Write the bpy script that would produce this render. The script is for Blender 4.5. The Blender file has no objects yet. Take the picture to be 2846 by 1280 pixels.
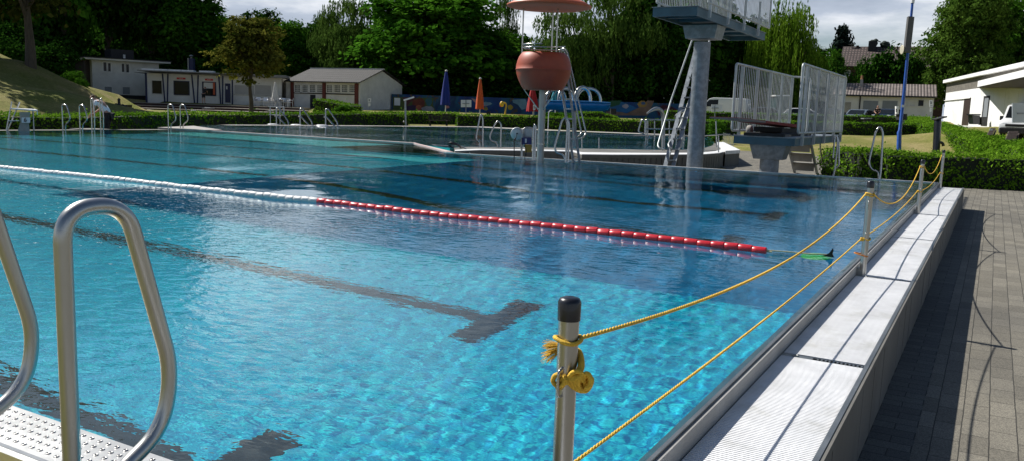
import bpy, bmesh, math, random
import numpy as np
from mathutils import Matrix, Vector

# ---------------------------------------------------------------- camera
sc = bpy.context.scene
PW, PH, FL = 2846, 1280, 2350.0          # photo size and focal length in its pixels
EYE = 1.09                                # eye above the water; paving lies 0.46 below the water
def _frame():
    c = np.array([PW/2, PH/2]); G = (2770., 350.); roll = .034
    g = np.array([G[0]-c[0], G[1]-c[1], FL]); g /= np.linalg.norm(g)
    h = np.array([G[0]-1000-c[0], G[1]-1000*roll-c[1], FL])
    up = np.cross(g, h); up /= np.linalg.norm(up)
    if up[1] > 0: up = -up
    x = np.cross(g, up); x /= np.linalg.norm(x)
    return np.array([x, g, up])
R = _frame()
cam = bpy.data.cameras.new('camera'); co = bpy.data.objects.new('camera', cam)
sc.collection.objects.link(co); sc.camera = co
cam.lens = 36*FL/PW; cam.sensor_width = 36; cam.clip_end = 3000; cam.clip_start = .05
m4 = Matrix.Identity(4)
for i in range(3):
    m4[i][0] = R[i, 0]; m4[i][1] = -R[i, 1]; m4[i][2] = -R[i, 2]
m4[2][3] = EYE
co.matrix_world = m4

# ---------------------------------------------------------------- sky and sun
SUN_EL, SUN_AZ = math.radians(46), math.radians(172)
w = bpy.data.worlds.new('World'); sc.world = w; w.use_nodes = True
nt = w.node_tree; bg = nt.nodes['Background']
sky = nt.nodes.new('ShaderNodeTexSky'); sky.sky_type = 'NISHITA'; sky.sun_disc = False
sky.sun_elevation = SUN_EL; sky.sun_rotation = math.pi/2 - SUN_AZ; sky.air_density = 1.0; sky.dust_density = .6; sky.ozone_density = 2.0
tc = nt.nodes.new('ShaderNodeTexCoord')
sep = nt.nodes.new('ShaderNodeSeparateXYZ'); nt.links.new(tc.outputs['Generated'], sep.inputs[0])
mx = nt.nodes.new('ShaderNodeMath'); mx.operation = 'MAXIMUM'; mx.inputs[1].default_value = 0.0; nt.links.new(sep.outputs[2], mx.inputs[0])
ad = nt.nodes.new('ShaderNodeMath'); ad.operation = 'ADD'; ad.inputs[1].default_value = .16; nt.links.new(mx.outputs[0], ad.inputs[0])
cmb = nt.nodes.new('ShaderNodeCombineXYZ')
for k in (0, 1):
    dv = nt.nodes.new('ShaderNodeMath'); dv.operation = 'DIVIDE'; nt.links.new(sep.outputs[k], dv.inputs[0]); nt.links.new(ad.outputs[0], dv.inputs[1]); nt.links.new(dv.outputs[0], cmb.inputs[k])
def _noise(scale, det, rough, off):
    mp = nt.nodes.new('ShaderNodeMapping'); mp.inputs['Location'].default_value = off; nt.links.new(cmb.outputs[0], mp.inputs[0])
    n = nt.nodes.new('ShaderNodeTexNoise'); n.inputs['Scale'].default_value = scale; n.inputs['Detail'].default_value = det; n.inputs['Roughness'].default_value = rough
    nt.links.new(mp.outputs[0], n.inputs['Vector']); return n
def _ramp(src, pts):
    r = nt.nodes.new('ShaderNodeValToRGB'); nt.links.new(src, r.inputs[0]); e = r.color_ramp.elements
    e[0].position, e[0].color = pts[0][0], (*pts[0][1], 1); e[1].position, e[1].color = pts[1][0], (*pts[1][1], 1)
    for p, c in pts[2:]:
        q = e.new(p); q.color = (*c, 1)
    return r
bias = nt.nodes.new('ShaderNodeMapRange'); bias.interpolation_type = 'SMOOTHSTEP'; nt.links.new(sep.outputs[2], bias.inputs[0])  # thins the clouds above the view to lower fill light and water veil
for _k, _v in ((1, .115), (2, .26), (3, .03), (4, -.22)): bias.inputs[_k].default_value = _v
cadd = nt.nodes.new('ShaderNodeMath'); cadd.operation = 'ADD'; nt.links.new(_noise(.42, 7, .55, (1.7, .4, 0)).outputs[0], cadd.inputs[0]); nt.links.new(bias.outputs[0], cadd.inputs[1])
dotn = nt.nodes.new('ShaderNodeVectorMath'); dotn.operation = 'DOT_PRODUCT'; nt.links.new(tc.outputs['Generated'], dotn.inputs[0]); dotn.inputs[1].default_value = (-.63, .74, .235)  # unseen cloud patch added above the view for a milky water reflection
dmr = nt.nodes.new('ShaderNodeMapRange'); dmr.interpolation_type = 'SMOOTHSTEP'; nt.links.new(dotn.outputs['Value'], dmr.inputs[0])
for _k, _v in ((1, .972), (2, .997), (3, 0.), (4, .24)): dmr.inputs[_k].default_value = _v
cad2 = nt.nodes.new('ShaderNodeMath'); cad2.operation = 'ADD'; nt.links.new(cadd.outputs[0], cad2.inputs[0]); nt.links.new(dmr.outputs[0], cad2.inputs[1])
cover = _ramp(cad2.outputs[0], [(.40, (0, 0, 0)), (.50, (1, 1, 1))])
cloud = _ramp(_noise(.75, 8, .58, (4.2, 2.1, 0)).outputs[0], [(.34, (4.0, 4.8, 6.2)), (.68, (16, 16, 16)), (.5, (6.6, 7.5, 9.0))])
mixc = nt.nodes.new('ShaderNodeMix'); mixc.data_type = 'RGBA'
nt.links.new(cover.outputs[0], mixc.inputs[0]); nt.links.new(sky.outputs[0], mixc.inputs[6]); nt.links.new(cloud.outputs[0], mixc.inputs[7])
nt.links.new(mixc.outputs[2], bg.inputs[0]); bg.inputs[1].default_value = .06
L = bpy.data.lights.new('sun', 'SUN'); L.energy = 5.0; L.angle = math.radians(.5); L.color = (1, .965, .905)
lo = bpy.data.objects.new('sun', L); sc.collection.objects.link(lo)
sund = Vector((math.cos(SUN_AZ)*math.cos(SUN_EL), math.sin(SUN_AZ)*math.cos(SUN_EL), math.sin(SUN_EL)))
lo.rotation_euler = sund.to_track_quat('Z', 'Y').to_euler(); lo.location = sund*50
L.cycles.is_caustics_light = True
vs = sc.view_settings; vs.view_transform = 'Standard'; vs.look = 'None'; vs.gamma = 1; vs.use_curve_mapping = False; vs.exposure = .36
sc.cycles.use_denoising = True; sc.cycles.max_bounces = 10; sc.cycles.transparent_max_bounces = 8
sc.cycles.sample_clamp_indirect = 6; sc.cycles.caustics_refractive = True; sc.cycles.caustics_reflective = False

# ---------------------------------------------------------------- helpers
rnd = random.Random(7)
def hz(px): return 255.8 + .034*px                                   # horizon line of the view
def ray(px, py): return R @ np.array([px-PW/2, py-PH/2, FL])
def U(px, py, d):                                                    # point seen at px,py at depth d
    v = ray(px, py)*d/FL; return Vector((v[0], v[1], v[2]+EYE))
def Z(px, py, z=0.):                                                 # point seen at px,py on the plane z
    v = ray(px, py); t = (z-EYE)/v[2]; return Vector((v[0]*t, v[1]*t, z))
def D(px, d, z):                                                     # column px at depth d and height z
    py = hz(px)-(z-EYE)*FL/d
    for _ in range(6):
        p = U(px, py, d); py += (p.z-z)*FL/d
    return U(px, py, d)

class MB:
    def __init__(s): s.v = []; s.f = []; s.sm = []; s.mi = []
    def add(s, V, F, smooth=False, mi=0):
        o = len(s.v); s.v += [tuple(v) for v in V]; s.f += [tuple(i+o for i in f) for f in F]
        s.sm += [smooth]*len(F); s.mi += [mi]*len(F); return s
    def hexa(s, P, mi=0):                                            # 8 corners: bottom ring, top ring
        return s.add(P, [(3, 2, 1, 0), (4, 5, 6, 7), (0, 1, 5, 4), (1, 2, 6, 5), (2, 3, 7, 6), (3, 0, 4, 7)], mi=mi)
    def box(s, a, b, mi=0):
        x0, y0, z0 = a; x1, y1, z1 = b
        return s.hexa([(x0, y0, z0), (x1, y0, z0), (x1, y1, z0), (x0, y1, z0), (x0, y0, z1), (x1, y0, z1), (x1, y1, z1), (x0, y1, z1)], mi)
    def bev(s, a, b, r=.02, mi=0):                                   # box with chamfered edges
        x0, y0, z0 = a; x1, y1, z1 = b; V = []
        for z, q in ((z0, r), (z0+r, 0), (z1-r, 0), (z1, r)):
            for (x, y, dx, dy) in ((x0, y0, 1, 1), (x1, y0, -1, 1), (x1, y1, -1, -1), (x0, y1, 1, -1)):
                e = r+q*.0
                pa = (x+dx*(e+q), y+dy*q, z); pb = (x+dx*q, y+dy*(e+q), z)
                V += [pb, pa] if (dx, dy) in ((1, 1), (-1, -1)) else [pa, pb]
        F = [tuple(range(7, -1, -1)), tuple(range(24, 32))]
        for k in range(3):
            for i in range(8): F.append((k*8+i, k*8+(i+1) % 8, k*8+8+(i+1) % 8, k*8+8+i))
        return s.add(V, F, mi=mi)
    def beam(s, A, B, wd, ht, up=(0, 0, 1), mi=0):                   # rectangular bar from A to B
        A = Vector(A); B = Vector(B); d = (B-A).normalized(); up = Vector(up)
        x = d.cross(up)
        if x.length < 1e-4: x = d.cross(Vector((0, 1, 0)))
        x.normalize(); y = x.cross(d)
        q = [(-wd/2, -ht/2), (wd/2, -ht/2), (wd/2, ht/2), (-wd/2, ht/2)]
        return s.hexa([A+x*a+y*b for a, b in q]+[B+x*a+y*b for a, b in q], mi)
    def tube(s, P, r, n=10, closed=False, cap=True, mi=0):
        P = [Vector(p) for p in P]; m = len(P); rr = r if isinstance(r, (list, tuple)) else [r]*m
        T = []
        for i in range(m):
            a = P[(i-1) % m] if (i or closed) else P[i]; b = P[(i+1) % m] if (i < m-1 or closed) else P[i]
            T.append((b-a).normalized())
        nrm = T[0].orthogonal().normalized(); V = []; F = []
        for i in range(m):
            if i:
                nrm = nrm - T[i]*nrm.dot(T[i])
                nrm = nrm.normalized() if nrm.length > 1e-6 else T[i].orthogonal().normalized()
            bi = T[i].cross(nrm)
            V += [P[i]+(nrm*math.cos(2*math.pi*k/n)+bi*math.sin(2*math.pi*k/n))*rr[i] for k in range(n)]
        for i in range(m if closed else m-1):
            j = (i+1) % m
            for k in range(n): F.append((i*n+k, i*n+(k+1) % n, j*n+(k+1) % n, j*n+k))
        s.add(V, F, True, mi)
        if cap and not closed:
            s.add(V[:n], [tuple(range(n-1, -1, -1))], mi=mi); s.add(V[-n:], [tuple(range(n))], mi=mi)
        return s
    def lathe(s, c, prof, n=24, smooth=True, sx=1, sy=1, mi=0):      # prof: (r,z) from bottom to top
        V = []; F = []
        for r, z in prof: V += [(c[0]+r*sx*math.cos(2*math.pi*k/n), c[1]+r*sy*math.sin(2*math.pi*k/n), c[2]+z) for k in range(n)]
        for i in range(len(prof)-1):
            for k in range(n): F.append((i*n+k, i*n+(k+1) % n, (i+1)*n+(k+1) % n, (i+1)*n+k))
        s.add(V, F, smooth, mi)
        if prof[0][0] > 1e-3: s.add(V[:n], [tuple(range(n-1, -1, -1))], mi=mi)
        if prof[-1][0] > 1e-3: s.add(V[-n:], [tuple(range(n))], mi=mi)
        return s
    def prism(s, poly, z0, z1, mi=0):                                # counter-clockwise polygon
        n = len(poly)
        V = [(p[0], p[1], z0) for p in poly]+[(p[0], p[1], z1) for p in poly]
        return s.add(V, [tuple(range(n-1, -1, -1)), tuple(range(n, 2*n))]+[(i, (i+1) % n, n+(i+1) % n, n+i) for i in range(n)], mi=mi)

def tag(o, label=None, cat=None, group=None, kind=None):
    if label: o['label'] = label
    if cat: o['category'] = cat
    if group: o['group'] = group
    if kind: o['kind'] = kind
    return o
def thing(name, label, cat, loc=(0, 0, 0), rz=0., group=None):
    o = bpy.data.objects.new(name, None); o.empty_display_size = .2; sc.collection.objects.link(o)
    o.location = loc; o.rotation_euler = (0, 0, rz); return tag(o, label, cat, group)
def root_of(o):
    while o.parent: o = o.parent
    return o
def part(name, mb, mat, parent=None, world=False, loc=None, recv=False):
    V = mb.v
    if parent is not None and world:
        r = root_of(parent); M = (Matrix.Translation(r.location) @ r.rotation_euler.to_matrix().to_4x4()).inverted()
        V = [M @ Vector(v) for v in V]
    if loc is not None: V = [(v[0]-loc[0], v[1]-loc[1], v[2]-loc[2]) for v in V]
    me = bpy.data.meshes.new(name); me.from_pydata([tuple(v) for v in V], [], mb.f)
    me.polygons.foreach_set('use_smooth', mb.sm)
    for q in (mat if isinstance(mat, (list, tuple)) else [mat]): me.materials.append(q)
    if any(mb.mi): me.polygons.foreach_set('material_index', mb.mi)
    me.update()
    o = bpy.data.objects.new(name, me); sc.collection.objects.link(o)
    if parent is not None: o.parent = parent
    if loc is not None: o.location = loc
    if recv: o.cycles.is_caustics_receiver = True
    return o
def struct(name, mb, mat, recv=False): return tag(part(name, mb, mat, recv=recv), kind='structure')
def dup(o, loc=None, rz=None, label=None, group=None, parent=None):
    c = o.copy(); sc.collection.objects.link(c)
    if parent is not None: c.parent = parent
    if loc is not None: c.location = loc
    if rz is not None: c.rotation_euler = (0, 0, rz)
    if label: c['label'] = label
    if group: c['group'] = group
    for ch in o.children: dup(ch, parent=c)
    return c
def bez(P, n=8):                                                     # Catmull-Rom smoothing
    P = [Vector(p) for p in P]; Q = [P[0]*2-P[1]]+P+[P[-1]*2-P[-2]]; out = []
    for i in range(1, len(Q)-2):
        for k in range(n):
            t = k/n; a, b, c, d = Q[i-1], Q[i], Q[i+1], Q[i+2]
            out.append(.5*((2*b)+(c-a)*t+(2*a-5*b+4*c-d)*t*t+(-a+3*b-3*c+d)*t**3))
    return out+[P[-1]]
def fillet(P, r=.08, n=6):                                           # round the corners of a path
    P = [Vector(p) for p in P]; out = [P[0]]
    for i in range(1, len(P)-1):
        a = (P[i-1]-P[i]); b = (P[i+1]-P[i]); q = min(r if not isinstance(r, (list, tuple)) else r[i], a.length*.48, b.length*.48)
        A = P[i]+a.normalized()*q; B = P[i]+b.normalized()*q
        for k in range(n+1):
            t = k/n; out.append(A*(1-t)**2+P[i]*2*t*(1-t)+B*t*t)
    return out+[P[-1]]

# ---------------------------------------------------------------- materials
def mat(name, col, rough=.6, metal=0., var=.12, scale=3., bump=.0, bscale=60., stretch=None, coat=0., dirt=None, spec=.5):
    m = bpy.data.materials.new(name); m.use_nodes = True; n = m.node_tree; b = n.nodes['Principled BSDF']
    b.inputs['Roughness'].default_value = rough; b.inputs['Metallic'].default_value = metal; b.inputs['Coat Weight'].default_value = coat
    b.inputs['Specular IOR Level'].default_value = spec
    tc = n.nodes.new('ShaderNodeTexCoord'); mp = n.nodes.new('ShaderNodeMapping'); n.links.new(tc.outputs['Object'], mp.inputs[0])
    if stretch: mp.inputs['Scale'].default_value = stretch
    nz = n.nodes.new('ShaderNodeTexNoise'); nz.inputs['Scale'].default_value = scale; nz.inputs['Detail'].default_value = 6; nz.inputs['Roughness'].default_value = .65
    n.links.new(mp.outputs[0], nz.inputs['Vector'])
    r = n.nodes.new('ShaderNodeValToRGB'); n.links.new(nz.outputs[0], r.inputs[0]); e = r.color_ramp.elements
    lo = dirt if dirt else tuple(c*(1-var*1.6) for c in col)
    e[0].position = .3; e[0].color = (*lo, 1); e[1].position = .68; e[1].color = (*[min(1, c*(1+var*.6)) for c in col], 1)
    if dirt: e[0].position = .22; q = e.new(.42); q.color = (*[c*(1-var) for c in col], 1)
    n.links.new(r.outputs[0], b.inputs['Base Color'])
    rr = n.nodes.new('ShaderNodeMapRange'); rr.inputs[3].default_value = max(.02, rough*.8); rr.inputs[4].default_value = min(1, rough*1.2); n.links.new(nz.outputs[0], rr.inputs[0]); n.links.new(rr.outputs[0], b.inputs['Roughness'])
    if bump:
        n2 = n.nodes.new('ShaderNodeTexNoise'); n2.inputs['Scale'].default_value = bscale; n2.inputs['Detail'].default_value = 4; n.links.new(mp.outputs[0], n2.inputs['Vector'])
        bp = n.nodes.new('ShaderNodeBump'); bp.inputs['Strength'].default_value = bump; bp.inputs['Distance'].default_value = .01
        n.links.new(n2.outputs[0], bp.inputs['Height']); n.links.new(bp.outputs[0], b.inputs['Normal'])
    return m
def leafmat(name, dark, light, trans=.3, pos=(.1, .9)):
    m = bpy.data.materials.new(name); m.use_nodes = True; n = m.node_tree; b = n.nodes['Principled BSDF']; out = n.nodes['Material Output']
    g = n.nodes.new('ShaderNodeNewGeometry'); r = n.nodes.new('ShaderNodeValToRGB')
    tc = n.nodes.new('ShaderNodeTexCoord'); nz = n.nodes.new('ShaderNodeTexNoise'); nz.inputs['Scale'].default_value = .35; n.links.new(tc.outputs['Object'], nz.inputs['Vector'])
    mx = n.nodes.new('ShaderNodeMath'); mx.operation = 'ADD'; h = n.nodes.new('ShaderNodeMath'); h.operation = 'MULTIPLY'; h.inputs[1].default_value = .55
    n.links.new(g.outputs['Random Per Island'], h.inputs[0]); n.links.new(h.outputs[0], mx.inputs[0])
    h2 = n.nodes.new('ShaderNodeMath'); h2.operation = 'MULTIPLY_ADD'; h2.inputs[1].default_value = 1.4; h2.inputs[2].default_value = -.5; n.links.new(nz.outputs[0], h2.inputs[0]); n.links.new(h2.outputs[0], mx.inputs[1])
    n.links.new(mx.outputs[0], r.inputs[0]); e = r.color_ramp.elements
    e[0].position = pos[0]; e[0].color = (*dark, 1); e[1].position = pos[1]; e[1].color = (*light, 1)
    n.links.new(r.outputs[0], b.inputs['Base Color']); b.inputs['Roughness'].default_value = .8; b.inputs['Specular IOR Level'].default_value = 0.
    t = n.nodes.new('ShaderNodeBsdfTranslucent'); ms = n.nodes.new('ShaderNodeMixShader'); ms.inputs[0].default_value = trans
    n.links.new(r.outputs[0], t.inputs[0]); n.links.new(b.outputs[0], ms.inputs[1]); n.links.new(t.outputs[0], ms.inputs[2]); n.links.new(ms.outputs[0], out.inputs[0])
    return m
M = {}
M['steel'] = mat('brushed_steel', (.50, .49, .46), .27, 1., .10, 2.5, .05, 200, (1, 1, .15))
M['steel_post'] = mat('polished_steel', (.50, .495, .47), .33, 1., .14, 2., .03, 240, (3, 3, .4))
M['steel_dull'] = mat('dull_steel', (.36, .37, .36), .42, .9, .16, 4., .1, 90)
M['galv'] = mat('galvanised_steel', (.27, .30, .33), .48, .45, .3, 7., .12, 60, dirt=(.17, .20, .23))
M['galv_fence'] = mat('galvanised_bars', (.52, .55, .545), .45, .3, .15, 5.)
M['white'] = mat('white_plastic', (.78, .78, .77), .45, 0, .06, 3)
M['grating'] = mat('white_grating', (.80, .80, .80), .5, 0, .08, 5, dirt=(.6, .6, .58))
M['bluesteel'] = mat('blue_green_painted_steel', (.055, .125, .165), .5, .1, .2, 3, .1, 40)
M['fibre'] = mat('red_fibreglass', (.40, .068, .026), .5, 0, .16, 2.2, .04, 30, dirt=(.22, .05, .03))
M['fibre_roof'] = mat('faded_red_fibreglass', (.56, .115, .04), .5, 0, .18, 1.8, .04, 30, dirt=(.36, .10, .05))
M['black'] = mat('black_plastic', (.012, .013, .018), .3, 0, .2, 4, coat=.2)
M['blackmat'] = mat('matt_black', (.015, .015, .017), .7, 0, .3, 4)
M['rope'] = mat('yellow_rope', (.86, .53, .05), .8, 0, .2, 60, .5, 300)
M['rope_pale'] = mat('pale_rope', (.66, .58, .36), .8, 0, .15, 60, .5, 300)
M['orange_rope'] = mat('orange_tie', (.62, .20, .03), .8, 0, .2, 60)
M['red_float'] = mat('red_float_plastic', (.62, .018, .03), .35, 0, .15, 20, coat=.25)
M['white_float'] = mat('white_float_plastic', (.66, .66, .64), .42, 0, .12, 20, dirt=(.5, .51, .48))
M['panelwall'] = mat('grey_panel_wall', (.15, .145, .13), .75, 0, .25, 1.6, .25, 30, (1, 1, .4), dirt=(.08, .076, .068))
M['render'] = mat('white_render', (.64, .63, .60), .85, 0, .12, .9, .15, 30, dirt=(.45, .44, .41))
M['render_warm'] = mat('cream_render', (.68, .67, .64), .85, 0, .08, .8, .1, 30, dirt=(.50, .48, .45))
M['panels'] = mat('white_cladding', (.84, .84, .83), .6, 0, .05, .6, dirt=(.62, .61, .58))
M['darkglass'] = mat('dark_window_glass', (.012, .015, .018), .12, 0, .2, 2, spec=.2)
M['navy'] = mat('navy_paint', (.012, .018, .075), .5, 0, .15, 4)
M['bluepaint'] = mat('blue_lamp_post_paint', (.015, .085, .38), .38, 0, .18, 5, coat=.2)
M['blackwood'] = mat('dark_brown_wood', (.05, .034, .026), .7, 0, .3, 8, .2, 60, (1, 1, 6))
M['brick'] = mat('red_brick_pilaster', (.13, .03, .022), .85, 0, .3, 9, .3, 50)
M['concrete'] = mat('light_concrete', (.36, .34, .31), .85, 0, .2, 2.5, .2, 50, dirt=(.24, .23, .21))
M['bark'] = mat('tree_bark', (.085, .068, .05), .9, 0, .35, 4, .6, 30, (3, 3, .6))
M['skin'] = mat('skin', (.50, .27, .18), .55, 0, .06, 6)
M['shirt'] = mat('white_cotton', (.85, .86, .9), .9, 0, .05, 8, .2, 120)
M['darkcloth'] = mat('black_cloth', (.012, .012, .016), .9, 0, .2, 8, .2, 120)
M['hair'] = mat('brown_hair', (.10, .045, .02), .7, 0, .3, 40)
M['kerb'] = mat('stone_kerb', (.30, .29, .26), .85, 0, .2, 4, .2, 60)
M['signwhite'] = mat('white_sign_face', (.70, .71, .72), .45, 0, .05, 3)
M['umbblue'] = mat('blue_parasol_cloth', (.005, .022, .20), .8, 0, .2, 5, .2, 60)
M['umborange'] = mat('orange_parasol_cloth', (.62, .10, .015), .8, 0, .2, 5, .2, 60)
M['umbred'] = mat('red_parasol_cloth', (.38, .008, .012), .8, 0, .2, 5)
M['umbteal'] = mat('teal_parasol_cloth', (.01, .22, .30), .8, 0, .2, 5)
M['umbwhite'] = mat('white_parasol_cloth', (.62, .61, .57), .8, 0, .1, 5)
M['slideblue'] = mat('blue_basin_plastic', (.010, .20, .52), .3, 0, .18, 1.5, coat=.3)
M['yellow'] = mat('yellow_plastic', (.66, .42, .02), .4, 0, .12, 4)
M['tyre'] = mat('tyre_rubber', (.015, .015, .015), .85, 0, .2, 8)
M['carwhite'] = mat('white_car_paint', (.70, .71, .72), .25, 0, .04, 2, coat=.5)
M['carsilver'] = mat('light_blue_car_paint', (.16, .19, .21), .25, .3, .06, 2, coat=.5)
M['carnavy'] = mat('dark_blue_car_paint', (.008, .015, .035), .25, .3, .1, 2, coat=.5)
M['carblack'] = mat('black_car_paint', (.015, .015, .018), .25, .2, .1, 2, coat=.5)
M['greydoor'] = mat('grey_roller_door', (.22, .24, .26), .6, 0, .08, 2)

def tint_by_object(m, lo_, hi_):                                     # each panel a slightly different tone
    n = m.node_tree; b = n.nodes['Principled BSDF']; src = b.inputs['Base Color'].links[0].from_socket
    oi = n.nodes.new('ShaderNodeObjectInfo'); r = n.nodes.new('ShaderNodeMapRange'); r.inputs[3].default_value = lo_; r.inputs[4].default_value = hi_; n.links.new(oi.outputs['Random'], r.inputs[0])
    st = n.nodes.new('ShaderNodeTexNoise'); st.inputs['Scale'].default_value = 1.6; st.inputs['Detail'].default_value = 7; st.inputs['Roughness'].default_value = .7; tc = n.nodes.new('ShaderNodeTexCoord'); n.links.new(tc.outputs['Object'], st.inputs['Vector'])
    cr = n.nodes.new('ShaderNodeValToRGB'); n.links.new(st.outputs[0], cr.inputs[0]); e = cr.color_ramp.elements; e[0].position = .30; e[0].color = (.78, .77, .72, 1); e[1].position = .46; e[1].color = (1, 1, 1, 1)
    x1 = n.nodes.new('ShaderNodeVectorMath'); x1.operation = 'SCALE'; n.links.new(src, x1.inputs[0]); n.links.new(r.outputs[0], x1.inputs['Scale'])
    x2 = n.nodes.new('ShaderNodeVectorMath'); x2.operation = 'MULTIPLY'; n.links.new(x1.outputs[0], x2.inputs[0]); n.links.new(cr.outputs[0], x2.inputs[1]); n.links.new(x2.outputs[0], b.inputs['Base Color'])
tint_by_object(M['grating'], .92, 1.06)
# ---------------------------------------------------------------- patterned materials
def nodes_of(name, rough=.8):
    m = bpy.data.materials.new(name); m.use_nodes = True; n = m.node_tree; b = n.nodes['Principled BSDF']; b.inputs['Roughness'].default_value = rough
    tc = n.nodes.new('ShaderNodeTexCoord'); return m, n, b, tc
def nd(n, t, **kw):
    q = n.nodes.new('ShaderNode'+t)
    for k, v in kw.items():
        if k in q.inputs.keys(): q.inputs[k].default_value = v
        else: setattr(q, k, v)
    return q
def ramp(n, src, pts):
    r = n.nodes.new('ShaderNodeValToRGB'); n.links.new(src, r.inputs[0]); e = r.color_ramp.elements
    e[0].position, e[0].color = pts[0][0], (*pts[0][1], 1); e[1].position, e[1].color = pts[-1][0], (*pts[-1][1], 1)
    for p, c in pts[1:-1]:
        q = e.new(p); q.color = (*c, 1)
    return r
def mixrgb(n, fac, a, b, mode='MIX'):
    q = n.nodes.new('ShaderNodeMix'); q.data_type = 'RGBA'; q.blend_type = mode
    for s, v in ((0, fac), (6, a), (7, b)):
        if hasattr(v, 'links'): n.links.new(v, q.inputs[s])
        elif isinstance(v, (int, float)): q.inputs[s].default_value = v
        else: q.inputs[s].default_value = (*v, 1)
    return q.outputs[2]
def paver(name, rot=0., bw=.27, rh=.125, a=(.140, .131, .111), b=(.205, .193, .165), mortar=(.035, .033, .028), warp=.004, off=.5):
    m, n, bs, tc = nodes_of(name, .85)
    mp = nd(n, 'Mapping'); mp.inputs['Rotation'].default_value = (0, 0, rot); n.links.new(tc.outputs['Object'], mp.inputs[0])
    wz = nd(n, 'TexNoise', Scale=6., Detail=2.); n.links.new(mp.outputs[0], wz.inputs['Vector'])
    sc_ = nd(n, 'VectorMath', operation='SCALE'); n.links.new(wz.outputs['Color'], sc_.inputs[0]); sc_.inputs['Scale'].default_value = warp*2
    av = nd(n, 'VectorMath', operation='ADD'); n.links.new(mp.outputs[0], av.inputs[0]); n.links.new(sc_.outputs[0], av.inputs[1])
    br = nd(n, 'TexBrick', Scale=1.); br.inputs['Brick Width'].default_value = bw; br.inputs['Row Height'].default_value = rh
    br.inputs['Mortar Size'].default_value = .003; br.inputs['Mortar Smooth'].default_value = .3; br.inputs['Bias'].default_value = -.1; br.offset = off
    br.inputs['Color1'].default_value = (*a, 1); br.inputs['Color2'].default_value = (*b, 1); br.inputs['Mortar'].default_value = (*mortar, 1)
    n.links.new(av.outputs[0], br.inputs['Vector'])
    g1 = nd(n, 'TexNoise', Scale=160., Detail=3., Roughness=.7); n.links.new(tc.outputs['Object'], g1.inputs['Vector'])
    g2 = nd(n, 'TexNoise', Scale=.7, Detail=5., Roughness=.6); n.links.new(tc.outputs['Object'], g2.inputs['Vector'])
    c = mixrgb(n, 1., br.outputs['Color'], ramp(n, g1.outputs[0], [(.34, (.45, .45, .45)), (.68, (1.55, 1.52, 1.45))]).outputs[0], 'MULTIPLY')
    c = mixrgb(n, 1., c, ramp(n, g2.outputs[0], [(.3, (.72, .72, .72)), (.7, (1.18, 1.16, 1.1))]).outputs[0], 'MULTIPLY')
    n.links.new(c, bs.inputs['Base Color'])
    hh = nd(n, 'Math', operation='MULTIPLY_ADD'); n.links.new(g1.outputs[0], hh.inputs[0]); hh.inputs[1].default_value = .35
    inv = nd(n, 'Math', operation='SUBTRACT'); inv.inputs[0].default_value = 1; n.links.new(br.outputs['Fac'], inv.inputs[1]); n.links.new(inv.outputs[0], hh.inputs[2])
    bp = nd(n, 'Bump', Strength=.7, Distance=.006); n.links.new(hh.outputs[0], bp.inputs['Height']); n.links.new(bp.outputs[0], bs.inputs['Normal'])
    return m
M['paver'] = paver('grey_brown_pavers', math.pi/2)
M['paver_edge'] = paver('dark_edging_pavers', 0., .2, .1, (.10, .10, .095), (.14, .14, .13))
def grassmat(name, a, b, c3):
    m, n, bs, tc = nodes_of(name, .95)
    n1 = nd(n, 'TexNoise', Scale=.35, Detail=6., Roughness=.65); n.links.new(tc.outputs['Object'], n1.inputs['Vector'])
    n2 = nd(n, 'TexNoise', Scale=9., Detail=5., Roughness=.8); n.links.new(tc.outputs['Object'], n2.inputs['Vector'])
    c = ramp(n, n1.outputs[0], [(.32, a), (.5, b), (.68, c3)]).outputs[0]
    c = mixrgb(n, 1., c, ramp(n, n2.outputs[0], [(.3, (.55, .58, .5)), (.7, (1.35, 1.35, 1.3))]).outputs[0], 'MULTIPLY'); n.links.new(c, bs.inputs['Base Color'])
    bp = nd(n, 'Bump', Strength=.8, Distance=.05); n.links.new(n2.outputs[0], bp.inputs['Height']); n.links.new(bp.outputs[0], bs.inputs['Normal'])
    bs.inputs['Specular IOR Level'].default_value = .1
    return m
M['lawn'] = grassmat('dry_lawn', (.125, .15, .03), (.205, .19, .065), (.30, .245, .12))
M['asphalt'] = mat('asphalt', (.10, .10, .10), .9, 0, .2, 2, .3, 80)
def rooftile(name, a, b, wscale, hscale, wave=True):
    m, n, bs, tc = nodes_of(name, .8)
    uvm = nd(n, 'Mapping'); n.links.new(tc.outputs['Object'], uvm.inputs[0])
    wv = nd(n, 'TexWave', Scale=wscale); wv.bands_direction = 'X'; n.links.new(uvm.outputs[0], wv.inputs['Vector'])
    wz = nd(n, 'TexWave', Scale=hscale); wz.bands_direction = 'Z'; n.links.new(uvm.outputs[0], wz.inputs['Vector'])
    nz = nd(n, 'TexNoise', Scale=2.2, Detail=6.); n.links.new(tc.outputs['Object'], nz.inputs['Vector'])
    c = ramp(n, nz.outputs[0], [(.3, a), (.7, b)]).outputs[0]
    s = nd(n, 'Math', operation='MINIMUM'); n.links.new(wv.outputs['Fac'], s.inputs[0])
    if wave: n.links.new(wz.outputs['Fac'], s.inputs[1])
    else: s.inputs[1].default_value = 1
    c = mixrgb(n, 1., c, ramp(n, s.outputs[0], [(.05, (.28, .28, .28)), (.4, (1., 1., 1.))]).outputs[0], 'MULTIPLY'); n.links.new(c, bs.inputs['Base Color'])
    bp = nd(n, 'Bump', Strength=1., Distance=.04); n.links.new(s.outputs[0], bp.inputs['Height']); n.links.new(bp.outputs[0], bs.inputs['Normal'])
    return m
M['tile_dark'] = rooftile('dark_roof_tiles', (.028, .026, .025), (.055, .052, .05), 1.1, 1.3)
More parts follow.
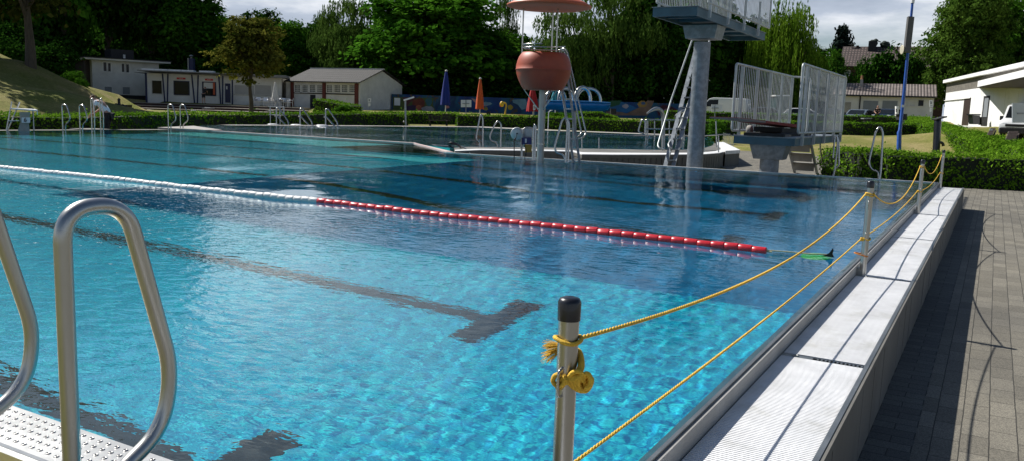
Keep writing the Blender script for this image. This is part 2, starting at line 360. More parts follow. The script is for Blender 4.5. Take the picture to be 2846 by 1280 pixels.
M['tile_brown'] = rooftile('brown_roof_tiles', (.075, .052, .046), (.13, .092, .08), .8, .9)
M['corrugated'] = rooftile('corrugated_fibre_cement', (.13, .105, .095), (.24, .20, .18), 1.15, 1., False)
M['housebrick'] = mat('dark_house_brick', (.09, .045, .035), .9, 0, .3, 12, .2, 40)
# pool tiles
def pooltile(name, a, b, c3):
    m, n, bs, tc = nodes_of(name, .35)
    sepc = nd(n, 'TexNoise', Scale=22., Detail=3., Roughness=.65, Distortion=.8); n.links.new(tc.outputs['Object'], sepc.inputs['Vector'])
    n1 = nd(n, 'TexNoise', Scale=.5, Detail=4.); n.links.new(tc.outputs['Object'], n1.inputs['Vector'])
    c = ramp(n, sepc.outputs[0], [(.35, a), (.5, b), (.65, c3)]).outputs[0]
    c = mixrgb(n, 1., c, ramp(n, n1.outputs[0], [(.3, (.85, .9, .92)), (.7, (1.08, 1.04, 1.03))]).outputs[0], 'MULTIPLY')
    br = nd(n, 'TexBrick', Scale=1.); br.inputs['Brick Width'].default_value = 1.25; br.inputs['Row Height'].default_value = 1.25; br.offset = 0
    br.inputs['Mortar Size'].default_value = .008; br.inputs['Color1'].default_value = (1, 1, 1, 1); br.inputs['Color2'].default_value = (1, 1, 1, 1); br.inputs['Mortar'].default_value = (.72, .78, .8, 1)
    n.links.new(tc.outputs['Object'], br.inputs['Vector'])
    c = mixrgb(n, 1., c, br.outputs['Color'], 'MULTIPLY'); n.links.new(c, bs.inputs['Base Color'])
    return m
M['tile'] = pooltile('turquoise_pool_lining', (.001, .17, .38), (.004, .38, .57), (.03, .72, .78))  # speckle mixes mosaic tones with painted caustic sparkle
M['tile_deep'] = pooltile('deep_water_tint_lining', (.002, .13, .27), (.003, .16, .33), (.006, .20, .38))  # darker blue stands in for light lost in the deep water
M['tile_pale'] = pooltile('painted_sunlit_floor', (.10, .84, .93), (.14, .88, .95), (.2, .9, .96))  # sunlight on the floor put into a pale colour
M['tile_far'] = pooltile('teal_pool_lining', (.02, .44, .48), (.03, .52, .54), (.05, .56, .56))
M['laneblack'] = mat('black_lane_line', (.002, .003, .005), .6, 0, .1, 5)
def watermat(name, bscale, bstr, bdist, col=(1, 1, 1)):
    m = bpy.data.materials.new(name); m.use_nodes = True; n = m.node_tree; n.nodes.clear()
    o = n.nodes.new('ShaderNodeOutputMaterial'); g = n.nodes.new('ShaderNodeBsdfGlass'); g.inputs['Roughness'].default_value = 0; g.inputs['IOR'].default_value = 1.333; g.inputs['Color'].default_value = (*col, 1)
    n.links.new(g.outputs[0], o.inputs[0])
    if bstr:
        tc = n.nodes.new('ShaderNodeTexCoord')
        mp = n.nodes.new('ShaderNodeMapping'); mp.inputs['Rotation'].default_value = (0, 0, .5); mp.inputs['Scale'].default_value = (1, 1.7, 1); n.links.new(tc.outputs['Object'], mp.inputs[0])
        z1 = n.nodes.new('ShaderNodeTexNoise'); z1.inputs['Scale'].default_value = bscale; z1.inputs['Detail'].default_value = 3; n.links.new(mp.outputs[0], z1.inputs['Vector'])
        z2 = n.nodes.new('ShaderNodeTexNoise'); z2.inputs['Scale'].default_value = .16; z2.inputs['Detail'].default_value = 3; n.links.new(tc.outputs['Object'], z2.inputs['Vector'])
        r = n.nodes.new('ShaderNodeMapRange'); r.inputs[1].default_value = .40; r.inputs[2].default_value = .62; r.inputs[3].default_value = .12; r.inputs[4].default_value = 1.; n.links.new(z2.outputs[0], r.inputs[0])
        mm = n.nodes.new('ShaderNodeMath'); mm.operation = 'MULTIPLY'; n.links.new(z1.outputs[0], mm.inputs[0]); n.links.new(r.outputs[0], mm.inputs[1])
        bp = n.nodes.new('ShaderNodeBump'); bp.inputs['Strength'].default_value = bstr; bp.inputs['Distance'].default_value = bdist
        n.links.new(mm.outputs[0], bp.inputs['Height']); n.links.new(bp.outputs[0], g.inputs['Normal'])
    return m
M['water'] = watermat('pool_water', 7., 1., .010, (.93, 1, 1))
M['water2'] = watermat('far_pool_water', 4., 1., .06)

# ---------------------------------------------------------------- ground
ZP = -.46
X0, X1 = -24.6, -.86                          # left and right water edge of the swimming pool
YN = 1.63                                     # near water edge
def yfar(x): return 20.1 if x < -14.7 else (17.05+(-11.5-x)/3.2*3.05 if x < -11.5 else 16.95+.05*(x+11.5))
C2 = [Z(1250, 411), Z(1300, 408), Z(1442, 409), Z(1600, 411), Z(1750, 414), Z(1880, 417), Z(1950, 412), Z(1980, 404), Z(1985, 394), Z(1975, 383), Z(1850, 376), Z(1500, 362.5), Z(1300, 353), Z(900, 349.5), Z(560, 347.5)]
POOL2 = [(-24.4, 20.25), (-14.9, 20.25)]+[(p.x, p.y) for p in C2]
def inpoly(x, y, P):
    c = False; j = len(P)-1
    for i in range(len(P)):
        if (P[i][1] > y) != (P[j][1] > y) and x < (P[j][0]-P[i][0])*(y-P[i][1])/(P[j][1]-P[i][1])+P[i][0]: c = not c
        j = i
    return c
CT = [(px, d, z) for px, d, z in [
    (0, 60, 4.0), (0, 45, 2.2), (0, 33, .2), (-300, 60, 5.5), (-300, 38, 1.5), (80, 60, 3.0), (150, 62, 2.3), (230, 62, 1.75), (300, 62, .75), (340, 60, .5), (310, 48, .15), (150, 45, 1.25), (150, 34, .0), (310, 36, -.3), (-100, 29, -.4), (100, 30, -.4), (300, 33, -.4), (0, 52, 3.1), (-150, 50, 3.6),
    (250, 86, 1.7), (330, 88, .7), (400, 90, .62), (565, 90, .6), (700, 90, .6), (400, 70, .1), (700, 70, .05), (860, 70, .05), (400, 60, .0), (700, 60, 0.), (500, 50, -.1), (900, 84, .5), (997, 85, .5), (1000, 64, .35), (870, 64, .2), (1090, 90, .62), (1300, 84, .6), (1600, 84, .6), (1300, 66, .5), (1600, 66, .5), (1900, 84, .6), (1900, 66, .35),
    (440, 39, -.3), (750, 44, -.2), (1000, 50, -.1), (1265, 53, -.08), (1500, 54, -.08), (1800, 51, -.1), (2020, 46, -.3), (2000, 36, -.46), (2100, 30, -.46),
    (2150, 45, -.42), (2300, 40, -.46), (2500, 46, -.42), (2600, 46, -.44), (2400, 60, .08), (2200, 60, .05), (2560, 60, .1), (2400, 75, .7), (2200, 75, .7), (2000, 78, .65), (2600, 78, .8), (2400, 95, .9), (2780, 47, .35), (2846, 40, .1), (2700, 58, 1.0), (2765, 50, 1.05), (2627, 70, 1.3), (2846, 32, -.2), (2900, 24, -.46), (2600, 34, -.46), (2400, 28, -.46), (2700, 40, -.35), (2900, 60, 1.1),
    (1400, 110, 1.), (600, 110, 2.), (2300, 130, 1.5), (0, 110, 7.), (2846, 130, 1.5), (1000, 110, 1.5), (300, 110, 4.)]]
CW = np.array([[*(ray(px, PH/2)[:2]*d/FL), z] for px, d, z in CT]+[[x, y, ZP-.01] for x, y in ((-28, 0), (-28, 10), (-26, -8), (-10, -8), (3, -8), (3, 3), (3, 12), (3, 20), (0, 24), (-4, 28), (-8, 30), (8, 0), (8, 20), (-40, -20), (20, -20), (20, 10), (-27, 17))])
def ground(x, y):
    d2 = (CW[:, 0]-x)**2+(CW[:, 1]-y)**2+.5; ww = d2**-1.6
    return float((ww*CW[:, 2]).sum()/ww.sum())
def gp(px, d): p = ray(px, PH/2)*d/FL; return ground(p[0], p[1])       # ground height under a column of the view
def GP(px, d): return D(px, d, gp(px, d))
E_ = 1.0
def axis(a, b, c, d, fine, coarse): return sorted(set([round(v, 3) for v in list(np.arange(a, b, coarse))+list(np.arange(b, c, fine))+list(np.arange(c, d, coarse))]))
gx = axis(-160, -75, 20, 120, 1.25, 10); gy = axis(-60, -10, 95, 260, 1.25, 10)
paveP = [(-25.9, .9), (-1., .9)]
deckA = [(-.2, -10), (14, -10), (14, 19.6), (3, 19.9), (-2.2, 20.3), (-4.2, 22.6), (-5.5, 30), (-6.5, 33), (-10.2, 33)]
deckA += [(-10.2, 26), (-8, 24.6), (-12, 19.6), (-15, 19.6), (-15, 16.8), (-.9, 17.3)]
PAVB = [(-14.9, 16.8), (-.43, 17.3), (-.43, 17.8), (-.2, 17.8), (-.2, 23.6), (-3.4, 24.6), (-4.6, 29), (-6.8, 39.5), (-11.2, 39.5), (-10.0, 34.5), (-7.8, 27), (-6.4, 24.2), (-7.5, 22.8), (-12, 19.2), (-14.8, 19.8)]
gm = MB(); idx = {}
near_mask = lambda x, y: (X0-.6 < x < -.2 and YN-.6 < y < 18.6) or inpoly(x, y, POOL2) or (X0-.6 < x < -12 and 15 < y < 22)
for i, x in enumerate(gx):
    for j, y in enumerate(gy):
        z = ground(x, y); dd_ = R[0, 2]*x+R[1, 2]*y; pxx = PW/2+FL*(R[0, 0]*x+R[1, 0]*y)/max(dd_, .1)
        if 295 < pxx < 350 and 44 < dd_ < 60: z = min(z, -.05)
        if 345 < pxx < 885 and 48 < dd_ < 71: z = min(z, .02)
        if 330 < pxx < 872 and 71 <= dd_ < 84.5: z = min(z, -.1)
        if near_mask(x, y): z = -3.6
        elif inpoly(x, y, [(-.2, -10), (15, -10), (15, 26), (.9, 24.4), (-1, 24)]) or inpoly(x, y, PAVB) or inpoly(x, y+1.2, PAVB) or inpoly(x, y-1.2, PAVB): z = min(z, ZP)-.03
        gm.v.append((x, y, z)); idx[i, j] = len(gm.v)-1
for i in range(len(gx)-1):
    for j in range(len(gy)-1):
        gm.f.append((idx[i, j], idx[i+1, j], idx[i+1, j+1], idx[i, j+1])); gm.sm.append(True); gm.mi.append(0)
gm.add([(-3000, -3000, -5), (3000, -3000, -5), (3000, 3000, -5), (-3000, 3000, -5)], [(0, 1, 2, 3)])
struct('lawn', gm, M['lawn'])
# paving
q = MB(); q.prism([(-.2, -10), (14, -10), (14, 25.6), (.9, 24.0), (-.2, 23.6)], ZP-.3, ZP); struct('paving', q, M['paver'])
q = MB(); q.prism([(-.43, -10), (-.2, -10), (-.2, 17.8), (-.43, 17.8)], ZP-.3, ZP-.001); struct('paving_edge', q, M['paver_edge'])
q = MB(); q.prism(PAVB, ZP-.25, ZP+.002); struct('paving_between_pools', q, M['paver'])
q = MB(); q.prism([(-27.4, -9), (-25.2, -9), (-25.2, 21), (-27.4, 21)], ZP-.25, ZP+.004); q.prism([(-25.2, -9), (-.43, -9), (-.43, 1.2), (-25.2, 1.2)], ZP-.25, ZP+.004); struct('paving_beside_pool', q, M['paver'])
q = MB()
for i in range(len(C2)-5, len(C2)-1):
    a, b = C2[i], C2[i+1]; o = Vector((0, 1.6, 0)); q.hexa([a+Vector((0, .3, -.4)), b+Vector((0, .3, -.4)), b+o-Vector((0, 0, .4)), a+o-Vector((0, 0, .4)), a+Vector((0, .3, -.012)), b+Vector((0, .3, -.012)), b+o+Vector((0, 0, .012)), a+o+Vector((0, 0, .012))])
struct('paving_beyond_pool', q, M['concrete'])

# ---------------------------------------------------------------- swimming pool
ZF, ZD, ZS = -1.45, -2.75, -1.1
PX, PY = -10.3, 6.42                          # corner of the deep part
b = MB()
b.add([(X0, YN, ZF), (X1-.04, YN, ZF), (X1-.04, PY, ZF), (X0, PY, ZF)], [(0, 1, 2, 3)])
b.add([(X0, PY, ZF), (PX, PY, ZF), (PX, 18.7, ZF), (X0, 18.7, ZF)], [(0, 1, 2, 3)])
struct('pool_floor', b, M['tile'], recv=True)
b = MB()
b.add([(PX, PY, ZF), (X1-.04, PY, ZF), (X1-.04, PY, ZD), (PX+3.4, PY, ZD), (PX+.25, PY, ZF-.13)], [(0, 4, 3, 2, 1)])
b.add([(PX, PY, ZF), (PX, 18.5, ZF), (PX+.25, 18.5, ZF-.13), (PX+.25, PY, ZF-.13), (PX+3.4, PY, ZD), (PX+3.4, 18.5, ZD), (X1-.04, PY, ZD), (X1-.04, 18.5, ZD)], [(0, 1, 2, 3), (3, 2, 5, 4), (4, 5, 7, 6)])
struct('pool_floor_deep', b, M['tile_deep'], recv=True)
b = MB(); b.prism([(X0, 18.3), (-13.2, 17.0), (-11.7, 17.1), (-14.6, 20.1), (X0, 20.1)], ZF-.1, ZS); b.prism([(-14.0, 15.7), (PX-.02, 14.9), (PX-.02, 16.4)], ZF-.05, ZF+.02); struct('painted_sun_strip', b, M['tile_pale'], recv=True)  # added strip and wedge, painted pale to stand for sunlit floor
b = MB()                                       # walls
b.add([(X0, YN, ZD), (X0, 20.12, ZD), (X0, 20.12, -.012), (X0, YN, -.012)], [(0, 1, 2, 3)])
b.add([(X0, YN, ZF-.1), (X1-.04, YN, ZF-.1), (X1-.04, YN, -.012), (X0, YN, -.012)], [(3, 2, 1, 0)])
b.add([(X1-.04, YN, ZD), (X1-.04, 17.6, ZD), (X1-.04, 17.6, -.06), (X1-.04, YN, -.06)], [(3, 2, 1, 0)])
xs_ = [X0, -14.7, -11.5, X1+.02]
for i in range(3): b.add([(xs_[i], yfar(xs_[i]-.001), ZD), (xs_[i+1], yfar(xs_[i+1]-.001), ZD), (xs_[i+1], yfar(xs_[i+1]-.001), -.012), (xs_[i], yfar(xs_[i]-.001), -.012)], [(0, 1, 2, 3)])
struct('pool_wall_lining', b, M['tile'], recv=True)
b = MB()
for y, xa, xb, zf in ((2.48, X0+2, -2.82, ZF), (5.06, X0+2, -2.82, ZF), (10.25, X0+2, PX-.1, ZF), (12.7, X0+2, PX-.1, ZF), (15.2, X0+2, PX-.1, ZF), (17.5, X0+2, PX-.1, ZF)):
    b.box((xa, y-.105, zf-.02), (xb, y+.105, zf+.006)); b.box((xa-.001, y-.5, zf-.02), (xa+.25, y+.5, zf+.005))
    if xb > -4: b.box((xb-.22, y-.50, zf-.02), (xb+.001, y+.50, zf+.0065))
for y in (10.25, 12.7, 15.2):
    b.box((PX+3.4, y-.125, ZD-.02), (-2.82, y+.125, ZD+.006)); b.box((-2.87, y-.5, ZD-.02), (-2.619, y+.5, ZD+.0065))
    b.hexa([(PX+.25, y-.125, ZF-.14), (PX+3.4, y-.125, ZD-.01), (PX+3.4, y+.125, ZD-.01), (PX+.25, y+.125, ZF-.14), (PX+.25, y-.125, ZF-.124), (PX+3.4, y-.125, ZD+.006), (PX+3.4, y+.125, ZD+.006), (PX+.25, y+.125, ZF-.124)])
struct('pool_lane_markings', b, M['laneblack'], recv=True)
# water surface: fine waves near the camera, coarser ones far away
def grade(a, b, s0, s1, L0):
    v = [a]; 
    while v[-1] < b: v.append(v[-1]+s0+(s1-s0)*min(1, (v[-1]-a)/L0))
    v = np.array(v); return a+(v-a)*(b-a)/(v[-1]-a)
gxw = (-grade(-X1, -X0, .018, .11, 14.))[::-1]; tyw = grade(0, 1, .018/16, .10/16, .75)
XX = np.tile(gxw, (len(tyw), 1)); YF = np.array([yfar(x) for x in gxw]); YY = YN+tyw[:, None]*(YF[None, :]-YN)
SPC = np.maximum(np.abs(np.gradient(gxw))[None, :]*np.ones_like(XX), np.gradient(tyw)[:, None]*(YF[None, :]-YN)); rg = np.random.default_rng(5); ZZ = np.zeros_like(XX)
wind = .5+.5*np.sin(.42*XX+.9)*np.cos(.33*YY+.6*np.sin(.3*XX))
wind = .42+.45*np.clip(np.sin(.8*XX+1.3*np.sin(.5*YY))*np.cos(.6*YY+.9*np.sin(.45*XX)), 0, 1)+1.2*np.clip(np.exp(-((XX+7.5)/5.5)**2-((YY-9.5)/4.5)**2)+.35*wind, 0, 1.2)
for i in range(42):
    lam = min(.11*1.11**i, 2.2)*rg.uniform(.85, 1.15); th = .9+rg.normal(0, .75); ph = rg.uniform(0, 6.28)
    k = 2*np.pi/lam; far_fade = np.clip(lam/(3.0*SPC)-.25, 0, 1)
    amp = .00042*lam**.95 + .00019*math.exp(-((lam-.13)/.055)**2)
    ZZ += far_fade*amp*np.sin(k*(XX*np.cos(th)+YY*np.sin(th))+ph+.5*np.sin(.7*XX+i))
ZZ *= wind*1.0
ZZ[:, -1] *= .2; ZZ[0, :] *= .2
ny, nx = XX.shape
V = np.stack([XX, YY, ZZ], -1).reshape(-1, 3); ix = np.arange(nx*ny).reshape(ny, nx)
F = np.stack([ix[:-1, :-1], ix[:-1, 1:], ix[1:, 1:], ix[1:, :-1]], -1).reshape(-1, 4)
me = bpy.data.meshes.new('pool_water'); me.from_pydata(V.tolist(), [], F.tolist()); me.polygons.foreach_set('use_smooth', [True]*len(F)); me.materials.append(M['water'])
wo = bpy.data.objects.new('pool_water', me); sc.collection.objects.link(wo); wo['kind'] = 'structure'; wo.cycles.is_caustics_caster = True
# far pool
b = MB(); b.add([(x, y, -1.05) for x, y in POOL2], [tuple(range(len(POOL2)))])
n2 = len(POOL2)
for i in range(n2):
    p, r_ = POOL2[i], POOL2[(i+1) % n2]; b.add([(p[0], p[1], -1.05), (r_[0], r_[1], -1.05), (r_[0], r_[1], -.012), (p[0], p[1], -.012)], [(3, 2, 1, 0)])
struct('far_pool_lining', b, M['tile_far'], recv=True)
b = MB(); b.add([(x, y, 0) for x, y in POOL2], [tuple(range(n2))]); o = struct('far_pool_water', b, M['water2']); o.cycles.is_caustics_caster = True
# coping and panelled outer wall of the far pool
ce = [Z(1265, 420.5), Z(1337, 417.5), Z(1442, 419), Z(1508, 420), Z(1592, 422), Z(1617, 429.5), Z(1700, 430.5), Z(1841, 430.5), Z(1953, 429.5), Z(2000, 426), Z(2014, 421.5), Z(2012, 415)]
ci = [Z(1262, 411), Z(1300, 408.5), Z(1442, 409.5), Z(1508, 410), Z(1592, 412), Z(1622, 413), Z(1710, 414.5), Z(1841, 417), Z(1925, 416), Z(1962, 411), Z(1980, 405), Z(1986, 398)]
b = MB(); b2_ = MB(); b3_ = MB()
for i in range(len(ce)-1):
    m0, m1 = ci[i].lerp(ce[i], .72), ci[i+1].lerp(ce[i+1], .72)
    def q4(a, b_, c_, d_, z0, z1, B): B.hexa([Vector((p.x, p.y, z0)) for p in (a, b_, c_, d_)]+[Vector((p.x, p.y, z1)) for p in (a, b_, c_, d_)])
    q4(ce[i], ce[i+1], m1, m0, -.012, .006, b); q4(ce[i], ce[i+1], m1, m0, -.1, -.0125, b2_); q4(m0, m1, ci[i+1], ci[i], -.1, -.004, b2_)
    L_ = (ce[i+1]-ce[i]).length; n_ = max(1, int(L_/.19)); o0 = Vector(((ce[i+1]-ce[i]).y, -(ce[i+1]-ce[i]).x, 0)).normalized()*-.03
    if o0.dot(ce[i]-ci[i]) > 0: o0 = -o0
    for k in range(n_):
        A, B_ = ce[i].lerp(ce[i+1], k/n_+.012), ce[i].lerp(ce[i+1], (k+1)/n_-.012); q4(A+o0*.6, B_+o0*.6, B_+o0*3, A+o0*3, -.7, -.1, b3_)
    q4(ce[i]+o0*1.3, ce[i+1]+o0*1.3, ci[i+1], ci[i], -.7, -.101, b3_)
cop = thing('far_pool_edge', 'curved raised wall of the far pool, grey panels under a white coping', 'pool edge', (ce[5].x, ce[5].y, ZP))
part('coping', b, M['grating'], cop, True); part('channel', b2_, M['panelwall'], cop, True); part('panel_wall', b3_, M['panelwall'], cop, True)  # inner channel strip coloured grey to stand for its shadow
pp_ = [Z(2016, 422.5), Z(2057, 420), Z(2011, 397), Z(1990, 398), Z(2000, 410)]
pw = thing('parapet', 'low grey panelled block with a white top at the right end of the far pool', 'wall', (pp_[0].x, pp_[0].y, ZP))
b = MB(); PQ = [(p.x, p.y) for p in pp_]
if sum(PQ[i][0]*PQ[(i+1) % 5][1]-PQ[(i+1) % 5][0]*PQ[i][1] for i in range(5)) < 0: PQ = PQ[::-1]
b.prism(PQ, -.08, .03); part('top_slab', b, M['grating'], pw, True)
b = MB(); cq = Vector((sum(p[0] for p in PQ)/5, sum(p[1] for p in PQ)/5)); b.prism([tuple(cq+(Vector(p)-cq)*.97) for p in PQ], -.8, -.081); part('block', b, M['panelwall'], pw, True)
for k in range(9):
    a = Z(2038, 411).lerp(Z(2009, 397), k/8); b = MB(); b.tube([a, a+Vector((0, 0, .42 if k else .5))], .014, 6); part('rail_bar', b, M['steel'], pw, True)
# edge between the two pools, rims
b = MB(); b.box((X0-.2, 20.1, -1.2), (-14.7, 20.25, .028)); b.hexa([(-14.7, 20.1, -1.2), (-11.5, 17.06, -1.2), (-11.35, 17.15, -1.2), (-14.8, 20.25, -1.2), (-14.7, 20.1, .024), (-11.5, 17.06, .024), (-11.35, 17.15, .024), (-14.8, 20.25, .024)])
struct('pool_dividing_wall', b, mat('pale_pink_wall_cap', (.60, .47, .44), .7, 0, .12, 3))
b = MB()
for i in range(12):
    xa = -11.5+i*(10.66/12); xb = xa+10.66/12
    b.hexa([(xa, yfar(xa), -.5), (xb, yfar(xb), -.5), (xb, yfar(xb)+.06, -.5), (xa, yfar(xa)+.06, -.5), (xa, yfar(xa), .012), (xb, yfar(xb), .012), (xb, yfar(xb)+.06, .012), (xa, yfar(xa)+.06, .012)])
struct('pool_far_rim', b, M['render'])
b = MB(); b.box((X0-.7, YN, -.6), (X0, 19.9, -.01)); b.box((X0-.9, 16.5, -.5), (X0-.02, 17.4, .02)); struct('pool_end_wall', b, M['panelwall'])
b = MB(); b.hexa([(-25.4, 19.7, -.4), (-23.2, 19.9, -.4), (-23.2, 20.6, -.4), (-26.8, 22.4, -.4), (-25.4, 19.7, .05), (-23.2, 19.9, .05), (-23.2, 20.6, .05), (-26.8, 22.4, .05)]); struct('pool_corner_slab', b, M['concrete'])

# ---------------------------------------------------------------- overflow gutter along the right side
YG0, YG1 = -.6, 17.75
gut = thing('overflow_gutter', 'raised pool edge gutter with white slatted grating panels beside the grey pavers', 'gutter', (-.6, 0, ZP))
b = MB(); b.box((-.862, YG0, -.5), (-.848, YG1, .004)); b.hexa([(X1-.045, YN, -.09), (X1+.0, YN, -.045), (X1+.0, YG1-.1, -.045), (X1-.045, YG1-.1, -.09), (X1-.045, YN, -.06), (X1+.0, YN, -.012), (X1+.0, YG1-.1, -.012), (X1-.045, YG1-.1, -.06)])
part('rim', b, M['steel_dull'], gut, True, recv=True)
b = MB(); b.box((-.848, YG0, -.46), (-.832, YG1, -.006)); part('inner_side', b, mat('grey_gutter_side', (.34, .335, .32), .6, 0, .15, 3, .1, 60, (1, 1, .3), dirt=(.24, .235, .22)), gut, True)
b = MB(); b.box((-.832, YG0, -.35), (-.44, YG1, -.13)); part('channel', b, mat('dark_channel', (.22, .22, .23), .7), gut, True)
b = MB(); b.box((-.438, YG0, -.12), (-.418, YG1, -.068)); part('outer_rim', b, M['steel_dull'], gut, True)
b = MB(); y = YG0
b.box((-.418, YG0, -.105), (-.404, YG1, -.072)); 
k = 0
while y < YG1:
    y2 = min(y+.42, YG1); b.box((-.44, y+.004, -.458), (-.405+rnd.uniform(-.0015, .0015), y2-.004, -.105)); y = y2; k += 1
b.box((-.44, YG0, -.45), (-.412, YG1, -.11)); part('outer_panel', b, M['panelwall'], gut, True)
JT = [-.60, 1.70, 4.30, 6.90, 9.53, 12.15, 14.7, 17.7]
for i in range(len(JT)-1):
    ya, yb = JT[i]+.03, JT[i+1]-.03; b = MB(); y = ya; pit = .0175 if ya < 9 else .035
    while y < yb-.008: b.box((-.826, y, -.1), (-.442, y+pit*.66, -.0795)); y += pit
    for xr in np.arange(-.80, -.45, .034): b.box((xr, ya, -.118), (xr+.007, yb, -.084))
    part('grating', b, M['grating'], gut, True)
for jy in JT[1:-1]:
    b = MB(); b.box((-.83, jy-.024, -.11), (-.68, jy+.024, -.083))
    for k in range(12): b.box((-.66+k*.0185, jy-.02, -.11), (-.652+k*.0185, jy+.02, -.0825))
    b.box((-.68, jy-.024, -.112), (-.44, jy-.017, -.0835)); b.box((-.68, jy+.017, -.112), (-.44, jy+.024, -.0835))
    b.lathe((-.765, jy, -.083), [(.012, 0), (.012, .004), (.018, .004), (.018, 0)], 14)
    part('joint_strip', b, M['steel_dull'], gut, True)
# near edge with dimpled plate
ed = thing('pool_edge_step', 'stainless steel step plate with rows of raised dimples at the near pool edge', 'step plate', (-3, 1.4, -.1))
b = MB(); b.bev((-5.5, 1.42, -.05), (-1.75, 1.635, .004), .006)
b.box((-5.5, 1.395, -.35), (-1.75, 1.425, -.004)); part('plate', b, mat('pale_stainless_plate', (.60, .60, .58), .36, .55, .1, 6, .06, 60), ed, True)
b = MB()
for i in range(88):
    for j in range(5):
        x = -5.4+i*.042+(.021 if j % 2 else 0); yv = 1.455+j*.036
        if x > -1.8: continue
        b.lathe((x, yv, .004), [(.0095, 0), (.0075, .0028), (.0045, .0028), (.0035, .0008)], 8)
part('dimples', b, M['steel'], ed, True)
b = MB(); b.box((-5.5, .95, -.14), (-1.75, 1.39, -.11)); y = .96
while y < 1.38: b.box((-5.5, y, -.112), (-1.75, y+.009, -.098)); y += .017
part('grating', b, mat('yellowed_grating', (.50, .42, .08), .5, 0, .2, 6), ed, True)
b = MB(); b.box((-5.6, .80, -.46), (-.9, .95, -.075)); part('outer_panel', b, M['panelwall'], ed, True)
# ---------------------------------------------------------------- barrier posts and ropes
P1_ = U(1584, 826, 1.95); PP = [(P1_.x, P1_.y), (-.79, 6.96), (-.785, 12.2), (-.79, 17.35)]
plab = ['nearest steel barrier post, with black cap and big yellow rope knot', 'second steel barrier post, with an orange tie at its foot',
        'third steel barrier post, between the second and the farthest one', 'farthest barrier post at the far pool corner, tangle of yellow rope on it']
TOPZ = [P1_.z, .64, .62, .62]
for i, (x, y) in enumerate(PP):
    t = thing('barrier_post', plab[i], 'post', (x, y, -.1), 0, 'barrier posts along the gutter')
    r = .0243; b = MB(); b.tube([(0, 0, -.2 if i == 0 else 0), (0, 0, TOPZ[i]+.1-.012)], r, 28); part('tube', b, M['steel_post'], t)
    b = MB(); h = TOPZ[i]+.1; b.lathe((0, 0, h), [(r+.0025, -.052), (r+.003, -.010), (r-.001, -.001), (r-.010, .002), (.0005, .003)], 28); part('cap', b, M['black'], t)
    for zz in ((TOPZ[i]-.155,) if i == 0 else (.50, .26)):
        b = MB(); c = Vector((.0, -r-.001, zz+.06)); b.tube(fillet([c+Vector((0, .004, .035)), c+Vector((0, -.018, .03)), c+Vector((0, -.018, -.03)), c+Vector((0, .004, -.035))], .014), .0035, 8); part('eyelet', b, M['steel'], t)
    b = MB(); b.box((-.05, -.03, -.02), (-.022, .03, .07)); b.box((-.05, -.035, .0), (.0, -.026, .06)); part('bracket', b, M['steel_dull'], t)
def twist(P, r, name, matr, t, strands=3, pitch=.03):
    P = [Vector(p) for p in P]; b = MB(); L_ = 0; A = []
    for i, p in enumerate(P):
        if i: L_ += (p-P[i-1]).length
        d = (P[min(i+1, len(P)-1)]-P[max(i-1, 0)]).normalized(); u = d.cross(Vector((0, 0, 1)))
        u = u.normalized() if u.length > .05 else d.orthogonal().normalized(); A.append((p, u, d.cross(u), L_))
    for s in range(strands): b.tube([p+(u*math.cos(2*math.pi*(l/pitch+s/strands))+v*math.sin(2*math.pi*(l/pitch+s/strands)))*r*.5 for p, u, v, l in A], r*.62, 6)
    return part(name, b, matr, t, True)
def sag(a, b_, s, n): a = Vector(a); b_ = Vector(b_); return [a.lerp(b_, k/n)-Vector((0, 0, s*4*(k/n)*(1-k/n))) for k in range(n+1)]
def knot(c, r, rr, n=26, seed=1, k=1.):
    g = random.Random(seed); return bez([Vector(c)+Vector((math.sin(i*2.1+seed)*r*(1+.3*g.random()), math.cos(i*1.7)*r*.8, math.sin(i*1.3+seed*2)*r*k)) for i in range(n)], 5)
UR = .0056
segs = [(0, 1, P1_.z-.098, .545, .135, .215, .20, .03), (1, 2, .545, .535, .24, .20, .21, .05), (2, 3, .535, .53, .2, .21, .20, .08)]
rl = ['from the nearest to the second post', 'from the second to the third post', 'from the third to the farthest post']
for i, j, za, zb, s1, zc, zd, s2 in segs:
    t = thing('barrier_rope', 'upper yellow rope sagging '+rl[i], 'rope', (PP[i][0], PP[i][1], za), 0, 'yellow barrier ropes')
    a = (PP[i][0]+.02, PP[i][1]+.03, za); b_ = (PP[j][0]-.025, PP[j][1]-.02, zb)
    n = [260, 200, 160][i]; twist(sag(a, b_, s1, n), UR, 'strand', M['rope'], t)
    b = MB(); P = [Vector((PP[i][0]+math.cos(q)*.031, PP[i][1]+math.sin(q)*.031, za+.004*math.sin(q*2))) for q in np.linspace(-4.9, 1.3, 26)]; b.tube(P, UR*.95, 8); b.tube([p+Vector((0, 0, -.016 if i else 0)) for p in P], UR*.9, 8); part('loop', b, M['rope'], t, True)
    t2 = thing('barrier_rope', 'lower yellow rope running just above the water '+rl[i], 'rope', (PP[i][0], PP[i][1], zc), 0, 'yellow barrier ropes')
    twist(sag((PP[i][0]-.03, PP[i][1]+.02, zc), (PP[j][0]-.03, PP[j][1]-.02, zd), s2, n), UR*.92, 'strand', M['rope'], t2)
    b = MB(); P = [Vector((PP[j][0]+math.cos(q)*.032, PP[j][1]+math.sin(q)*.032, zd+.006*math.sin(q*2))) for q in np.linspace(0, 6.3, 26)]; b.tube(P, UR*.95, 8); b.tube(knot((PP[j][0]-.02, PP[j][1]-.035, zd), .012, UR, 9, j), UR*.8, 7); part('loop', b, M['rope'], t2, True)
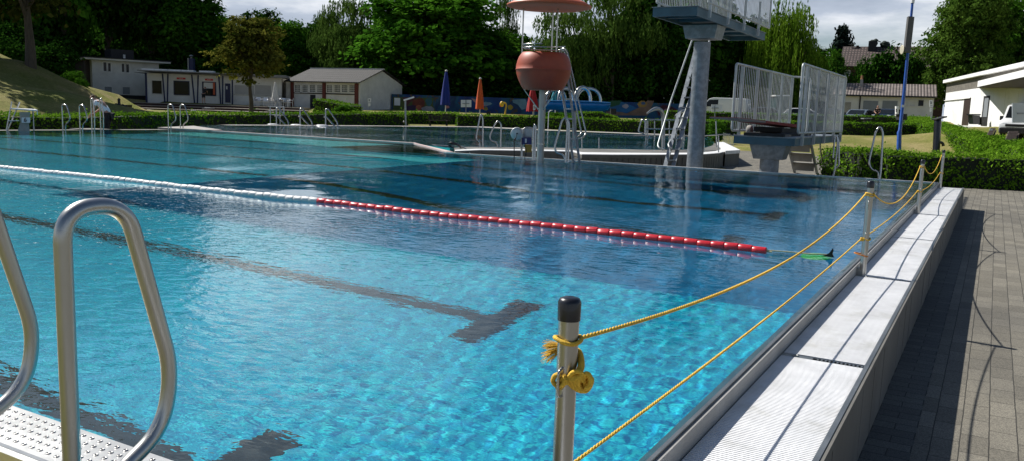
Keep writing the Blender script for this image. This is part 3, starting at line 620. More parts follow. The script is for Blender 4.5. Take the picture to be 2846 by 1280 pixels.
# big knot with frayed end at the nearest post
x, y = PP[0]; t = thing('rope_knot', 'big yellow rope knot with a frayed end tied to the nearest steel post', 'knot', (x, y, .47))
zk = PP and P1_.z-.185; b = MB(); c = Vector((x+.040, y-.012, zk))
Q = []
for i in range(60):
    a_ = i*.44; f_ = i/59.; rr_ = .021*(1-.45*abs(f_-.55)); Q.append(c+Vector((-.016+.034*f_+.006*math.sin(a_)*.6+.010*math.cos(a_), -.004+.012*math.cos(a_+.5), rr_*math.sin(a_)-.004+.004*math.sin(i*.9))))
b.tube(bez(Q, 3), .0056, 9)
b.tube(bez([c+Vector((.022+.010*math.cos(q), -.010, .017*math.sin(q)+.004)) for q in np.linspace(-1.9, 3.4, 14)], 4), .0060, 9)
b.tube(bez([c+Vector((-.002+.018*math.cos(q), -.016, .012+.012*math.sin(q*1.2))) for q in np.linspace(.4, 6.4, 14)], 4), .0056, 9)
b.tube(bez([c+Vector((-.034+.013*math.cos(q), -.020, -.010+.013*math.sin(q*1.25))) for q in np.linspace(0, 8, 15)], 4), .0056, 9)
b.tube(bez([(x+.0, y-.036, zk+.012), (x-.012, y-.037, zk+.006), (x-.016, y-.037, zk-.008), (x-.006, y-.037, zk-.016), (x+.008, y-.036, zk-.012), (x+.012, y-.034, zk)], 6), .0058, 9)
b.tube(bez([(x-.02, y+.03, zk+.05), (x+.01, y+.034, zk+.052), (x+.032, y+.010, zk+.030), (x+.036, y-.010, zk+.016)], 6), .0085, 9)
part('coil', b, M['rope'], t, True)
b = MB(); g = random.Random(3)
for k in range(150):
    a = Vector((x-.015, y+.030, zk+.052)); e = a+Vector((-.045-.02*g.random(), .0+.02*g.uniform(-1, 1), -.012+.024*g.uniform(-1.3, 1)))
    b.tube([a, a.lerp(e, .5)+Vector((0, 0, .006)), e], .0006, 3, cap=False)
part('frayed_end', b, M['rope'], t, True)
tt = tag(part('cable_tie', (lambda b: (b.tube([Vector((PP[1][0]-.01+math.cos(q)*.062*(1 if math.cos(q) < 0 else .55), PP[1][1]+math.sin(q)*.036, .075-.01*math.cos(q))) for q in np.linspace(0, 6.28, 30)], .005, 6), b)[1])(MB()), M['orange_rope']), 'orange tie wound round the foot of the second barrier post', 'tie')

# ---------------------------------------------------------------- lane rope
lr = thing('lane_rope', 'long lane rope of white floats turning to red floats, floating across the pool', 'lane rope', (-1.45, 7.02, 0))
def lane_y(x): return 7.02-.26*max(0, (-x-8)/16.)**1.5
fm = MB(); fm.lathe((0, 0, 0), [(.012, -.0575), (.034, -.0575), (.0375, -.054), (.038, -.02), (.0385, .05), (.036, .056), (.012, .0575)], 20)
fm.v = [(v[2], v[0], v[1]) for v in fm.v]
x = -1.60; k = 0; protos = {}; rest = MB(); red_end = -6.47
while x > X0+.1:
    red = x > red_end; pr = .116; g = rnd.uniform(-.004, .004)
    loc = (x-lr.location.x, lane_y(x)+g*.8-lr.location.y, .010+.004*math.sin(x*1.7)+g)
    if k < 100:
        key = 'r' if red else 'w'
        if key not in protos: o = protos[key] = part('red_float' if red else 'white_float', fm, M['red_float'] if red else M['white_float'], lr)
        else: o = protos[key].copy(); sc.collection.objects.link(o); o.parent = lr
        o.location = loc; o.rotation_euler = (0, rnd.uniform(-.035, .035), rnd.uniform(-.05, .05))
    else: rest.add([(v[0]+x, v[1]+lane_y(x), v[2]) for v in fm.v], fm.f, True)
    x -= pr; k += 1
o = part('white_float', rest, M['white_float'], lr, True); o['kind'] = 'stuff'
b = MB(); b.tube([(-1.5, 7.02, .01), (-12, lane_y(-12), .01), (X0, lane_y(X0), .01)], .006, 6); part('cable', b, M['rope_pale'], lr, True)
b = MB(); e = Z(2315, 706, .0); b.tube(bez([(-1.54, 7.02, .02), Z(2200, 699, .012), Z(2250, 704, .006), e], 8), .006, 6); part('end_line', b, M['rope_pale'], lr, True)
p = Z(2305, 712, 0)
fl = thing('fin_float', 'green round float just under the water with a dark fin sticking up', 'pool float', p)
b = MB(); b.lathe((-.10, .0, 0), [(.02, -.05), (.10, -.045), (.15, -.03), (.15, -.022), (.10, -.018), (.001, -.016)], 28, sx=.8, sy=1.3); part('disc', b, mat('green_plastic', (.02, .50, .12), .5), fl, recv=True)
b = MB(); fp = [(-.055, 0), (-.03, .014), (-.005, .03), (.022, .075), (.028, .055), (.022, .028), (.034, .004), (.04, 0)]
n = len(fp); b.add([(a, -.006, c) for a, c in fp]+[(a, .006, c) for a, c in fp], [tuple(range(n)), tuple(range(2*n-1, n-1, -1))]+[(i, n+i, n+(i+1) % n, (i+1) % n) for i in range(n)]); part('fin', b, M['blackmat'], fl)

# ---------------------------------------------------------------- pool ladders and handrails
def path_obj(name, P, r, m, par, n=10): b = MB(); b.tube(P, r, n); return part(name, b, m, par, True)
def handle(t, base, h, side, bulge, r=.021, dirv=(0, 1, 0), zb=0., low=.30, foot=.12, zh=None):
    d = Vector(dirv); B = Vector(base)                                # post, over the top, slanting out over the water, back to a low foot
    P = [B+Vector((0, 0, zb)), B+Vector((0, 0, h)), B+d*(bulge*.62)+Vector((0, 0, h)), B+d*bulge*1.05+Vector((0, 0, low+.10)), B+d*(bulge*.93)+Vector((0, 0, low-.03)), B+d*(foot+.02)+Vector((0, 0, low-.14)), B+d*foot+Vector((0, 0, zb))]
    path_obj('handrail', fillet(P, [0, .11, .11, .12, .10, .09, 0], 9), r, M['steel_post'] if r > .0205 else M['steel'], t, 18)
t = thing('pool_ladder', 'large pair of bent stainless steel ladder handles over the near edge of the pool', 'pool ladder', (-1.67, 1.05, -.1))
for dx in (0, -.56):
    B = Vector((-1.675+dx, 1.06, 0)); 
    P = [(0, 0, -.12), (0, 0, .852), (0, .15, .852), (0, .262, .44), (0, .232, .30), (0, .085, .22), (0, .065, -.12)]
    P = [B+Vector(p) for p in P]; q = fillet(P, [0, .088, .085, .09, .085, .07, 0], 10); b = MB(); b.tube(q, .0185, 22); part('handrail', b, M['steel_post'], t, True)
b = MB()
for k in range(3): b.box((-2.08, 1.65, -.35-k*.28), (-1.69, 1.73, -.32-k*.28))
part('rung', b, M['steel'], t, True)
def ladder_at(label, foot, lean_px=None, h=.80, gap=.5, r=.019, group='ladder handles round the pools', dirv=(0, -1, 0), gapv=(1, 0, 0), bulge=.26, zb=0., n=2, low=.33):
    F_ = Vector(foot); t = thing('pool_ladder', label, 'pool ladder', F_, 0, group); gv = Vector(gapv)
    for k in range(n): handle(t, F_+gv*gap*(k-.5*(n-1)), h, 1, bulge, r, dirv, zb, low)
    b = MB()
    for k in range(3):
        a = F_+Vector(dirv)*.3+gv*(-gap/2); c = F_+Vector(dirv)*.3+gv*gap/2; b.beam(a+Vector((0, 0, -.25-.28*k)), c+Vector((0, 0, -.25-.28*k)), .07, .03)
    part('rung', b, M['steel'], t, True); return t
def px_ladder(label, loops, d, r, name='pool_ladder', cat='pool ladder', z0=None, group='ladder handles round the pools', skew=.0):
    # loops: lists of photo points, each lying in a plane facing the camera at depth d (+skew per point)
    p0 = U(*loops[0][0], d); t = thing(name, label, cat, (p0.x, p0.y, p0.z), 0, group)
    for q in loops:
        P = [U(a, c, d+(i*skew)) for i, (a, c) in enumerate(q)]; path_obj('handrail', fillet(P, .12, 7), r, M['steel'], t, 10)
    return t
ladder_at('leftmost pool ladder handles at the far end, beside the striped bag', Z(199, 364), h=.78, gapv=(0, 1, 0), dirv=(1, 0, 0), gap=.55, bulge=.36)
t = ladder_at('ladder handles at the far end that the man in white leans on', Z(268, 363), h=.98, gapv=(0, 1, 0), dirv=(1, 0, 0), gap=.3, bulge=.15)
t = ladder_at('ladder handles on the white corner slab between the two pools', Z(485, 361), h=.86, gapv=(0, 1, 0), dirv=(1, 0, 0), gap=.5, bulge=.38)
px_ladder('narrow ladder handle on the curved coping, leftmost beside the hose reel', [[(1342, 418), (1342, 330), (1337, 316), (1332, 335), (1324, 382), (1325, 389), (1333, 394), (1334, 418)]], 24.2, .022)
px_ladder('triangular ladder handle just left of the grey hose reel', [[(1391, 418), (1393, 345), (1384, 336), (1376, 345), (1361, 378), (1364, 392), (1380, 396), (1386, 418)]], 24.2, .022)
px_ladder('triangular ladder handle in front of the lifeguard chair ladder', [[(1579, 452), (1582, 340), (1572, 325), (1562, 336), (1541, 410), (1546, 425), (1566, 430), (1573, 452)], [(1572, 452), (1578, 334)]], 17.6, .022)
px_ladder('ladder handle seen edge on, against the lifeguard chair pole', [[(1486, 446), (1489, 352), (1486, 346), (1483, 360), (1481, 446)]], 17.6, .021)
px_ladder('thin steel ladder handle in front of the right hedge, left one of two', [[(2313, 500), (2321, 470), (2328, 395), (2325, 376), (2320, 382), (2315, 440)], [(2321, 470), (2332, 460), (2331, 392), (2325, 376)]], 19.6, .020)
px_ladder('taller steel ladder handle in front of the right hedge, near the barrier posts', [[(2443, 508), (2448, 478), (2454, 368), (2446, 350), (2434, 366), (2414, 455), (2423, 473), (2440, 477), (2444, 508)]], 18.6, .022)

# handrails on the far side of the far pool
for k, (dx, lab) in enumerate(((0, 'left one of three stair handrails at the far pool, with a crossbar frame'), (66, 'middle one of three slanted stair handrails at the far pool'), (137, 'right one of three slanted stair handrails at the far pool'))):
    d = 41.; dy = 1.5*k
    p0 = U(768+dx, 346+dy, d); t = thing('stair_handrail', lab, 'handrail', p0, 0, 'stair handrails of the far pool')
    for q in ([(768+dx, 347), (768+dx, 301), (775+dx, 301), (800+dx, 337), (802+dx, 348)], [(763+dx, 322), (769+dx, 322), (793+dx, 348)]):
        path_obj('handrail', fillet([U(a, c+dy, d) for a, c in q], .12, 5), .036, M['steel'], t, 8)
    if k == 0:
        for q in ([(751, 347), (751, 299)], [(745, 298), (789, 299)], [(747, 320), (788, 321)], [(778, 347), (778, 300)], [(789, 320), (789, 299)]): path_obj('post', [U(a, c, d+.3) for a, c in q], .03, M['steel'], t, 8)
    b = MB(); c = U(758+dx+(0 if k else 0), 348+dy, d); b.lathe(c, [(.3, -.05), (.3, .03), (.22, .06), (.001, .07)], 12); part('base_plate', b, M['white'], t, True)

# ---------------------------------------------------------------- lifeguard chair
c = Z(1500, 438, -.05); cx, cy = c.x, c.y
dch = 18.3; cb = U(1501, 445, dch); cx, cy = cb.x, cb.y
t = thing('lifeguard_chair', 'round red lifeguard pod under a wide red sunroof on a steel pole', 'lifeguard chair', (cx, cy, ZP))
def zat(px, py, d): return U(px, py, d).z
zb_, zt_ = zat(1503, 252, dch)-ZP, zat(1503, 150, dch)-ZP
rb = 76/FL*dch
b = MB(); b.tube([(0, 0, 0), (0, 0, zb_+.05)], .077, 20); b.lathe((0, 0, 0), [(.19, 0), (.19, .02), (.08, .025)], 16); part('pole', b, M['steel_dull'], t)
H_ = zt_-zb_
b = MB(); b.lathe((0, 0, zb_), [(.02, .0), (rb*.68, .0), (rb*.71, .012), (rb*.78, H_*.09), (rb*.86, H_*.2), (rb*.93, H_*.32), (rb*.975, H_*.43), (rb*.995, H_*.53), (rb*1.004, H_*.535), (rb*1.004, H_*.55), (rb*.997, H_*.555), (rb*.985, H_*.66), (rb*.95, H_*.77), (rb*.90, H_*.87), (rb*.83, H_*.95), (rb*.77, H_), (rb*.75, H_), (rb*.74, H_*.98), (rb*.84, H_*.8), (rb*.9, H_*.55), (rb*.7, .04), (.01, .04)], 44); part('pod', b, M['fibre'], t)
zr = zat(1512, 42, dch)-ZP; rr_ = 115/FL*dch; zc_ = zat(1512, 30, dch)-ZP
ox = (1512-1503)/FL*dch; 
b = MB(); zl = zat(1512, 27, dch)-ZP
b.lathe((ox*.85, ox*.5, zl), [(.001, .02), (rr_*.55, .0), (rr_*.93, -.02), (rr_, .0), (rr_*1.0, .03), (rr_*.88, .085), (rr_*.7, .16), (rr_*.45, .24), (rr_*.2, .285), (.001, .295)], 44); part('sunroof', b, M['fibre_roof'], t)
for (a, py0) in ((1451, 148), (1533, 144), (1546, 149)):
    p = U(a, py0, dch+(.25 if a == 1533 else -.05)); v0 = p-Vector((cx, cy, ZP)); b = MB(); b.tube([v0+Vector((0, 0, -.05)), (v0.x+.0, v0.y, zl+.03)], .0165, 10); part('roof_post', b, M['steel'], t)
b = MB(); rk = rb*.78
for hz_, a0, a1 in ((.06, 1.0, 5.6), (.125, 1.1, 5.4)): b.tube([(rk*math.cos(q-.3), rk*math.sin(q-.3), zt_+hz_+.03) for q in np.linspace(a0, a1, 24)], .012, 8)
part('guard_rail', b, M['steel'], t)
b = MB()
for sg in (-1, 1): b.tube([(sg*.05, -.05, zb_-.42), (sg*.40, -.1, zb_+.01)], .013, 8)
b.tube([(0, .07, zb_-.42), (0, .4, zb_+.01)], .013, 8); part('strut', b, M['steel'], t)
b = MB(); b.box((-.035, -.10, .42), (.035, -.078, .44)); b.lathe((0, 0, .83), [(.085, -.012), (.085, .012)], 18); part('collar', b, M['steel'], t)
# the chair's ladder
d0, d1 = 18.9, 17.9
b = MB()
for q in ([(1542, 230), (1590, 390), (1593, 455)], [(1563, 225), (1588, 310), (1611, 455)]):
    pass
for A, B in (((1546, 150), (1594, 453)), ((1569, 150), (1611, 453))): b.beam(U(*A, d0), U(*B, d1), .05, .025)
for k in range(11):
    f = .07+k*.09; a = U(1546, 150, d0).lerp(U(1594, 453, d1), f); c_ = U(1569, 150, d0).lerp(U(1611, 453, d1), f); b.beam(a, c_, .035, .03)
part('ladder', b, M['steel_dull'], t, True)
for q in ([(1554, 151), (1557, 139), (1566, 134), (1576, 142), (1588, 195), (1629, 370), (1622, 382), (1600, 388)], [(1560, 148), (1562, 140), (1569, 142), (1578, 178), (1616, 370), (1610, 378), (1597, 381)]):
    path_obj('ladder_rail', fillet([U(a, c_, 18.7-.08*i) for i, (a, c_) in enumerate(q)], .15, 6), .017, M['steel'], t, 10)

# ---------------------------------------------------------------- three metre diving tower
tx, ty = -5.55, 17.75
t = thing('diving_tower', 'tall diving tower, grey steel column carrying a blue-grey platform with barred railings', 'diving tower', (tx, ty, ZP))
PZ0, PZ1 = 2.95, 3.13; ax, bx_ = -5.98, -5.10; ay, by_ = 15.87, 21.25
b = MB(); b.tube([(tx, ty, ZP), (tx, ty, 2.62)], .172, 28); b.lathe((tx, ty, ZP), [(.3, 0), (.3, .03), (.175, .035)], 20); part('column', b, M['galv'], t, True)
b = MB(); b.hexa([(tx-.30, ty-.24, 2.68), (tx+.32, ty-.24, 2.68), (tx+.32, ty+.30, 2.68), (tx-.30, ty+.30, 2.68), (tx-.36, ty-.28, 2.95), (tx+.38, ty-.28, 2.95), (tx+.38, ty+.34, 2.95), (tx-.36, ty+.34, 2.95)])
part('bracket', b, M['galv'], t, True)
b = MB()
for x in (ax, bx_-.04): b.box((x, ay+.04, PZ0), (x+.04, by_-.04, PZ1-.012))
for y in (ay, by_-.04): b.box((ax, y, PZ0), (bx_, y+.04, PZ1-.014))
for y in (16.55, 17.25, 18.2, 19.2, 20.2): b.box((ax+.04, y, PZ0+.04), (bx_-.04, y+.05, PZ1-.03))
b.box((ax+.04, ay+.04, PZ0+.10), (bx_-.04, by_-.04, PZ0+.13)); part('platform', b, M['bluesteel'], t, True)
b = MB(); b.box((ax-.02, ay-.02, PZ1-.012), (bx_+.02, by_+.02, PZ1)); part('deck', b, M['galv'], t, True)
for x, ya, side in ((ax-.03, 16.15, 'l'), (bx_+.06, 16.35, 'r')):
    b = MB(); yb = by_+.1; zr0, zr1 = PZ1+.12, PZ1+1.25
    P = fillet([(x, ya, zr0), (x, ya, zr1), (x, yb, zr1), (x, yb, zr0)], .1, 6); b.tube(P, .024, 10); b.tube([(x, ya, zr0), (x, yb, zr0)], .022, 10)
    part('railing_frame', b, M['galv_fence'], t, True)
    b = MB(); y = ya+.08
    while y < yb: b.tube([(x, y, zr0), (x, y, zr1)], .0095, 6, cap=False); y += .105
    part('railing_bars', b, M['galv_fence'], t, True)
    y = ya+.1
    while y < yb: b = MB(); b.box((x-.022, y, PZ0+.03), (x+.022, y+.05, zr0+.5)); y += 1.28; part('railing_post', b, M['galv_fence'], t, True)
# tower ladder behind the column
b = MB(); A1, B1 = U(1842, 463, 20.6), U(1922, 175, 23.); A2, B2 = U(1864, 463, 20.6), U(1943, 175, 23.)
A1.z = A2.z = ZP; top1 = U(1940, 118, 22.4); top2 = U(1962, 118, 22.4)
b.beam(A1, top1, .10, .04); b.beam(A2, top2, .10, .04)
for k in range(13): f = .05+k*.075; b.beam(A1.lerp(top1, f), A2.lerp(top2, f), .12, .03)
part('ladder', b, M['galv'], t, True)
path_obj('ladder_rail', fillet([U(1926, 105, 21.6), U(1865, 280, 21.6), U(1848, 337, 21.4), U(1828, 404, 21.0), U(1832, 413, 20.9), U(1848, 417, 20.9)], .15, 6), .021, M['galv_fence'], t, 10)
path_obj('ladder_rail', fillet([U(1975, 105, 21.9), U(1893, 345, 21.6), U(1857, 402, 21.0), U(1860, 410, 20.9), U(1868, 414, 20.9)], .15, 6), .021, M['galv_fence'], t, 10)

# ---------------------------------------------------------------- one metre board
t = thing('springboard_stand', 'low diving stand with two barred side railings, blue-grey frame and a red-topped springboard', 'diving board', (-4.2, 19.2, ZP))
lx, rx = -4.87, -3.56; fy = 18.0; bz0, bz1 = .53, .69
b = MB(); px_, py_ = -4.16, 18.55
b.tube([(px_, py_, ZP), (px_, py_, .35)], .20, 28); part('column', b, M['galv'], t, True)
b = MB(); b.hexa([(px_-.30, py_-.22, .22), (px_+.30, py_-.22, .22), (px_+.30, py_+.24, .22), (px_-.30, py_+.24, .22), (px_-.38, py_-.3, .53), (px_+.38, py_-.3, .53), (px_+.38, py_+.3, .53), (px_-.38, py_+.3, .53)]); part('bracket', b, M['galv'], t, True)
b = MB(); b.box((lx+.05, fy, bz0), (rx, fy+.05, bz1)); b.box((lx+.05, 23.6, bz0), (rx, 23.65, bz1-.002))
for x in (lx+.05, rx-.05): b.box((x, fy+.05, bz0), (x+.05, 23.6, bz1-.002))
for y in (19, 20, 21, 22): b.box((lx+.1, y, bz0+.02), (rx-.05, y+.05, bz1-.03))
part('frame', b, M['bluesteel'], t, True)
b = MB(); b.box((lx+.03, fy-.02, bz1-.004), (rx+.02, 23.66, bz1+.022)); part('deck', b, M['galv'], t, True)
for x in (lx, rx+.03):
    b = MB(); ya, yb = fy-.02, 23.75; z0, z1 = .80, 2.2; dy = .45 if x > -4 else .1
    b.tube(fillet([(x, ya+dy*.2, z0+.14), (x, ya+dy*.2, z1), (x, yb, z1), (x, yb, z0)], .09, 6), .026, 12); b.tube(fillet([(x, ya+dy*.2, z0+.2), (x, ya+dy*.2, z0), (x, yb, z0)], .12, 6), .024, 12)
    if x == lx: b.tube(fillet([(x, yb, z1), (x+.42, yb+.2, z1), (x+.42, yb+.2, bz1)], .12, 6), .026, 10); b.tube([(x+.2, yb+.1, z1), (x+.2, yb+.1, bz1)], .012, 6)
    part('railing_frame', b, M['galv_fence'], t, True)
    b = MB(); y = ya+.12
    while y < yb: b.tube([(x, y, z0), (x, y, z1)], .0085, 6, cap=False); y += .15
    part('railing_bars', b, M['galv_fence'], t, True)
    for y in (18.55, 19.85, 21.15, 22.45, 23.6): b = MB(); b.box((x-.03, y, bz0+.0), (x+.03, y+.06, z1-.02)); part('railing_post', b, M['galv_fence'], t, True)
b = MB(); P0 = (-4.2, 14.95, 1.075); P1 = (-4.2, 20.5, .945); b.hexa([(-4.46, P0[1], P0[2]-.022), (-3.94, P0[1], P0[2]-.022), (-3.94, P1[1], P1[2]-.05), (-4.46, P1[1], P1[2]-.05), (-4.46, P0[1], P0[2]), (-3.94, P0[1], P0[2]), (-3.94, P1[1], P1[2]), (-4.46, P1[1], P1[2])])
sb = part('springboard', b, mat('grey_board', (.22, .16, .155), .6), t, True)
b = MB(); b.hexa([(-4.47, 17.0, .99), (-3.93, 17.0, .99), (-3.93, 20.5, .88), (-4.47, 20.5, .88), (-4.47, 17.0, 1.032), (-3.93, 17.0, 1.032), (-3.93, 20.5, .956), (-4.47, 20.5, .956)]); b.hexa([(-4.45, 15.0, 1.0735), (-3.95, 15.0, 1.0735), (-3.95, 16.99, 1.0305), (-4.45, 16.99, 1.0305), (-4.45, 15.0, 1.080), (-3.95, 15.0, 1.080), (-3.95, 16.99, 1.037), (-4.45, 16.99, 1.037)]); part('red_cover', b, mat('dull_red_grip', (.30, .04, .035), .8, 0, .25, 20, .3, 200), sb, True)
b = MB(); b.box((-4.5, 18.35, .80), (-3.9, 18.5, .90)); b.box((-4.6, 17.95, .71), (-3.78, 21., .775)); b.box((-4.42, 18.6, .775), (-3.98, 20.3, .87)); part('fulcrum', b, M['blackmat'], t, True)
b = MB(); b.lathe((0, 0, 0), [(.03, -.05), (.11, -.05), (.12, -.03), (.12, .03), (.11, .05), (.03, .05)], 20); b.v = [(v[2]-4.62, v[0]+18.5, v[1]+.80) for v in b.v]; part('fulcrum_wheel', b, M['concrete'], t, True)
b = MB()
for x in (-4.5, -4.0): b.box((x, 18.1, .70), (x+.3, 18.3, .76)); b.box((x, 20.1, .712), (x+.3, 20.3, .775))
part('support_block', b, M['concrete'], t, True)
stt = MB()
sa, sb_ = Vector((-4.95, 24.2, 0)), Vector((-4.33, 24.2, 0))
for s in (sa, sb_): stt.beam((s.x, 25.4, ZP), (s.x, 23.7, .68), .05, .10)
part('stair_stringer', stt, M['galv'], t, True)
for k in range(3):
    z = -.12+k*.28; y = 25.0-k*.42; b = MB(); b.box((sa.x+.03, y-.02, z-.24), (sb_.x-.03, y, z-.02)); b.box((sa.x+.03, y-.24, z-.02), (sb_.x-.03, y, z)); part('step', b, M['concrete'], t, True)
path_obj('stair_rail', fillet([(-4.05, 23.7, .7), (-4.05, 23.9, .3), (-4.05, 24.3, .05), (-4.15, 24.8, -.12), (-4.33, 25.0, -.16)], .15, 6), .022, M['steel'], t, 10)
# ---------------------------------------------------------------- frames on building fronts
class Fr:                                     # vertical plane through two ground points; u runs along it, n points away from the camera
    def __init__(s, pa, da, pb, db, A=None, B=None):
        A = U(pa, 300, da) if A is None else A; B = U(pb, 300, db) if B is None else B
        s.o = Vector((A.x, A.y, 0)); s.L = (Vector((B.x, B.y, 0))-s.o).length; s.u = (Vector((B.x, B.y, 0))-s.o).normalized(); s.n = Vector((-s.u.y, s.u.x, 0))
        if s.n.dot(s.o) < 0: s.n = -s.n
    def uv(s, px, py):
        v = Vector(ray(px, py)); E0 = Vector((0, 0, EYE)); t = (s.o-E0).dot(s.n)/v.dot(s.n); p = E0+v*t; return (p-s.o).dot(s.u), p.z
    def P(s, u, n, z): q = s.o+s.u*u+s.n*n; return Vector((q.x, q.y, z))
    def box(s, b, u0, u1, n0, n1, z0, z1, mi=0):
        if u0 > u1: u0, u1 = u1, u0
        return b.hexa([s.P(u0, n0, z0), s.P(u1, n0, z0), s.P(u1, n1, z0), s.P(u0, n1, z0), s.P(u0, n0, z1), s.P(u1, n0, z1), s.P(u1, n1, z1), s.P(u0, n1, z1)], mi)
    def rect(s, b, x0, y0, x1, y1, n0, n1, mi=0):
        a = s.uv(x0, y0); c = s.uv(x1, y1); return s.box(b, a[0], c[0], n0, n1, min(a[1], c[1]), max(a[1], c[1]), mi)
    def window(s, t, x0, y0, x1, y1, matp=None, fr=.07, name='window', fmat=None, bars=0):
        a = s.uv(x0, y0); c = s.uv(x1, y1); u0, u1 = a[0], c[0]; z0, z1 = min(a[1], c[1]), max(a[1], c[1])
        b = MB(); s.box(b, u0-fr, u0, -.05, .05, z0-fr, z1+fr); s.box(b, u1, u1+fr, -.05, .05, z0-fr, z1+fr); s.box(b, u0, u1, -.05, .05, z1, z1+fr); s.box(b, u0, u1, -.09, .05, z0-fr, z0)
        for k in range(1, bars+1):
            um = u0+(u1-u0)*k/(bars+1); s.box(b, um-.015, um+.015, -.03, -.005, z0, z1); zm = z0+(z1-z0)*k/(bars+1); s.box(b, u0, u1, -.032, -.004, zm-.015, zm+.015)
        f = part(name, b, fmat or M['render_warm'], t, True); b = MB(); s.box(b, u0, u1, -.002, .03, z0, z1); part('pane', b, matp or M['darkglass'], f, True); return f
def wall_block(fr, t, x0, ytop, x1, zb, depth, m, name='wall'):
    a = fr.uv(x0, ytop); c = fr.uv(x1, ytop); b = MB(); fr.box(b, a[0], c[0], 0, depth, zb, (a[1]+c[1])/2); return part(name, b, m, t, True), a[0], c[0], (a[1]+c[1])/2

# white two-storey house on the slope
f = Fr(255, 88, 441, 92); u0, z1 = f.uv(255, 166); u1, _ = f.uv(441, 170)
t = thing('white_house', 'white flat-roofed two-storey house half sunk into the slope behind the kiosk', 'house', f.P(0, 0, .3))
b = MB(); f.box(b, u0, u1, 0, 7, .2, z1); part('wall', b, M['render'], t, True)
b = MB(); f.box(b, f.uv(300, 250)[0], u1, -.06, .0, .1, f.uv(380, 266)[1]); part('plinth', b, M['blackmat'], t, True)
b = MB(); ur = u1+1.0; f.box(b, u0-.9, ur, -.9, 8, z1+.0, z1+.16); part('roof', b, M['render_warm'], t, True)
b = MB(); f.box(b, u0-1.0, ur+.1, -1., 8.1, z1+.162, z1+.26); f.box(b, f.uv(321, 150)[0], f.uv(385, 150)[0], 2, 5, z1+.262, z1+1.3); part('roof_covering', b, M['blackmat'], t, True)
for x0, y0, x1, y1 in ((287, 174, 296, 198.5), (299.7, 176, 307.7, 199.5), (338, 178, 345.4, 201), (350, 179, 358.5, 202)): f.window(t, x0, y0, x1, y1, fr=.14)
for x0, y0, x1, y1 in ((290.5, 241.5, 311, 262), (340.5, 242.5, 361, 263)): f.window(t, x0, y0, x1, y1, M['greydoor'], fr=.05)
b = MB(); f.box(b, u0-.75, u0-.6, -.05, .1, .8, z1); f.box(b, u0-.6, u0, 1, 6, .8, z1-.1); part('side_wing', b, M['blackwood'], t, True)
b = MB(); b.tube([f.P(f.uv(353, 150)[0], 1.2, z1+.2), f.P(f.uv(353, 150)[0], 1.2, z1+.75)], .12, 8); part('vent_pipe', b, M['render'], t, True)

# kiosk pavilion
f = Fr(411, 85, 800, 87); zb = .55
t = thing('kiosk_pavilion', 'low white flat-roofed kiosk with slanted navy columns and serving windows', 'kiosk', f.P(0, 0, zb))
zt = f.uv(600, 211)[1]
b = MB(); f.box(b, 0, f.uv(783, 220)[0], 0, 6, zb-.3, zt); b2 = f.uv(783, 220)[0]; part('wall', b, M['render_warm'], t, True)
b = MB(); f.box(b, f.uv(796, 220)[0], f.uv(808, 220)[0], -.4, 2.5, zb-.3, f.uv(800, 228)[1]); f.box(b, b2, f.uv(796, 220)[0], 1.5, 6, zb-.3, zt-.3); part('side_wall', b, M['concrete'], t, True)
b = MB(); uL = f.uv(372, 207)[0]; uR = f.uv(802, 220)[0]
b.hexa([f.P(uL, .2, zt+.02), f.P(uR, -1.5, zt), f.P(uR, 6.5, zt), f.P(uL, 4, zt+.02), f.P(uL, .2, zt+.06), f.P(uR, -1.5, zt+.16), f.P(uR, 6.5, zt+.16), f.P(uL, 4, zt+.06)])
f.box(b, f.uv(392, 207)[0], uR-.1, -1.35, 6.3, zt+.165, zt+.26); part('roof', b, mat('weathered_roof_edge', (.22, .22, .22), .7, 0, .2, 3), t, True)
for x0, x1, n_ in ((399.5, 544.6, 4), (557.7, 598.7, 1)):
    a0, a1 = f.uv(x0, 198)[0], f.uv(x1, 198)[0]
    for k in range(n_):
        b = MB(); w_ = (a1-a0)/n_; f.box(b, a0+k*w_+.03, a0+(k+1)*w_-.03, -.9, .2, zt+.262, zt+.42); part('skylight', b, M['panels'], t, True)
b = MB(); a0, a1 = f.uv(506.5, 200)[0], f.uv(518.5, 200)[0]; zc = f.uv(512, 158)[1]; f.box(b, a0, a1, 3, 4, zt+.26, zc); part('chimney', b, M['navy'], t, True)
b = MB(); b.tube([f.P(a0-.05, 2.9, zt+.26), f.P(a0-.05, 2.9, zc)], .05, 8); b.lathe(f.P(a0+.2, 3.2, zc+.1), [(.1, -.1), (.1, .1), (.22, .12), (.2, .2), (.01, .26)], 12); part('flue', b, M['steel_dull'], t, True)
for xt, xb in ((408, 410.5), (454, 461), (469.2, 467.5), (535, 543), (553, 550.5), (610, 615.5), (621, 620.3), (647.5, 647.5)):
    A = f.P(f.uv(xt, 211)[0], -.35, zt); B = f.P(f.uv(xb, 287)[0], -.35, zb-.05); b = MB(); b.beam(B, A, .16 if xt == 408 else .10, .10, (1, 0, 0)); part('column', b, M['navy'], t, True)
for x0, y0, x1, y1 in ((422.5, 224.5, 450.3, 261.5), (484, 226.3, 525.5, 264.3), (563.5, 229, 599.5, 266.5)): f.window(t, x0, y0, x1, y1, fr=.06, fmat=M['navy'] if x0 > 480 else M['render'])
b = MB(); f.rect(b, 566, 230, 592, 247, -.05, -.02); part('roller_shutter', b, M['render'], t, True)
b = MB(); f.rect(b, 592, 230, 598, 264, -.052, -.02); part('orange_awning', b, mat('orange_red_panel', (.50, .09, .03), .7), t, True)
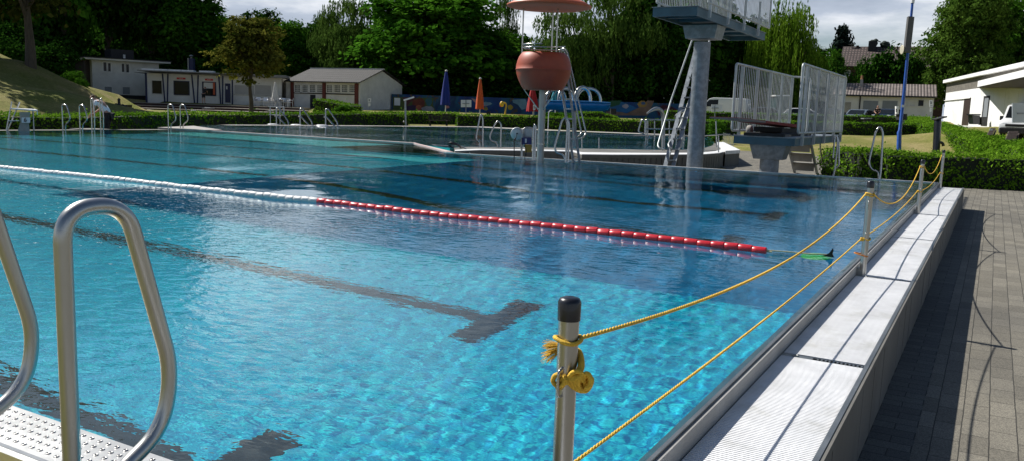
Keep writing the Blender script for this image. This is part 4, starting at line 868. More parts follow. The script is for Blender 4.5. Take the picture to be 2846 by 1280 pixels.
def sign_text(txt, size, m, par, loc, u, n, extr=.004):
    cu = bpy.data.curves.new('lettering', 'FONT'); cu.body = txt; cu.size = size; cu.extrude = extr; cu.align_x = 'CENTER'; cu.align_y = 'CENTER'
    o = bpy.data.objects.new('lettering', cu); me = bpy.data.meshes.new_from_object(o); bpy.data.objects.remove(o)
    o = bpy.data.objects.new('lettering', me); sc.collection.objects.link(o); me.materials.append(m)
    X = Vector(u).normalized(); Zv = Vector((0, 0, 1)); Yv = X.cross(Zv); r = root_of(par); Mi = (Matrix.Translation(r.location) @ r.rotation_euler.to_matrix().to_4x4()).inverted()
    MM = Matrix(((X.x, Zv.x, Yv.x, loc[0]), (X.y, Zv.y, Yv.y, loc[1]), (X.z, Zv.z, Yv.z, loc[2]), (0, 0, 0, 1)))
    me.transform(Mi @ MM if True else MM); o.parent = par; return o
for x0, x1, y0 in ((491.5, 516, 216), (570, 592.3, 219.3)):
    b = MB(); f.rect(b, x0, y0, x1, y0+5.8, -.08, -.03); s_ = part('sign_board', b, mat('red_sign', (.55, .015, .012), .5), t, True); uc, zc = f.uv((x0+x1)/2, y0+2.9)
    sign_text('KIOSK', .13, M['signwhite'], s_, f.P(uc, -.085, zc), f.u, f.n)
b = MB(); f.rect(b, 625.5, 232.5, 641, 286, -.05, .02); d_ = part('door', b, M['navy'], t, True); b = MB(); f.rect(b, 628.5, 240, 632.5, 249, -.06, -.051); part('notice', b, M['signwhite'], d_, True)
for x0, x1 in ((652, 706), (709, 753)):
    b = MB(); f.rect(b, x0, 237, x1, 264.5, -.04, .01); part('shutter', b, mat('pale_shutter', (.40, .39, .37), .7, 0, .06, 2, .0), t, True)
b = MB(); f.rect(b, 650, 264.8, 783, 266.2, -.07, .01); part('ledge', b, M['steel_dull'], t, True)

# changing house with tiled roof and brick pilasters
C_ = U(997, 290, 85.); lat = (997-1423)/FL*85; 
def cw(l, d): p = np.array([l*R[0, 0]+d*R[0, 2], l*R[1, 0]+d*R[1, 2]]); return Vector((p[0], p[1], 0))
Cc = cw(lat, 85); Aa = cw(lat-.90*8.8, 85+.43*8.8)
f = Fr(0, 0, 0, 0, Aa, Cc); Lf = f.L; zb = .35; zt = f.uv(997, 229)[1]
t = thing('changing_house', 'small white changing house with dark tiled gable roof and red brick pilasters', 'building', f.P(Lf/2, 0, zb))
Wd = 7.6; zr = zt+1.35
b = MB(); f.box(b, 0, Lf, 0, Wd, zb-.4, zt-.02)
b.add([f.P(Lf, 0, zt-.02), f.P(Lf, Wd, zt-.02), f.P(Lf, Wd/2, zr-.06)], [(0, 1, 2)]); b.add([f.P(0, 0, zt-.02), f.P(0, Wd, zt-.02), f.P(0, Wd/2, zr-.06)], [(2, 1, 0)]); part('wall', b, M['render'], t, True)
fo = bpy.data.objects
def gable_roof(t, f, u0, u1, n0, n1, z0, zr, m, th=.1, nm='roof'):
    nm_ = (n0+n1)/2; r0 = thing  # noqa
    b = MB()
    for (na, nb) in ((n0, nm_), (n1, nm_)):
        P = [(u0, na, z0), (u1, na, z0), (u1, nb, zr), (u0, nb, zr)]; P = P if na < nb else [P[1], P[0], P[3], P[2]]
        lo_ = [f.P(*p) for p in P]; hi_ = [q+Vector((0, 0, th)) for q in lo_]; b.hexa(lo_+hi_)
    o = part(nm, b, m, t, True); return o
# roofs carry their own object axes (x along the eaves) so that the tile rows run along them
def roof_part(t, f, u0, u1, n0, n1, z0, zr, m, th=.1):
    o = gable_roof(t, f, u0, u1, n0, n1, z0, zr, m, th)
    a = math.atan2(f.u.y, f.u.x); Mr = Matrix.Rotation(a, 4, 'Z'); o.data.transform(Mr.inverted()); o.rotation_euler = (0, 0, a); return o
roof_part(t, f, -.3, Lf+.25, -.45, Wd+.45, zt-.12, zr, M['tile_dark'])
b = MB(); f.box(b, -.3, Lf+.25, Wd/2-.12, Wd/2+.12, zr+.06, zr+.17); part('ridge', b, M['render'], t, True)
for x0, x1 in ((808, 817), (897.5, 906), (987, 996.5)):
    b = MB(); a = f.uv(x0, 260)[0]; c = f.uv(x1, 260)[0]; f.box(b, a, c, -.12, .0, zb-.3, zt-.15); part('pilaster', b, M['brick'], t, True)
for x0, x1 in ((820, 834.5), (841, 855.5), (862, 877), (882.5, 896), (909, 923.5), (930, 945), (951, 966), (971.5, 985.5)): f.window(t, x0, 237.3, x1, 257, mat('glass_block', (.05, .06, .055), .25, 0, .4, 14) if x0 == 820 else bpy.data.materials['glass_block'], fr=.06, bars=3)
b = MB(); f.rect(b, 818, 260, 986, 262, -.06, .0); part('sill', b, M['blackmat'], t, True)
b = MB(); f.rect(b, 862.5, 264, 877, 304, -.04, .03); d_ = part('door', b, M['blackmat'], t, True)
b = MB(); f.rect(b, 877.5, 286, 883, 304, -.35, -.05); part('bin', b, M['navy'], d_, True)

# wall with a mural
f = Fr(1088, 88, 1905, 88); zb = .3; zt = f.uv(1500, 276)[1]
t = thing('painted_wall', 'long low concrete wall covered in colourful seaside mural painting', 'wall', f.P(f.L/2, 0, zb))
m, n, bs, tc = nodes_of('mural_paint', .8)
nz = nd(n, 'TexNoise', Scale=.22, Detail=5., Distortion=1.6); n.links.new(tc.outputs['Object'], nz.inputs['Vector'])
nz2 = nd(n, 'TexNoise', Scale=.9, Detail=3., Distortion=2.5); n.links.new(tc.outputs['Object'], nz2.inputs['Vector'])
c1 = ramp(n, nz.outputs[0], [(.3, (.008, .02, .10)), (.44, (.01, .05, .18)), (.5, (.012, .09, .15)), (.58, (.01, .03, .09)), (.7, (.03, .11, .18))]).outputs[0]
c2 = ramp(n, nz2.outputs[0], [(.35, (.0, .0, .0)), (.62, (.0, .0, .0)), (.64, (1, 1, 1)), (.75, (1, 1, 1))]).outputs[0]
n.links.new(mixrgb(n, c2, c1, (.09, .055, .025)), bs.inputs['Base Color']); M['mural'] = m
b = MB(); f.box(b, 0, f.L, 0, .25, zb-.3, zt); part('wall', b, M['mural'], t, True)
def mshape(pts, col, k, nm='painted_shape'):
    P = [f.uv(*p) for p in pts]; b = MB(); n_ = len(P); F0 = [f.P(u, -.003*k, z) for u, z in P]; F1 = [f.P(u, .05, z) for u, z in P]
    b.add(F0+F1, [tuple(range(n_)), tuple(range(2*n_-1, n_-1, -1))]+[(i, n_+i, n_+(i+1) % n_, (i+1) % n_) for i in range(n_)]); return part(nm, b, mat('mural_colour', col, .8, 0, .25, 1.2), t, True)
def blob(cx, cy, rx, ry, sd=0, n_=18, j=.18): g = random.Random(sd); return [(cx+rx*math.cos(6.283*i/n_)*(1+g.uniform(-j, j)), min(311, max(274, cy+ry*math.sin(6.283*i/n_)*(1+g.uniform(-j, j))))) for i in range(n_)]
mshape([(1092, 270), (1206, 273), (1203, 292), (1212, 311), (1092, 308)], (.07, .10, .025), 1)
mshape([(1118, 271), (1160, 272), (1140, 286), (1128, 300), (1124, 288)], (.10, .03, .035), 2)
mshape(blob(1164, 288, 18, 14, 3), (.16, .035, .02), 3); mshape(blob(1150, 302, 24, 9, 4), (.04, .02, .06), 4); mshape(blob(1188, 304, 18, 8, 5), (.28, .28, .30), 5); mshape(blob(1164, 300, 9, 7, 8), (.35, .10, .05), 6)
mshape(blob(1192, 283, 9, 12, 6), (.03, .12, .15), 4)
mshape([(1310, 274), (1322, 276), (1356, 294), (1350, 297), (1318, 284)], (.42, .25, .25), 2)
mshape(blob(1352, 289, 16, 5, 9), (.20, .30, .36), 3); mshape(blob(1243, 298, 6, 4, 10), (.5, .18, .16), 2); mshape(blob(1350, 303, 6, 5, 11), (.35, .28, .05), 4)
mshape(blob(1418, 299, 8, 7, 12), (.5, .35, .03), 3); mshape([(1424, 278), (1460, 276), (1470, 300), (1450, 306), (1440, 292), (1426, 286)], (.16, .30, .36), 2)
mshape([(1682, 312), (1706, 308), (1742, 316), (1775, 300), (1795, 284), (1800, 280), (1818, 281), (1800, 322), (1700, 321)], (.24, .15, .10), 2)
mshape([(1695, 283), (1720, 281), (1760, 296), (1770, 302), (1742, 314), (1712, 311), (1690, 300)], (.02, .14, .32), 3)
mshape([(1690, 281), (1728, 280), (1722, 292), (1700, 298), (1690, 294)], (.02, .10, .04), 4)
mshape(blob(1738, 296, 8, 6, 15), (.42, .38, .42), 5); mshape(blob(1785, 290, 13, 9, 16), (.38, .22, .05), 5); mshape(blob(1788, 288, 6, 4, 17), (.05, .12, .25), 6)
mshape([(1830, 322), (1824, 305), (1842, 292), (1868, 297), (1890, 310), (1892, 323)], (.07, .012, .025), 3); mshape(blob(1853, 308, 9, 5, 19), (.35, .2, .24), 4)
b = MB(); f.rect(b, 1096, 272.5, 1112, 294, -.06, -.03); po = part('notice', b, M['signwhite'], t, True)

# ---------------------------------------------------------------- right-hand buildings
f = Fr(2319, 84, 2595, 80.5); zb = .6; zt = f.uv(2400, 265)[1]
t = thing('garage_row', 'low white garage building with brown corrugated roof behind the parked cars', 'building', f.P(f.L/2, 0, zb))
uE = f.uv(2597, 270)[0]; Wd = 5.5; zr = f.uv(2400, 237)[1]+.15
b = MB(); f.box(b, 0, uE, 0, Wd, zb-.5, zt); 
for u_ in (0, uE): b.add([f.P(u_, 0, zt), f.P(u_, Wd, zt), f.P(u_, Wd/2, zr-.15)], [(0, 1, 2)] if u_ else [(2, 1, 0)])
part('wall', b, M['render_warm'], t, True)
roof_part(t, f, -.25, uE+.2, -.5, Wd+.5, zt-.1, zr, M['corrugated'], .12)
b = MB(); f.box(b, -.2, uE, -.58, -.48, zt-.14, zt-.03); b.tube([f.P(f.uv(2392, 262)[0], -.08, zt-.1), f.P(f.uv(2392, 262)[0], -.08, zb)], .06, 8); part('gutter_pipe', b, M['blackmat'], t, True)
for x0, x1 in ((2400, 2437.5), (2453.5, 2491.5)):
    b = MB(); f.rect(b, x0, 280.5, x1, 318, -.03, .02); part('garage_door', b, M['greydoor'], t, True)
b = MB(); f.rect(b, 2335.5, 284, 2363, 318, -.03, .02); part('wide_door', b, M['concrete'], t, True)
for x0, x1 in ((2519, 2524), (2529.5, 2543), (2553, 2566)): f.window(t, x0, 279, x1, 295.5, M['render'] if x0 < 2550 else M['darkglass'], fr=.06)
b = MB(); a0, a1 = f.uv(2388, 240)[0], f.uv(2396, 240)[0]; f.box(b, a0, a1, 1.8, 2.2, zr-.5, f.uv(2392, 219)[1]); part('chimney', b, M['concrete'], t, True)
b = MB(); b.lathe(f.P((a0+a1)/2, 2, f.uv(2392, 219)[1]), [(.12, 0), (.10, .4)], 10); part('chimney_pot', b, mat('clay_pot', (.4, .2, .1), .8), t, True)
b = MB(); f.rect(b, 2320, 286, 2321.5, 292, -.1, 0); part('wall_lamp', b, M['blackmat'], t, True)

f = Fr(2322, 118, 2620, 112.5); zt = f.uv(2400, 184)[1]; zr = f.uv(2400, 126)[1]
t = thing('brick_house', 'large dark brick house with a tall brown tiled roof above the garages', 'house', f.P(8, 0, 1))
uE = f.L; b = MB(); f.box(b, .3, uE, 0, 10, .5, zt); part('wall', b, M['housebrick'], t, True)
roof_part(t, f, 0, uE+.3, -.6, 10.6, zt-.25, zr, M['tile_brown'], .2)
f.window(t, 2345.5, 197, 2360, 210, M['greydoor'], fr=.12)
for x0, y0, x1, y1, m_ in ((2412, 108, 2434, 127, M['blackmat']), (2375.5, 119.5, 2383, 127, M['housebrick'])):
    b = MB(); a0, z0 = f.uv(x0, y0); a1, _ = f.uv(x1, y0); f.box(b, a0, a1, 3.6 if x0 > 2400 else 4.5, 5.6, zr-1.2, z0); part('chimney', b, m_, t, True)
b = MB()
for cx_, cy_, sd in ((2425, 112, 1), (2458, 116, 2)):
    g = random.Random(sd)
    for k in range(26):
        a = f.uv(cx_+g.uniform(-9, 9), cy_+g.uniform(-7, 6)); c = f.P(a[0], 5+g.uniform(-.4, .4), a[1]); b.lathe(c, [(.01, -.3), (.28, -.1), (.3, .1), (.01, .3)], 6)
a = f.uv(2446, 109); c = f.uv(2436, 105); b.beam(f.P(a[0], 5, a[1]), f.P(c[0], 5, c[1]), .1, .12); part('roof_ornament', b, mat('mossy_stone', (.03, .045, .035), .9, 0, .4, 3), t, True)
b = MB(); a = f.uv(2362, 119); b.lathe(f.P(a[0], 4.6, a[1]), [(.01, .0), (.3, .04), (.55, .16)], 16, sy=.3); b.tube([f.P(a[0], 4.7, a[1]-.6), f.P(a[0], 4.7, a[1])], .04, 6); part('dish', b, M['greydoor'], t, True)

# hall on the right
dl, dr = 70., 46.5
f = Fr(2627, dl, 2860, dr); zt = f.uv(2631, 228)[1]; zb = 1.05
t = thing('cladded_hall', 'bright white flat-roofed hall with vertical cladding panels and a broad canopy', 'building', f.P(f.L/2, 0, zb))
b = MB(); f.box(b, 0, f.L+8, .0, 14, .3, zt-.9); part('wall', b, M['panels'], t, True)
b = MB(); f.box(b, -.1, f.L+8, -.35, 14.2, zt-.14, zt+.1); part('roof_edge', b, M['panels'], t, True)
b = MB(); f.box(b, -.02, f.L+8, -.06, .3, zt-.92, zt-.142); part('slate_band', b, mat('slate_band', (.17, .155, .13), .7, 0, .3, 4, .2, 20), t, True)
us = [0]+[f.uv(x, 300)[0] for x in (2644.7, 2664, 2683, 2707.6, 2731.7, 2760.7, 2793, 2829.5)]+[f.L+8]
for i in range(len(us)-1):
    b = MB(); f.box(b, us[i]+.02, us[i+1]-.02, -.05, .0, zb-.1, zt-.93); part('cladding_panel', b, M['panels'], t, True)
for x0, x1, y0, m_ in ((2680.5, 2698.5, 273, mat('dark_brown_door', (.04, .025, .02), .5)), (2734.5, 2751, 267.5, M['blackmat'])):
    b = MB(); f.box(b, f.uv(x0, 300)[0], f.uv(x1, 300)[0], -.08, -.045, zb, f.uv((x0+x1)/2, y0)[1]); d_ = part('door', b, m_, t, True)
    if x0 > 2700: b = MB(); f.box(b, f.uv(x0+4, 300)[0], f.uv(x1-1.5, 300)[0], -.095, -.081, zb+.1, f.uv(2742, 270)[1]-.1); part('pane', b, M['greydoor'], d_, True)
fo_ = Fr(0, 0, 0, 0, f.P(0, -1.7, 0), f.P(f.L, -1.7, 0))
I0, I1, O0, O1 = f.uv(2724, 244), f.uv(2885, 246), fo_.uv(2716, 243.5), fo_.uv(2885, 207)
Q0, Q1, Q2, Q3 = f.P(I0[0], -.06, I0[1]), f.P(I1[0], -.06, I1[1]), fo_.P(O1[0], 0, O1[1]), fo_.P(O0[0], 0, O0[1])
b = MB(); b.hexa([Q3+Vector((0, 0, .02)), Q2+Vector((0, 0, .02)), Q1+Vector((0, 0, .02)), Q0+Vector((0, 0, .02)), Q3+Vector((0, 0, .38)), Q2+Vector((0, 0, .38)), Vector((Q1.x, Q1.y, Q2.z+.38)), Vector((Q0.x, Q0.y, Q3.z+.38))]); part('canopy', b, M['panels'], t, True)
b = MB(); sh_ = Vector((0, 0, -.012)); b.hexa([Q3*.98+Q0*.02+sh_, Q2*.98+Q1*.02+sh_, Q1+sh_, Q0+sh_, Q3*.98+Q0*.02+Vector((0, 0, .018)), Q2*.98+Q1*.02+Vector((0, 0, .018)), Q1+Vector((0, 0, .018)), Q0+Vector((0, 0, .018))]); part('canopy_soffit', b, M['blackwood'], t, True)
b = MB(); b.tube([f.P(0, -.12, f.uv(2627, 281)[1]), f.P(f.uv(2698, 300)[0], -.12, f.uv(2627, 281)[1])], .035, 8); part('pipe', b, M['render_warm'], t, True)
# ---------------------------------------------------------------- foliage
M['leaf_dark'] = leafmat('dark_green_leaves', (0.0108, 0.0405, 0.0054), (0.0486, 0.1283, 0.0135), .22)
M['leaf_mid'] = leafmat('mid_green_leaves', (0.0189, 0.0702, 0.0068), (0.0945, 0.2295, 0.0189), .30)
M['leaf_bright'] = leafmat('bright_green_leaves', (0.0216, 0.0878, 0.0068), (0.1080, 0.2835, 0.0216), .32)
M['leaf_willow'] = leafmat('yellow_green_willow_leaves', (0.0540, 0.1283, 0.0081), (0.1890, 0.3105, 0.0297), .35)
M['leaf_birch'] = leafmat('grey_green_birch_leaves', (0.0351, 0.0810, 0.0135), (0.1215, 0.2025, 0.0378), .32)
M['leaf_bronze'] = leafmat('bronze_green_leaves', (.058, .075, .012), (.21, .20, .035), .28)
M['leaf_ash'] = leafmat('mid_green_ash_leaves', (.030, .070, .010), (.115, .200, .030), .32)
M['leaf_olive'] = leafmat('olive_green_leaves', (0.0270, 0.0459, 0.0095), (0.1080, 0.1188, 0.0243), .25)
M['needle'] = leafmat('blue_black_needles', (.008, .014, .012), (.022, .034, .028), .05)
M['leaf_hedge'] = leafmat('hornbeam_hedge_leaves', (0.0351, 0.1080, 0.0054), (0.1688, 0.3172, 0.0243), .32)
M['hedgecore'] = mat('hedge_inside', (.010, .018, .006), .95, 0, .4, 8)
def leafmesh(C, N, S, rg_, asp=1.7, T=None):
    n = len(C); N = N/np.linalg.norm(N, axis=1, keepdims=True)
    if T is None: T = rg_.normal(size=(n, 3))
    T = T-N*(T*N).sum(1, keepdims=True); T /= np.linalg.norm(T, axis=1, keepdims=True)+1e-9; Bv = np.cross(N, T)
    S = np.asarray(S).reshape(-1, 1)*np.ones((n, 1)); hL = S*asp/2; hW = S/2
    V = np.stack([C-T*hL, C-Bv*hW+N*hW*.25, C+T*hL, C+Bv*hW+N*hW*.25], 1).reshape(-1, 3)
    F = np.arange(4*n).reshape(n, 4); return V, F
def mesh_arrays(name, V, F, mats, mi=None):
    me = bpy.data.meshes.new(name); me.vertices.add(len(V)); me.vertices.foreach_set('co', np.asarray(V, dtype=np.float32).ravel())
    me.loops.add(F.size); me.loops.foreach_set('vertex_index', F.ravel().astype(np.int32)); me.polygons.add(len(F))
    me.polygons.foreach_set('loop_start', np.arange(0, F.size, 4, dtype=np.int32))
    if mi is not None: me.polygons.foreach_set('material_index', mi.astype(np.int32))
    for m_ in mats: me.materials.append(m_)
    me.update(calc_edges=True); me.validate(); return me
def blobs_auto(rg_, H, rad, base, nb, shape='round'):
    out = []
    for k in range(nb):
        a = rg_.uniform(0, 6.28); h = base+(H-base)*rg_.uniform(.12, .92) if k else base+(H-base)*.5
        t_ = (h-base)/(H-base); prof = math.sin(math.pi*min(1, .12+.85*t_))**.7 if shape == 'round' else (1-t_)**.8+.06
        r0 = rad*prof*rg_.uniform(.35, .68) if k else 0; s = rad*rg_.uniform(.32, .5)*(prof*.6+.4) if k else rad*.62
        out.append((r0*math.cos(a), r0*math.sin(a), h, s, s, s*rg_.uniform(.6, .85)))
    return out
def crown_mesh(name, seed, H, rad, base, m_, nb=26, clumps=420, per=34, cr=.55, leaf=.26, shape='round', droop=0., up=.7):
    g = np.random.default_rng(seed); B = np.array(blobs_auto(g, H, rad, base, nb, shape))
    k = g.choice(len(B), clumps, p=(B[:, 3]**2)/(B[:, 3]**2).sum()); d = g.normal(size=(clumps, 3)); d[:, 2] = d[:, 2]*.9+.15; d /= np.linalg.norm(d, axis=1, keepdims=True)
    q = g.uniform(.72, 1.06, (clumps, 1)); cc = B[k, :3]+d*B[k, 3:6]*q
    if droop > 0:
        n_ = clumps*per; ci = np.repeat(np.arange(clumps), per); st = g.integers(0, 5, n_); Ls = g.uniform(.35, 1, (clumps, 5))[ci, st]*droop; tt_ = g.uniform(0, 1, n_)
        off = g.normal(size=(clumps, 5, 2))[ci, st]*cr*.7; out = d[ci, :2]*np.sqrt(tt_)[:, None]*.35*cr
        C = cc[ci]+np.column_stack([off+out+g.normal(size=(n_, 2))*.05, -tt_*Ls+g.normal(size=n_)*.08]); C[:, 2] = np.maximum(C[:, 2], .3+g.uniform(0, .6, n_))
        N = np.column_stack([g.normal(size=(n_, 2))+d[ci, :2]*.8, g.normal(size=n_)*.25+.15]); T = np.column_stack([g.normal(size=(n_, 2))*.22, -np.ones(n_)])
        S = leaf*.55*g.uniform(.6, 1.2, n_); V, F = leafmesh(C, N, S, g, 3.2, T)
    else:
        n_ = clumps*per; ci = np.repeat(np.arange(clumps), per); sz = g.uniform(.6, 1.3, clumps)[ci]
        off = g.normal(size=(n_, 3))*np.array([1, 1, .5])*cr*sz[:, None]*.62; C = cc[ci]+off-np.array([0, 0, 1])*(off[:, :2]**2).sum(1)[:, None]*.25
        N = d[ci]*.55+np.array([0, 0, up])+g.normal(size=(n_, 3))*.42; S = leaf*g.uniform(.55, 1.25, n_); V, F = leafmesh(C, N, S, g, 1.5)
    return mesh_arrays(name, V, F, [M[m_]]), B
def trunk_mesh(B, H, base, r, seed, nl=9):
    g = random.Random(seed); b = MB(); top = (g.uniform(-.2, .2), g.uniform(-.2, .2), base+(H-base)*.62)
    pts = [(0, 0, -.3), (.03, .02, base*.4), (g.uniform(-.12, .12), g.uniform(-.12, .12), base), top]; b.tube(bez(pts, 5), [r*1.25*(1-.75*i/15) for i in range(16)], 10)
    for i in range(nl):
        q = B[(i*3+1) % len(B)]; z0 = base*(.75+.5*i/nl)+(H-base)*.22*i/nl; s = Vector((0, 0, z0)); e = Vector((q[0], q[1], q[2])); mdl = s.lerp(e, .5)+Vector((0, 0, .25*(e-s).length*.3))
        P = bez([s, mdl, e], 5); b.tube(P, [r*.42*(1-.8*j/(len(P)-1)) for j in range(len(P))], 6)
    me = bpy.data.meshes.new('trunk'); me.from_pydata([tuple(v) for v in b.v], [], b.f); me.polygons.foreach_set('use_smooth', b.sm); me.materials.append(M['bark']); return me
TYPES = {}
def treetype(key, seed, H, rad, base, m_, r=.22, **kw):
    cm, B = crown_mesh('crown', seed, H, rad, base, m_, **kw); TYPES[key] = (cm, trunk_mesh(B, H, base, r, seed), H, rad)
treetype('beech', 1, 12, 5.2, 1.6, 'leaf_bright', nb=40, clumps=620, per=40, cr=.75, leaf=.30, r=.3)
treetype('oak', 2, 13, 5.4, 2.2, 'leaf_dark', nb=34, clumps=520, per=34, cr=.85, leaf=.36, r=.3)
treetype('maple', 3, 12, 5., 2., 'leaf_mid', nb=34, clumps=520, per=34, cr=.8, leaf=.34, r=.3)
treetype('birch', 4, 13, 3.6, 2.2, 'leaf_birch', nb=30, clumps=420, per=44, cr=.6, leaf=.22, droop=1.7, r=.18)
treetype('willow', 5, 12, 4.9, 2.6, 'leaf_willow', nb=26, clumps=520, per=60, cr=.6, leaf=.24, droop=4.2, r=.35)
treetype('ash', 12, 12, 4.8, 1.6, 'leaf_ash', nb=40, clumps=900, per=46, cr=.55, leaf=.20, up=.5, r=.3)
treetype('chestnut', 6, 4.9, 2.15, 1.7, 'leaf_bronze', nb=24, clumps=330, per=26, cr=.30, leaf=.15, r=.13)
treetype('olive', 7, 13, 6., 3.4, 'leaf_olive', nb=34, clumps=620, per=38, cr=.75, leaf=.26, r=.28)
treetype('conifer', 8, 11, 3., .6, 'needle', nb=34, clumps=420, per=30, cr=.6, leaf=.34, shape='cone', up=.2, r=.25)
treetype('shrub', 9, 3.6, 2.4, .2, 'leaf_dark', nb=18, clumps=220, per=30, cr=.5, leaf=.22, r=.08)
treetype('shrub_lit', 10, 3., 2., .2, 'leaf_mid', nb=16, clumps=190, per=30, cr=.42, leaf=.18, r=.08)
def tree(key, px, d, ytop, wpx, label, rz, name=None, cat='tree', group=None, zb=None, wide=None):
    cm, tm, H, rad = TYPES[key]; p = GP(px, d); z0 = p.z-.05 if zb is None else zb
    top = U(px, ytop, d).z; sz = (top-z0)/H; sw = (wpx/2*d/FL)/(rad*1.08); t = thing(name or key+'_tree', label, cat, (p.x, p.y, z0), rz, group)
    t.scale = (sw, sw, sz)
    for nm_, me_ in (('crown', cm), ('trunk', tm)): o = bpy.data.objects.new(nm_, me_); sc.collection.objects.link(o); o.parent = t
    return t
# front row, left to right
tree('olive', 85, 50, -480, 620, 'big olive green tree on the grassy slope, trunk visible in shade', .3, 'slope_tree')
tree('oak', -150, 56, -520, 460, 'dark tree at the left edge behind the big slope tree', 1.2, 'slope_tree')
tree('oak', -420, 80, -260, 420, 'tall dark tree beyond the slope, just outside the left edge', 3.3, 'slope_tree')
tree('maple', -700, 76, -160, 420, 'broad green tree far beyond the slope, outside the left edge', .8, 'slope_tree')
tree('oak', 300, 104, -430, 360, 'dark leafy tree rising behind the white house roof', 2.1, 'oak_tree')
tree('maple', 185, 98, -480, 380, 'tall green tree between the slope tree and the white house', .9, 'maple_tree')
tree('oak', 425, 106, -300, 280, 'dark tree straight above the kiosk chimney', 4.1, 'oak_tree')
tree('maple', 545, 103, -20, 250, 'lighter green tree just left of the bronze leaved tree', 5.2, 'maple_tree')
tree('chestnut', 697, 58, 58, 225, 'round bronze leaved tree on a thin trunk in front of the kiosk steps', .4, 'chestnut_tree')
tree('oak', 722, 114, 22, 170, 'dark round-topped tree behind the bronze leaved tree', 3.3, 'oak_tree')
tree('maple', 812, 110, 58, 170, 'rounded green tree above the tiled changing house, left of the tall birch', 1.1, 'maple_tree')
tree('oak', 880, 113, 50, 150, 'dark tree squeezed between the rounded green tree and the tall birch', 2.2, 'oak_tree')
tree('birch', 975, 104, -28, 190, 'tall loose birch above the changing house ridge', .2, 'birch_tree')
tree('birch', 915, 106, 8, 120, 'smaller birch leaning against the left side of the tall birch', 2.8, 'birch_tree')
tree('beech', 1215, 97, -45, 470, 'huge dense bright green beech behind the blue parasol', .0, 'beech_tree')
tree('beech', 1085, 103, 90, 240, 'lower beech crown overhanging the right gable of the changing house', 2.5, 'beech_tree')
tree('maple', 1350, 100, 75, 300, 'broad green tree to the right of the huge beech, behind the lifeguard pod', 3.9, 'maple_tree')
tree('birch', 1398, 104, -40, 90, 'thin pale birch top peeping out left of the red sunroof', 1.7, 'birch_tree')
tree('birch', 1560, 90, 0, 230, 'drooping birch right behind the lifeguard pod and its ladder', 3.1, 'birch_tree')
tree('birch', 1700, 92, -70, 260, 'tall drooping birch with sky showing through, left of the diving tower', 4.4, 'birch_tree')
tree('oak', 1630, 97, 105, 340, 'dark leafy mass under the drooping birches', .7, 'oak_tree')
tree('oak', 1800, 94, -40, 260, 'dark green tree directly behind the tower ladder', 5.5, 'oak_tree')
tree('maple', 1925, 98, -50, 270, 'tall green tree behind the diving tower column', 1.9, 'maple_tree')
tree('oak', 2050, 97, 40, 200, 'dark tree between the diving tower and the bright willow', 2.9, 'oak_tree')
tree('willow', 2190, 90, -2, 205, 'bright yellow-green weeping willow behind the low diving stand', .6, 'willow_tree')
tree('willow', 2110, 92, 60, 140, 'smaller drooping willow at the left flank of the bright willow', 2.6, 'willow_tree')
tree('conifer', 2324, 132, 50, 100, 'blue-black conifer left of the brick house roof', 0, 'conifer_tree')
tree('maple', 2308, 104, 140, 56, 'small round light green tree against the brick house wall', 3.1, 'maple_tree')
tree('ash', 2668, 84, -50, 265, 'massive round green tree between the brick house and the white hall', 3.7, 'willow_tree')
tree('maple', 2700, 90, -30, 270, 'dense crown behind the massive round tree, over the hall roof', 2.7, 'maple_tree')
tree('oak', 2790, 94, 95, 260, 'dark tree behind the white hall roof', 4.6, 'oak_tree')
tree('ash', 2868, 88, 5, 150, 'round green tree cut by the right edge of the photo', 1.2, 'willow_tree')
# dark rows behind
g = random.Random(11)
for i, (px, top) in enumerate(((40, -60), (130, -90), (235, -20), (345, 5), (470, -40), (585, 40), (650, 75), (770, 95), (860, 105), (955, 75), (1040, 70), (1140, 30), (1290, 60), (1440, 175), (1490, 165), (1570, 150), (1660, 150), (1750, 95), (1850, 70), (1960, 60), (2060, 110), (2150, 90), (2235, 130))):
    tree(('oak', 'maple')[i % 2], px, 124+g.uniform(-4, 6), top, 260, 'dark crowded tree in the unbroken belt of woodland behind the bathing area', g.uniform(0, 6), 'woodland_tree', 'tree', 'trees of the dark woodland belt')
for i, px in enumerate((1010, 1110, 1190, 1280, 1370, 1450, 1540, 1630, 1720, 1800, 1890, 1970)):
    tree('shrub', px, 94+g.uniform(-2, 3), 228+g.uniform(-22, 14), 170, 'dark shrub crowding the back of the painted wall', g.uniform(0, 6), 'shrub', 'shrub', 'shrubs behind the painted wall')
for i, px in enumerate((2060, 2120, 2180, 2240, 2290)):
    tree('shrub', px, 96+g.uniform(-2, 3), 205+g.uniform(-20, 20), 150, 'dark shrub under the willow, seen through the barred railings', g.uniform(0, 6), 'shrub', 'shrub', 'shrubs under the willow')
for i, (px, top) in enumerate(((30, 60), (150, 70), (240, 105), (330, 90), (430, 100), (520, 125), (620, 130), (720, 150), (800, 160))):
    tree('shrub', px, 101+g.uniform(-2, 3) if px > 230 else 84, top+60, 190 if px > 170 else 150, 'dark undergrowth shrub behind the slope and the kiosk roofs', g.uniform(0, 6), 'shrub', 'shrub', 'undergrowth behind the kiosk')
for i, (px, top, d_) in enumerate(((-40, 60, 90), (40, 75, 92), (115, 95, 94), (190, 110, 96), (265, 100, 112), (345, 110, 113), (20, -10, 96), (110, 0, 98), (200, 20, 100), (-20, 110, 103), (60, 120, 104), (140, 125, 105), (215, 130, 106), (15, 90, 111), (95, 95, 112), (170, 100, 113), (250, 105, 114), (-60, 80, 108))):
    tree('shrub', px, d_, top, 170, 'dense dark thicket filling the gaps behind the big slope tree', g.uniform(0, 6), 'shrub', 'shrub', 'thicket behind the slope tree')
tree('shrub', 2455, 104, 148, 150, 'broad dark bush in front of the brick house, below its chimney', .4, 'bush', 'shrub')
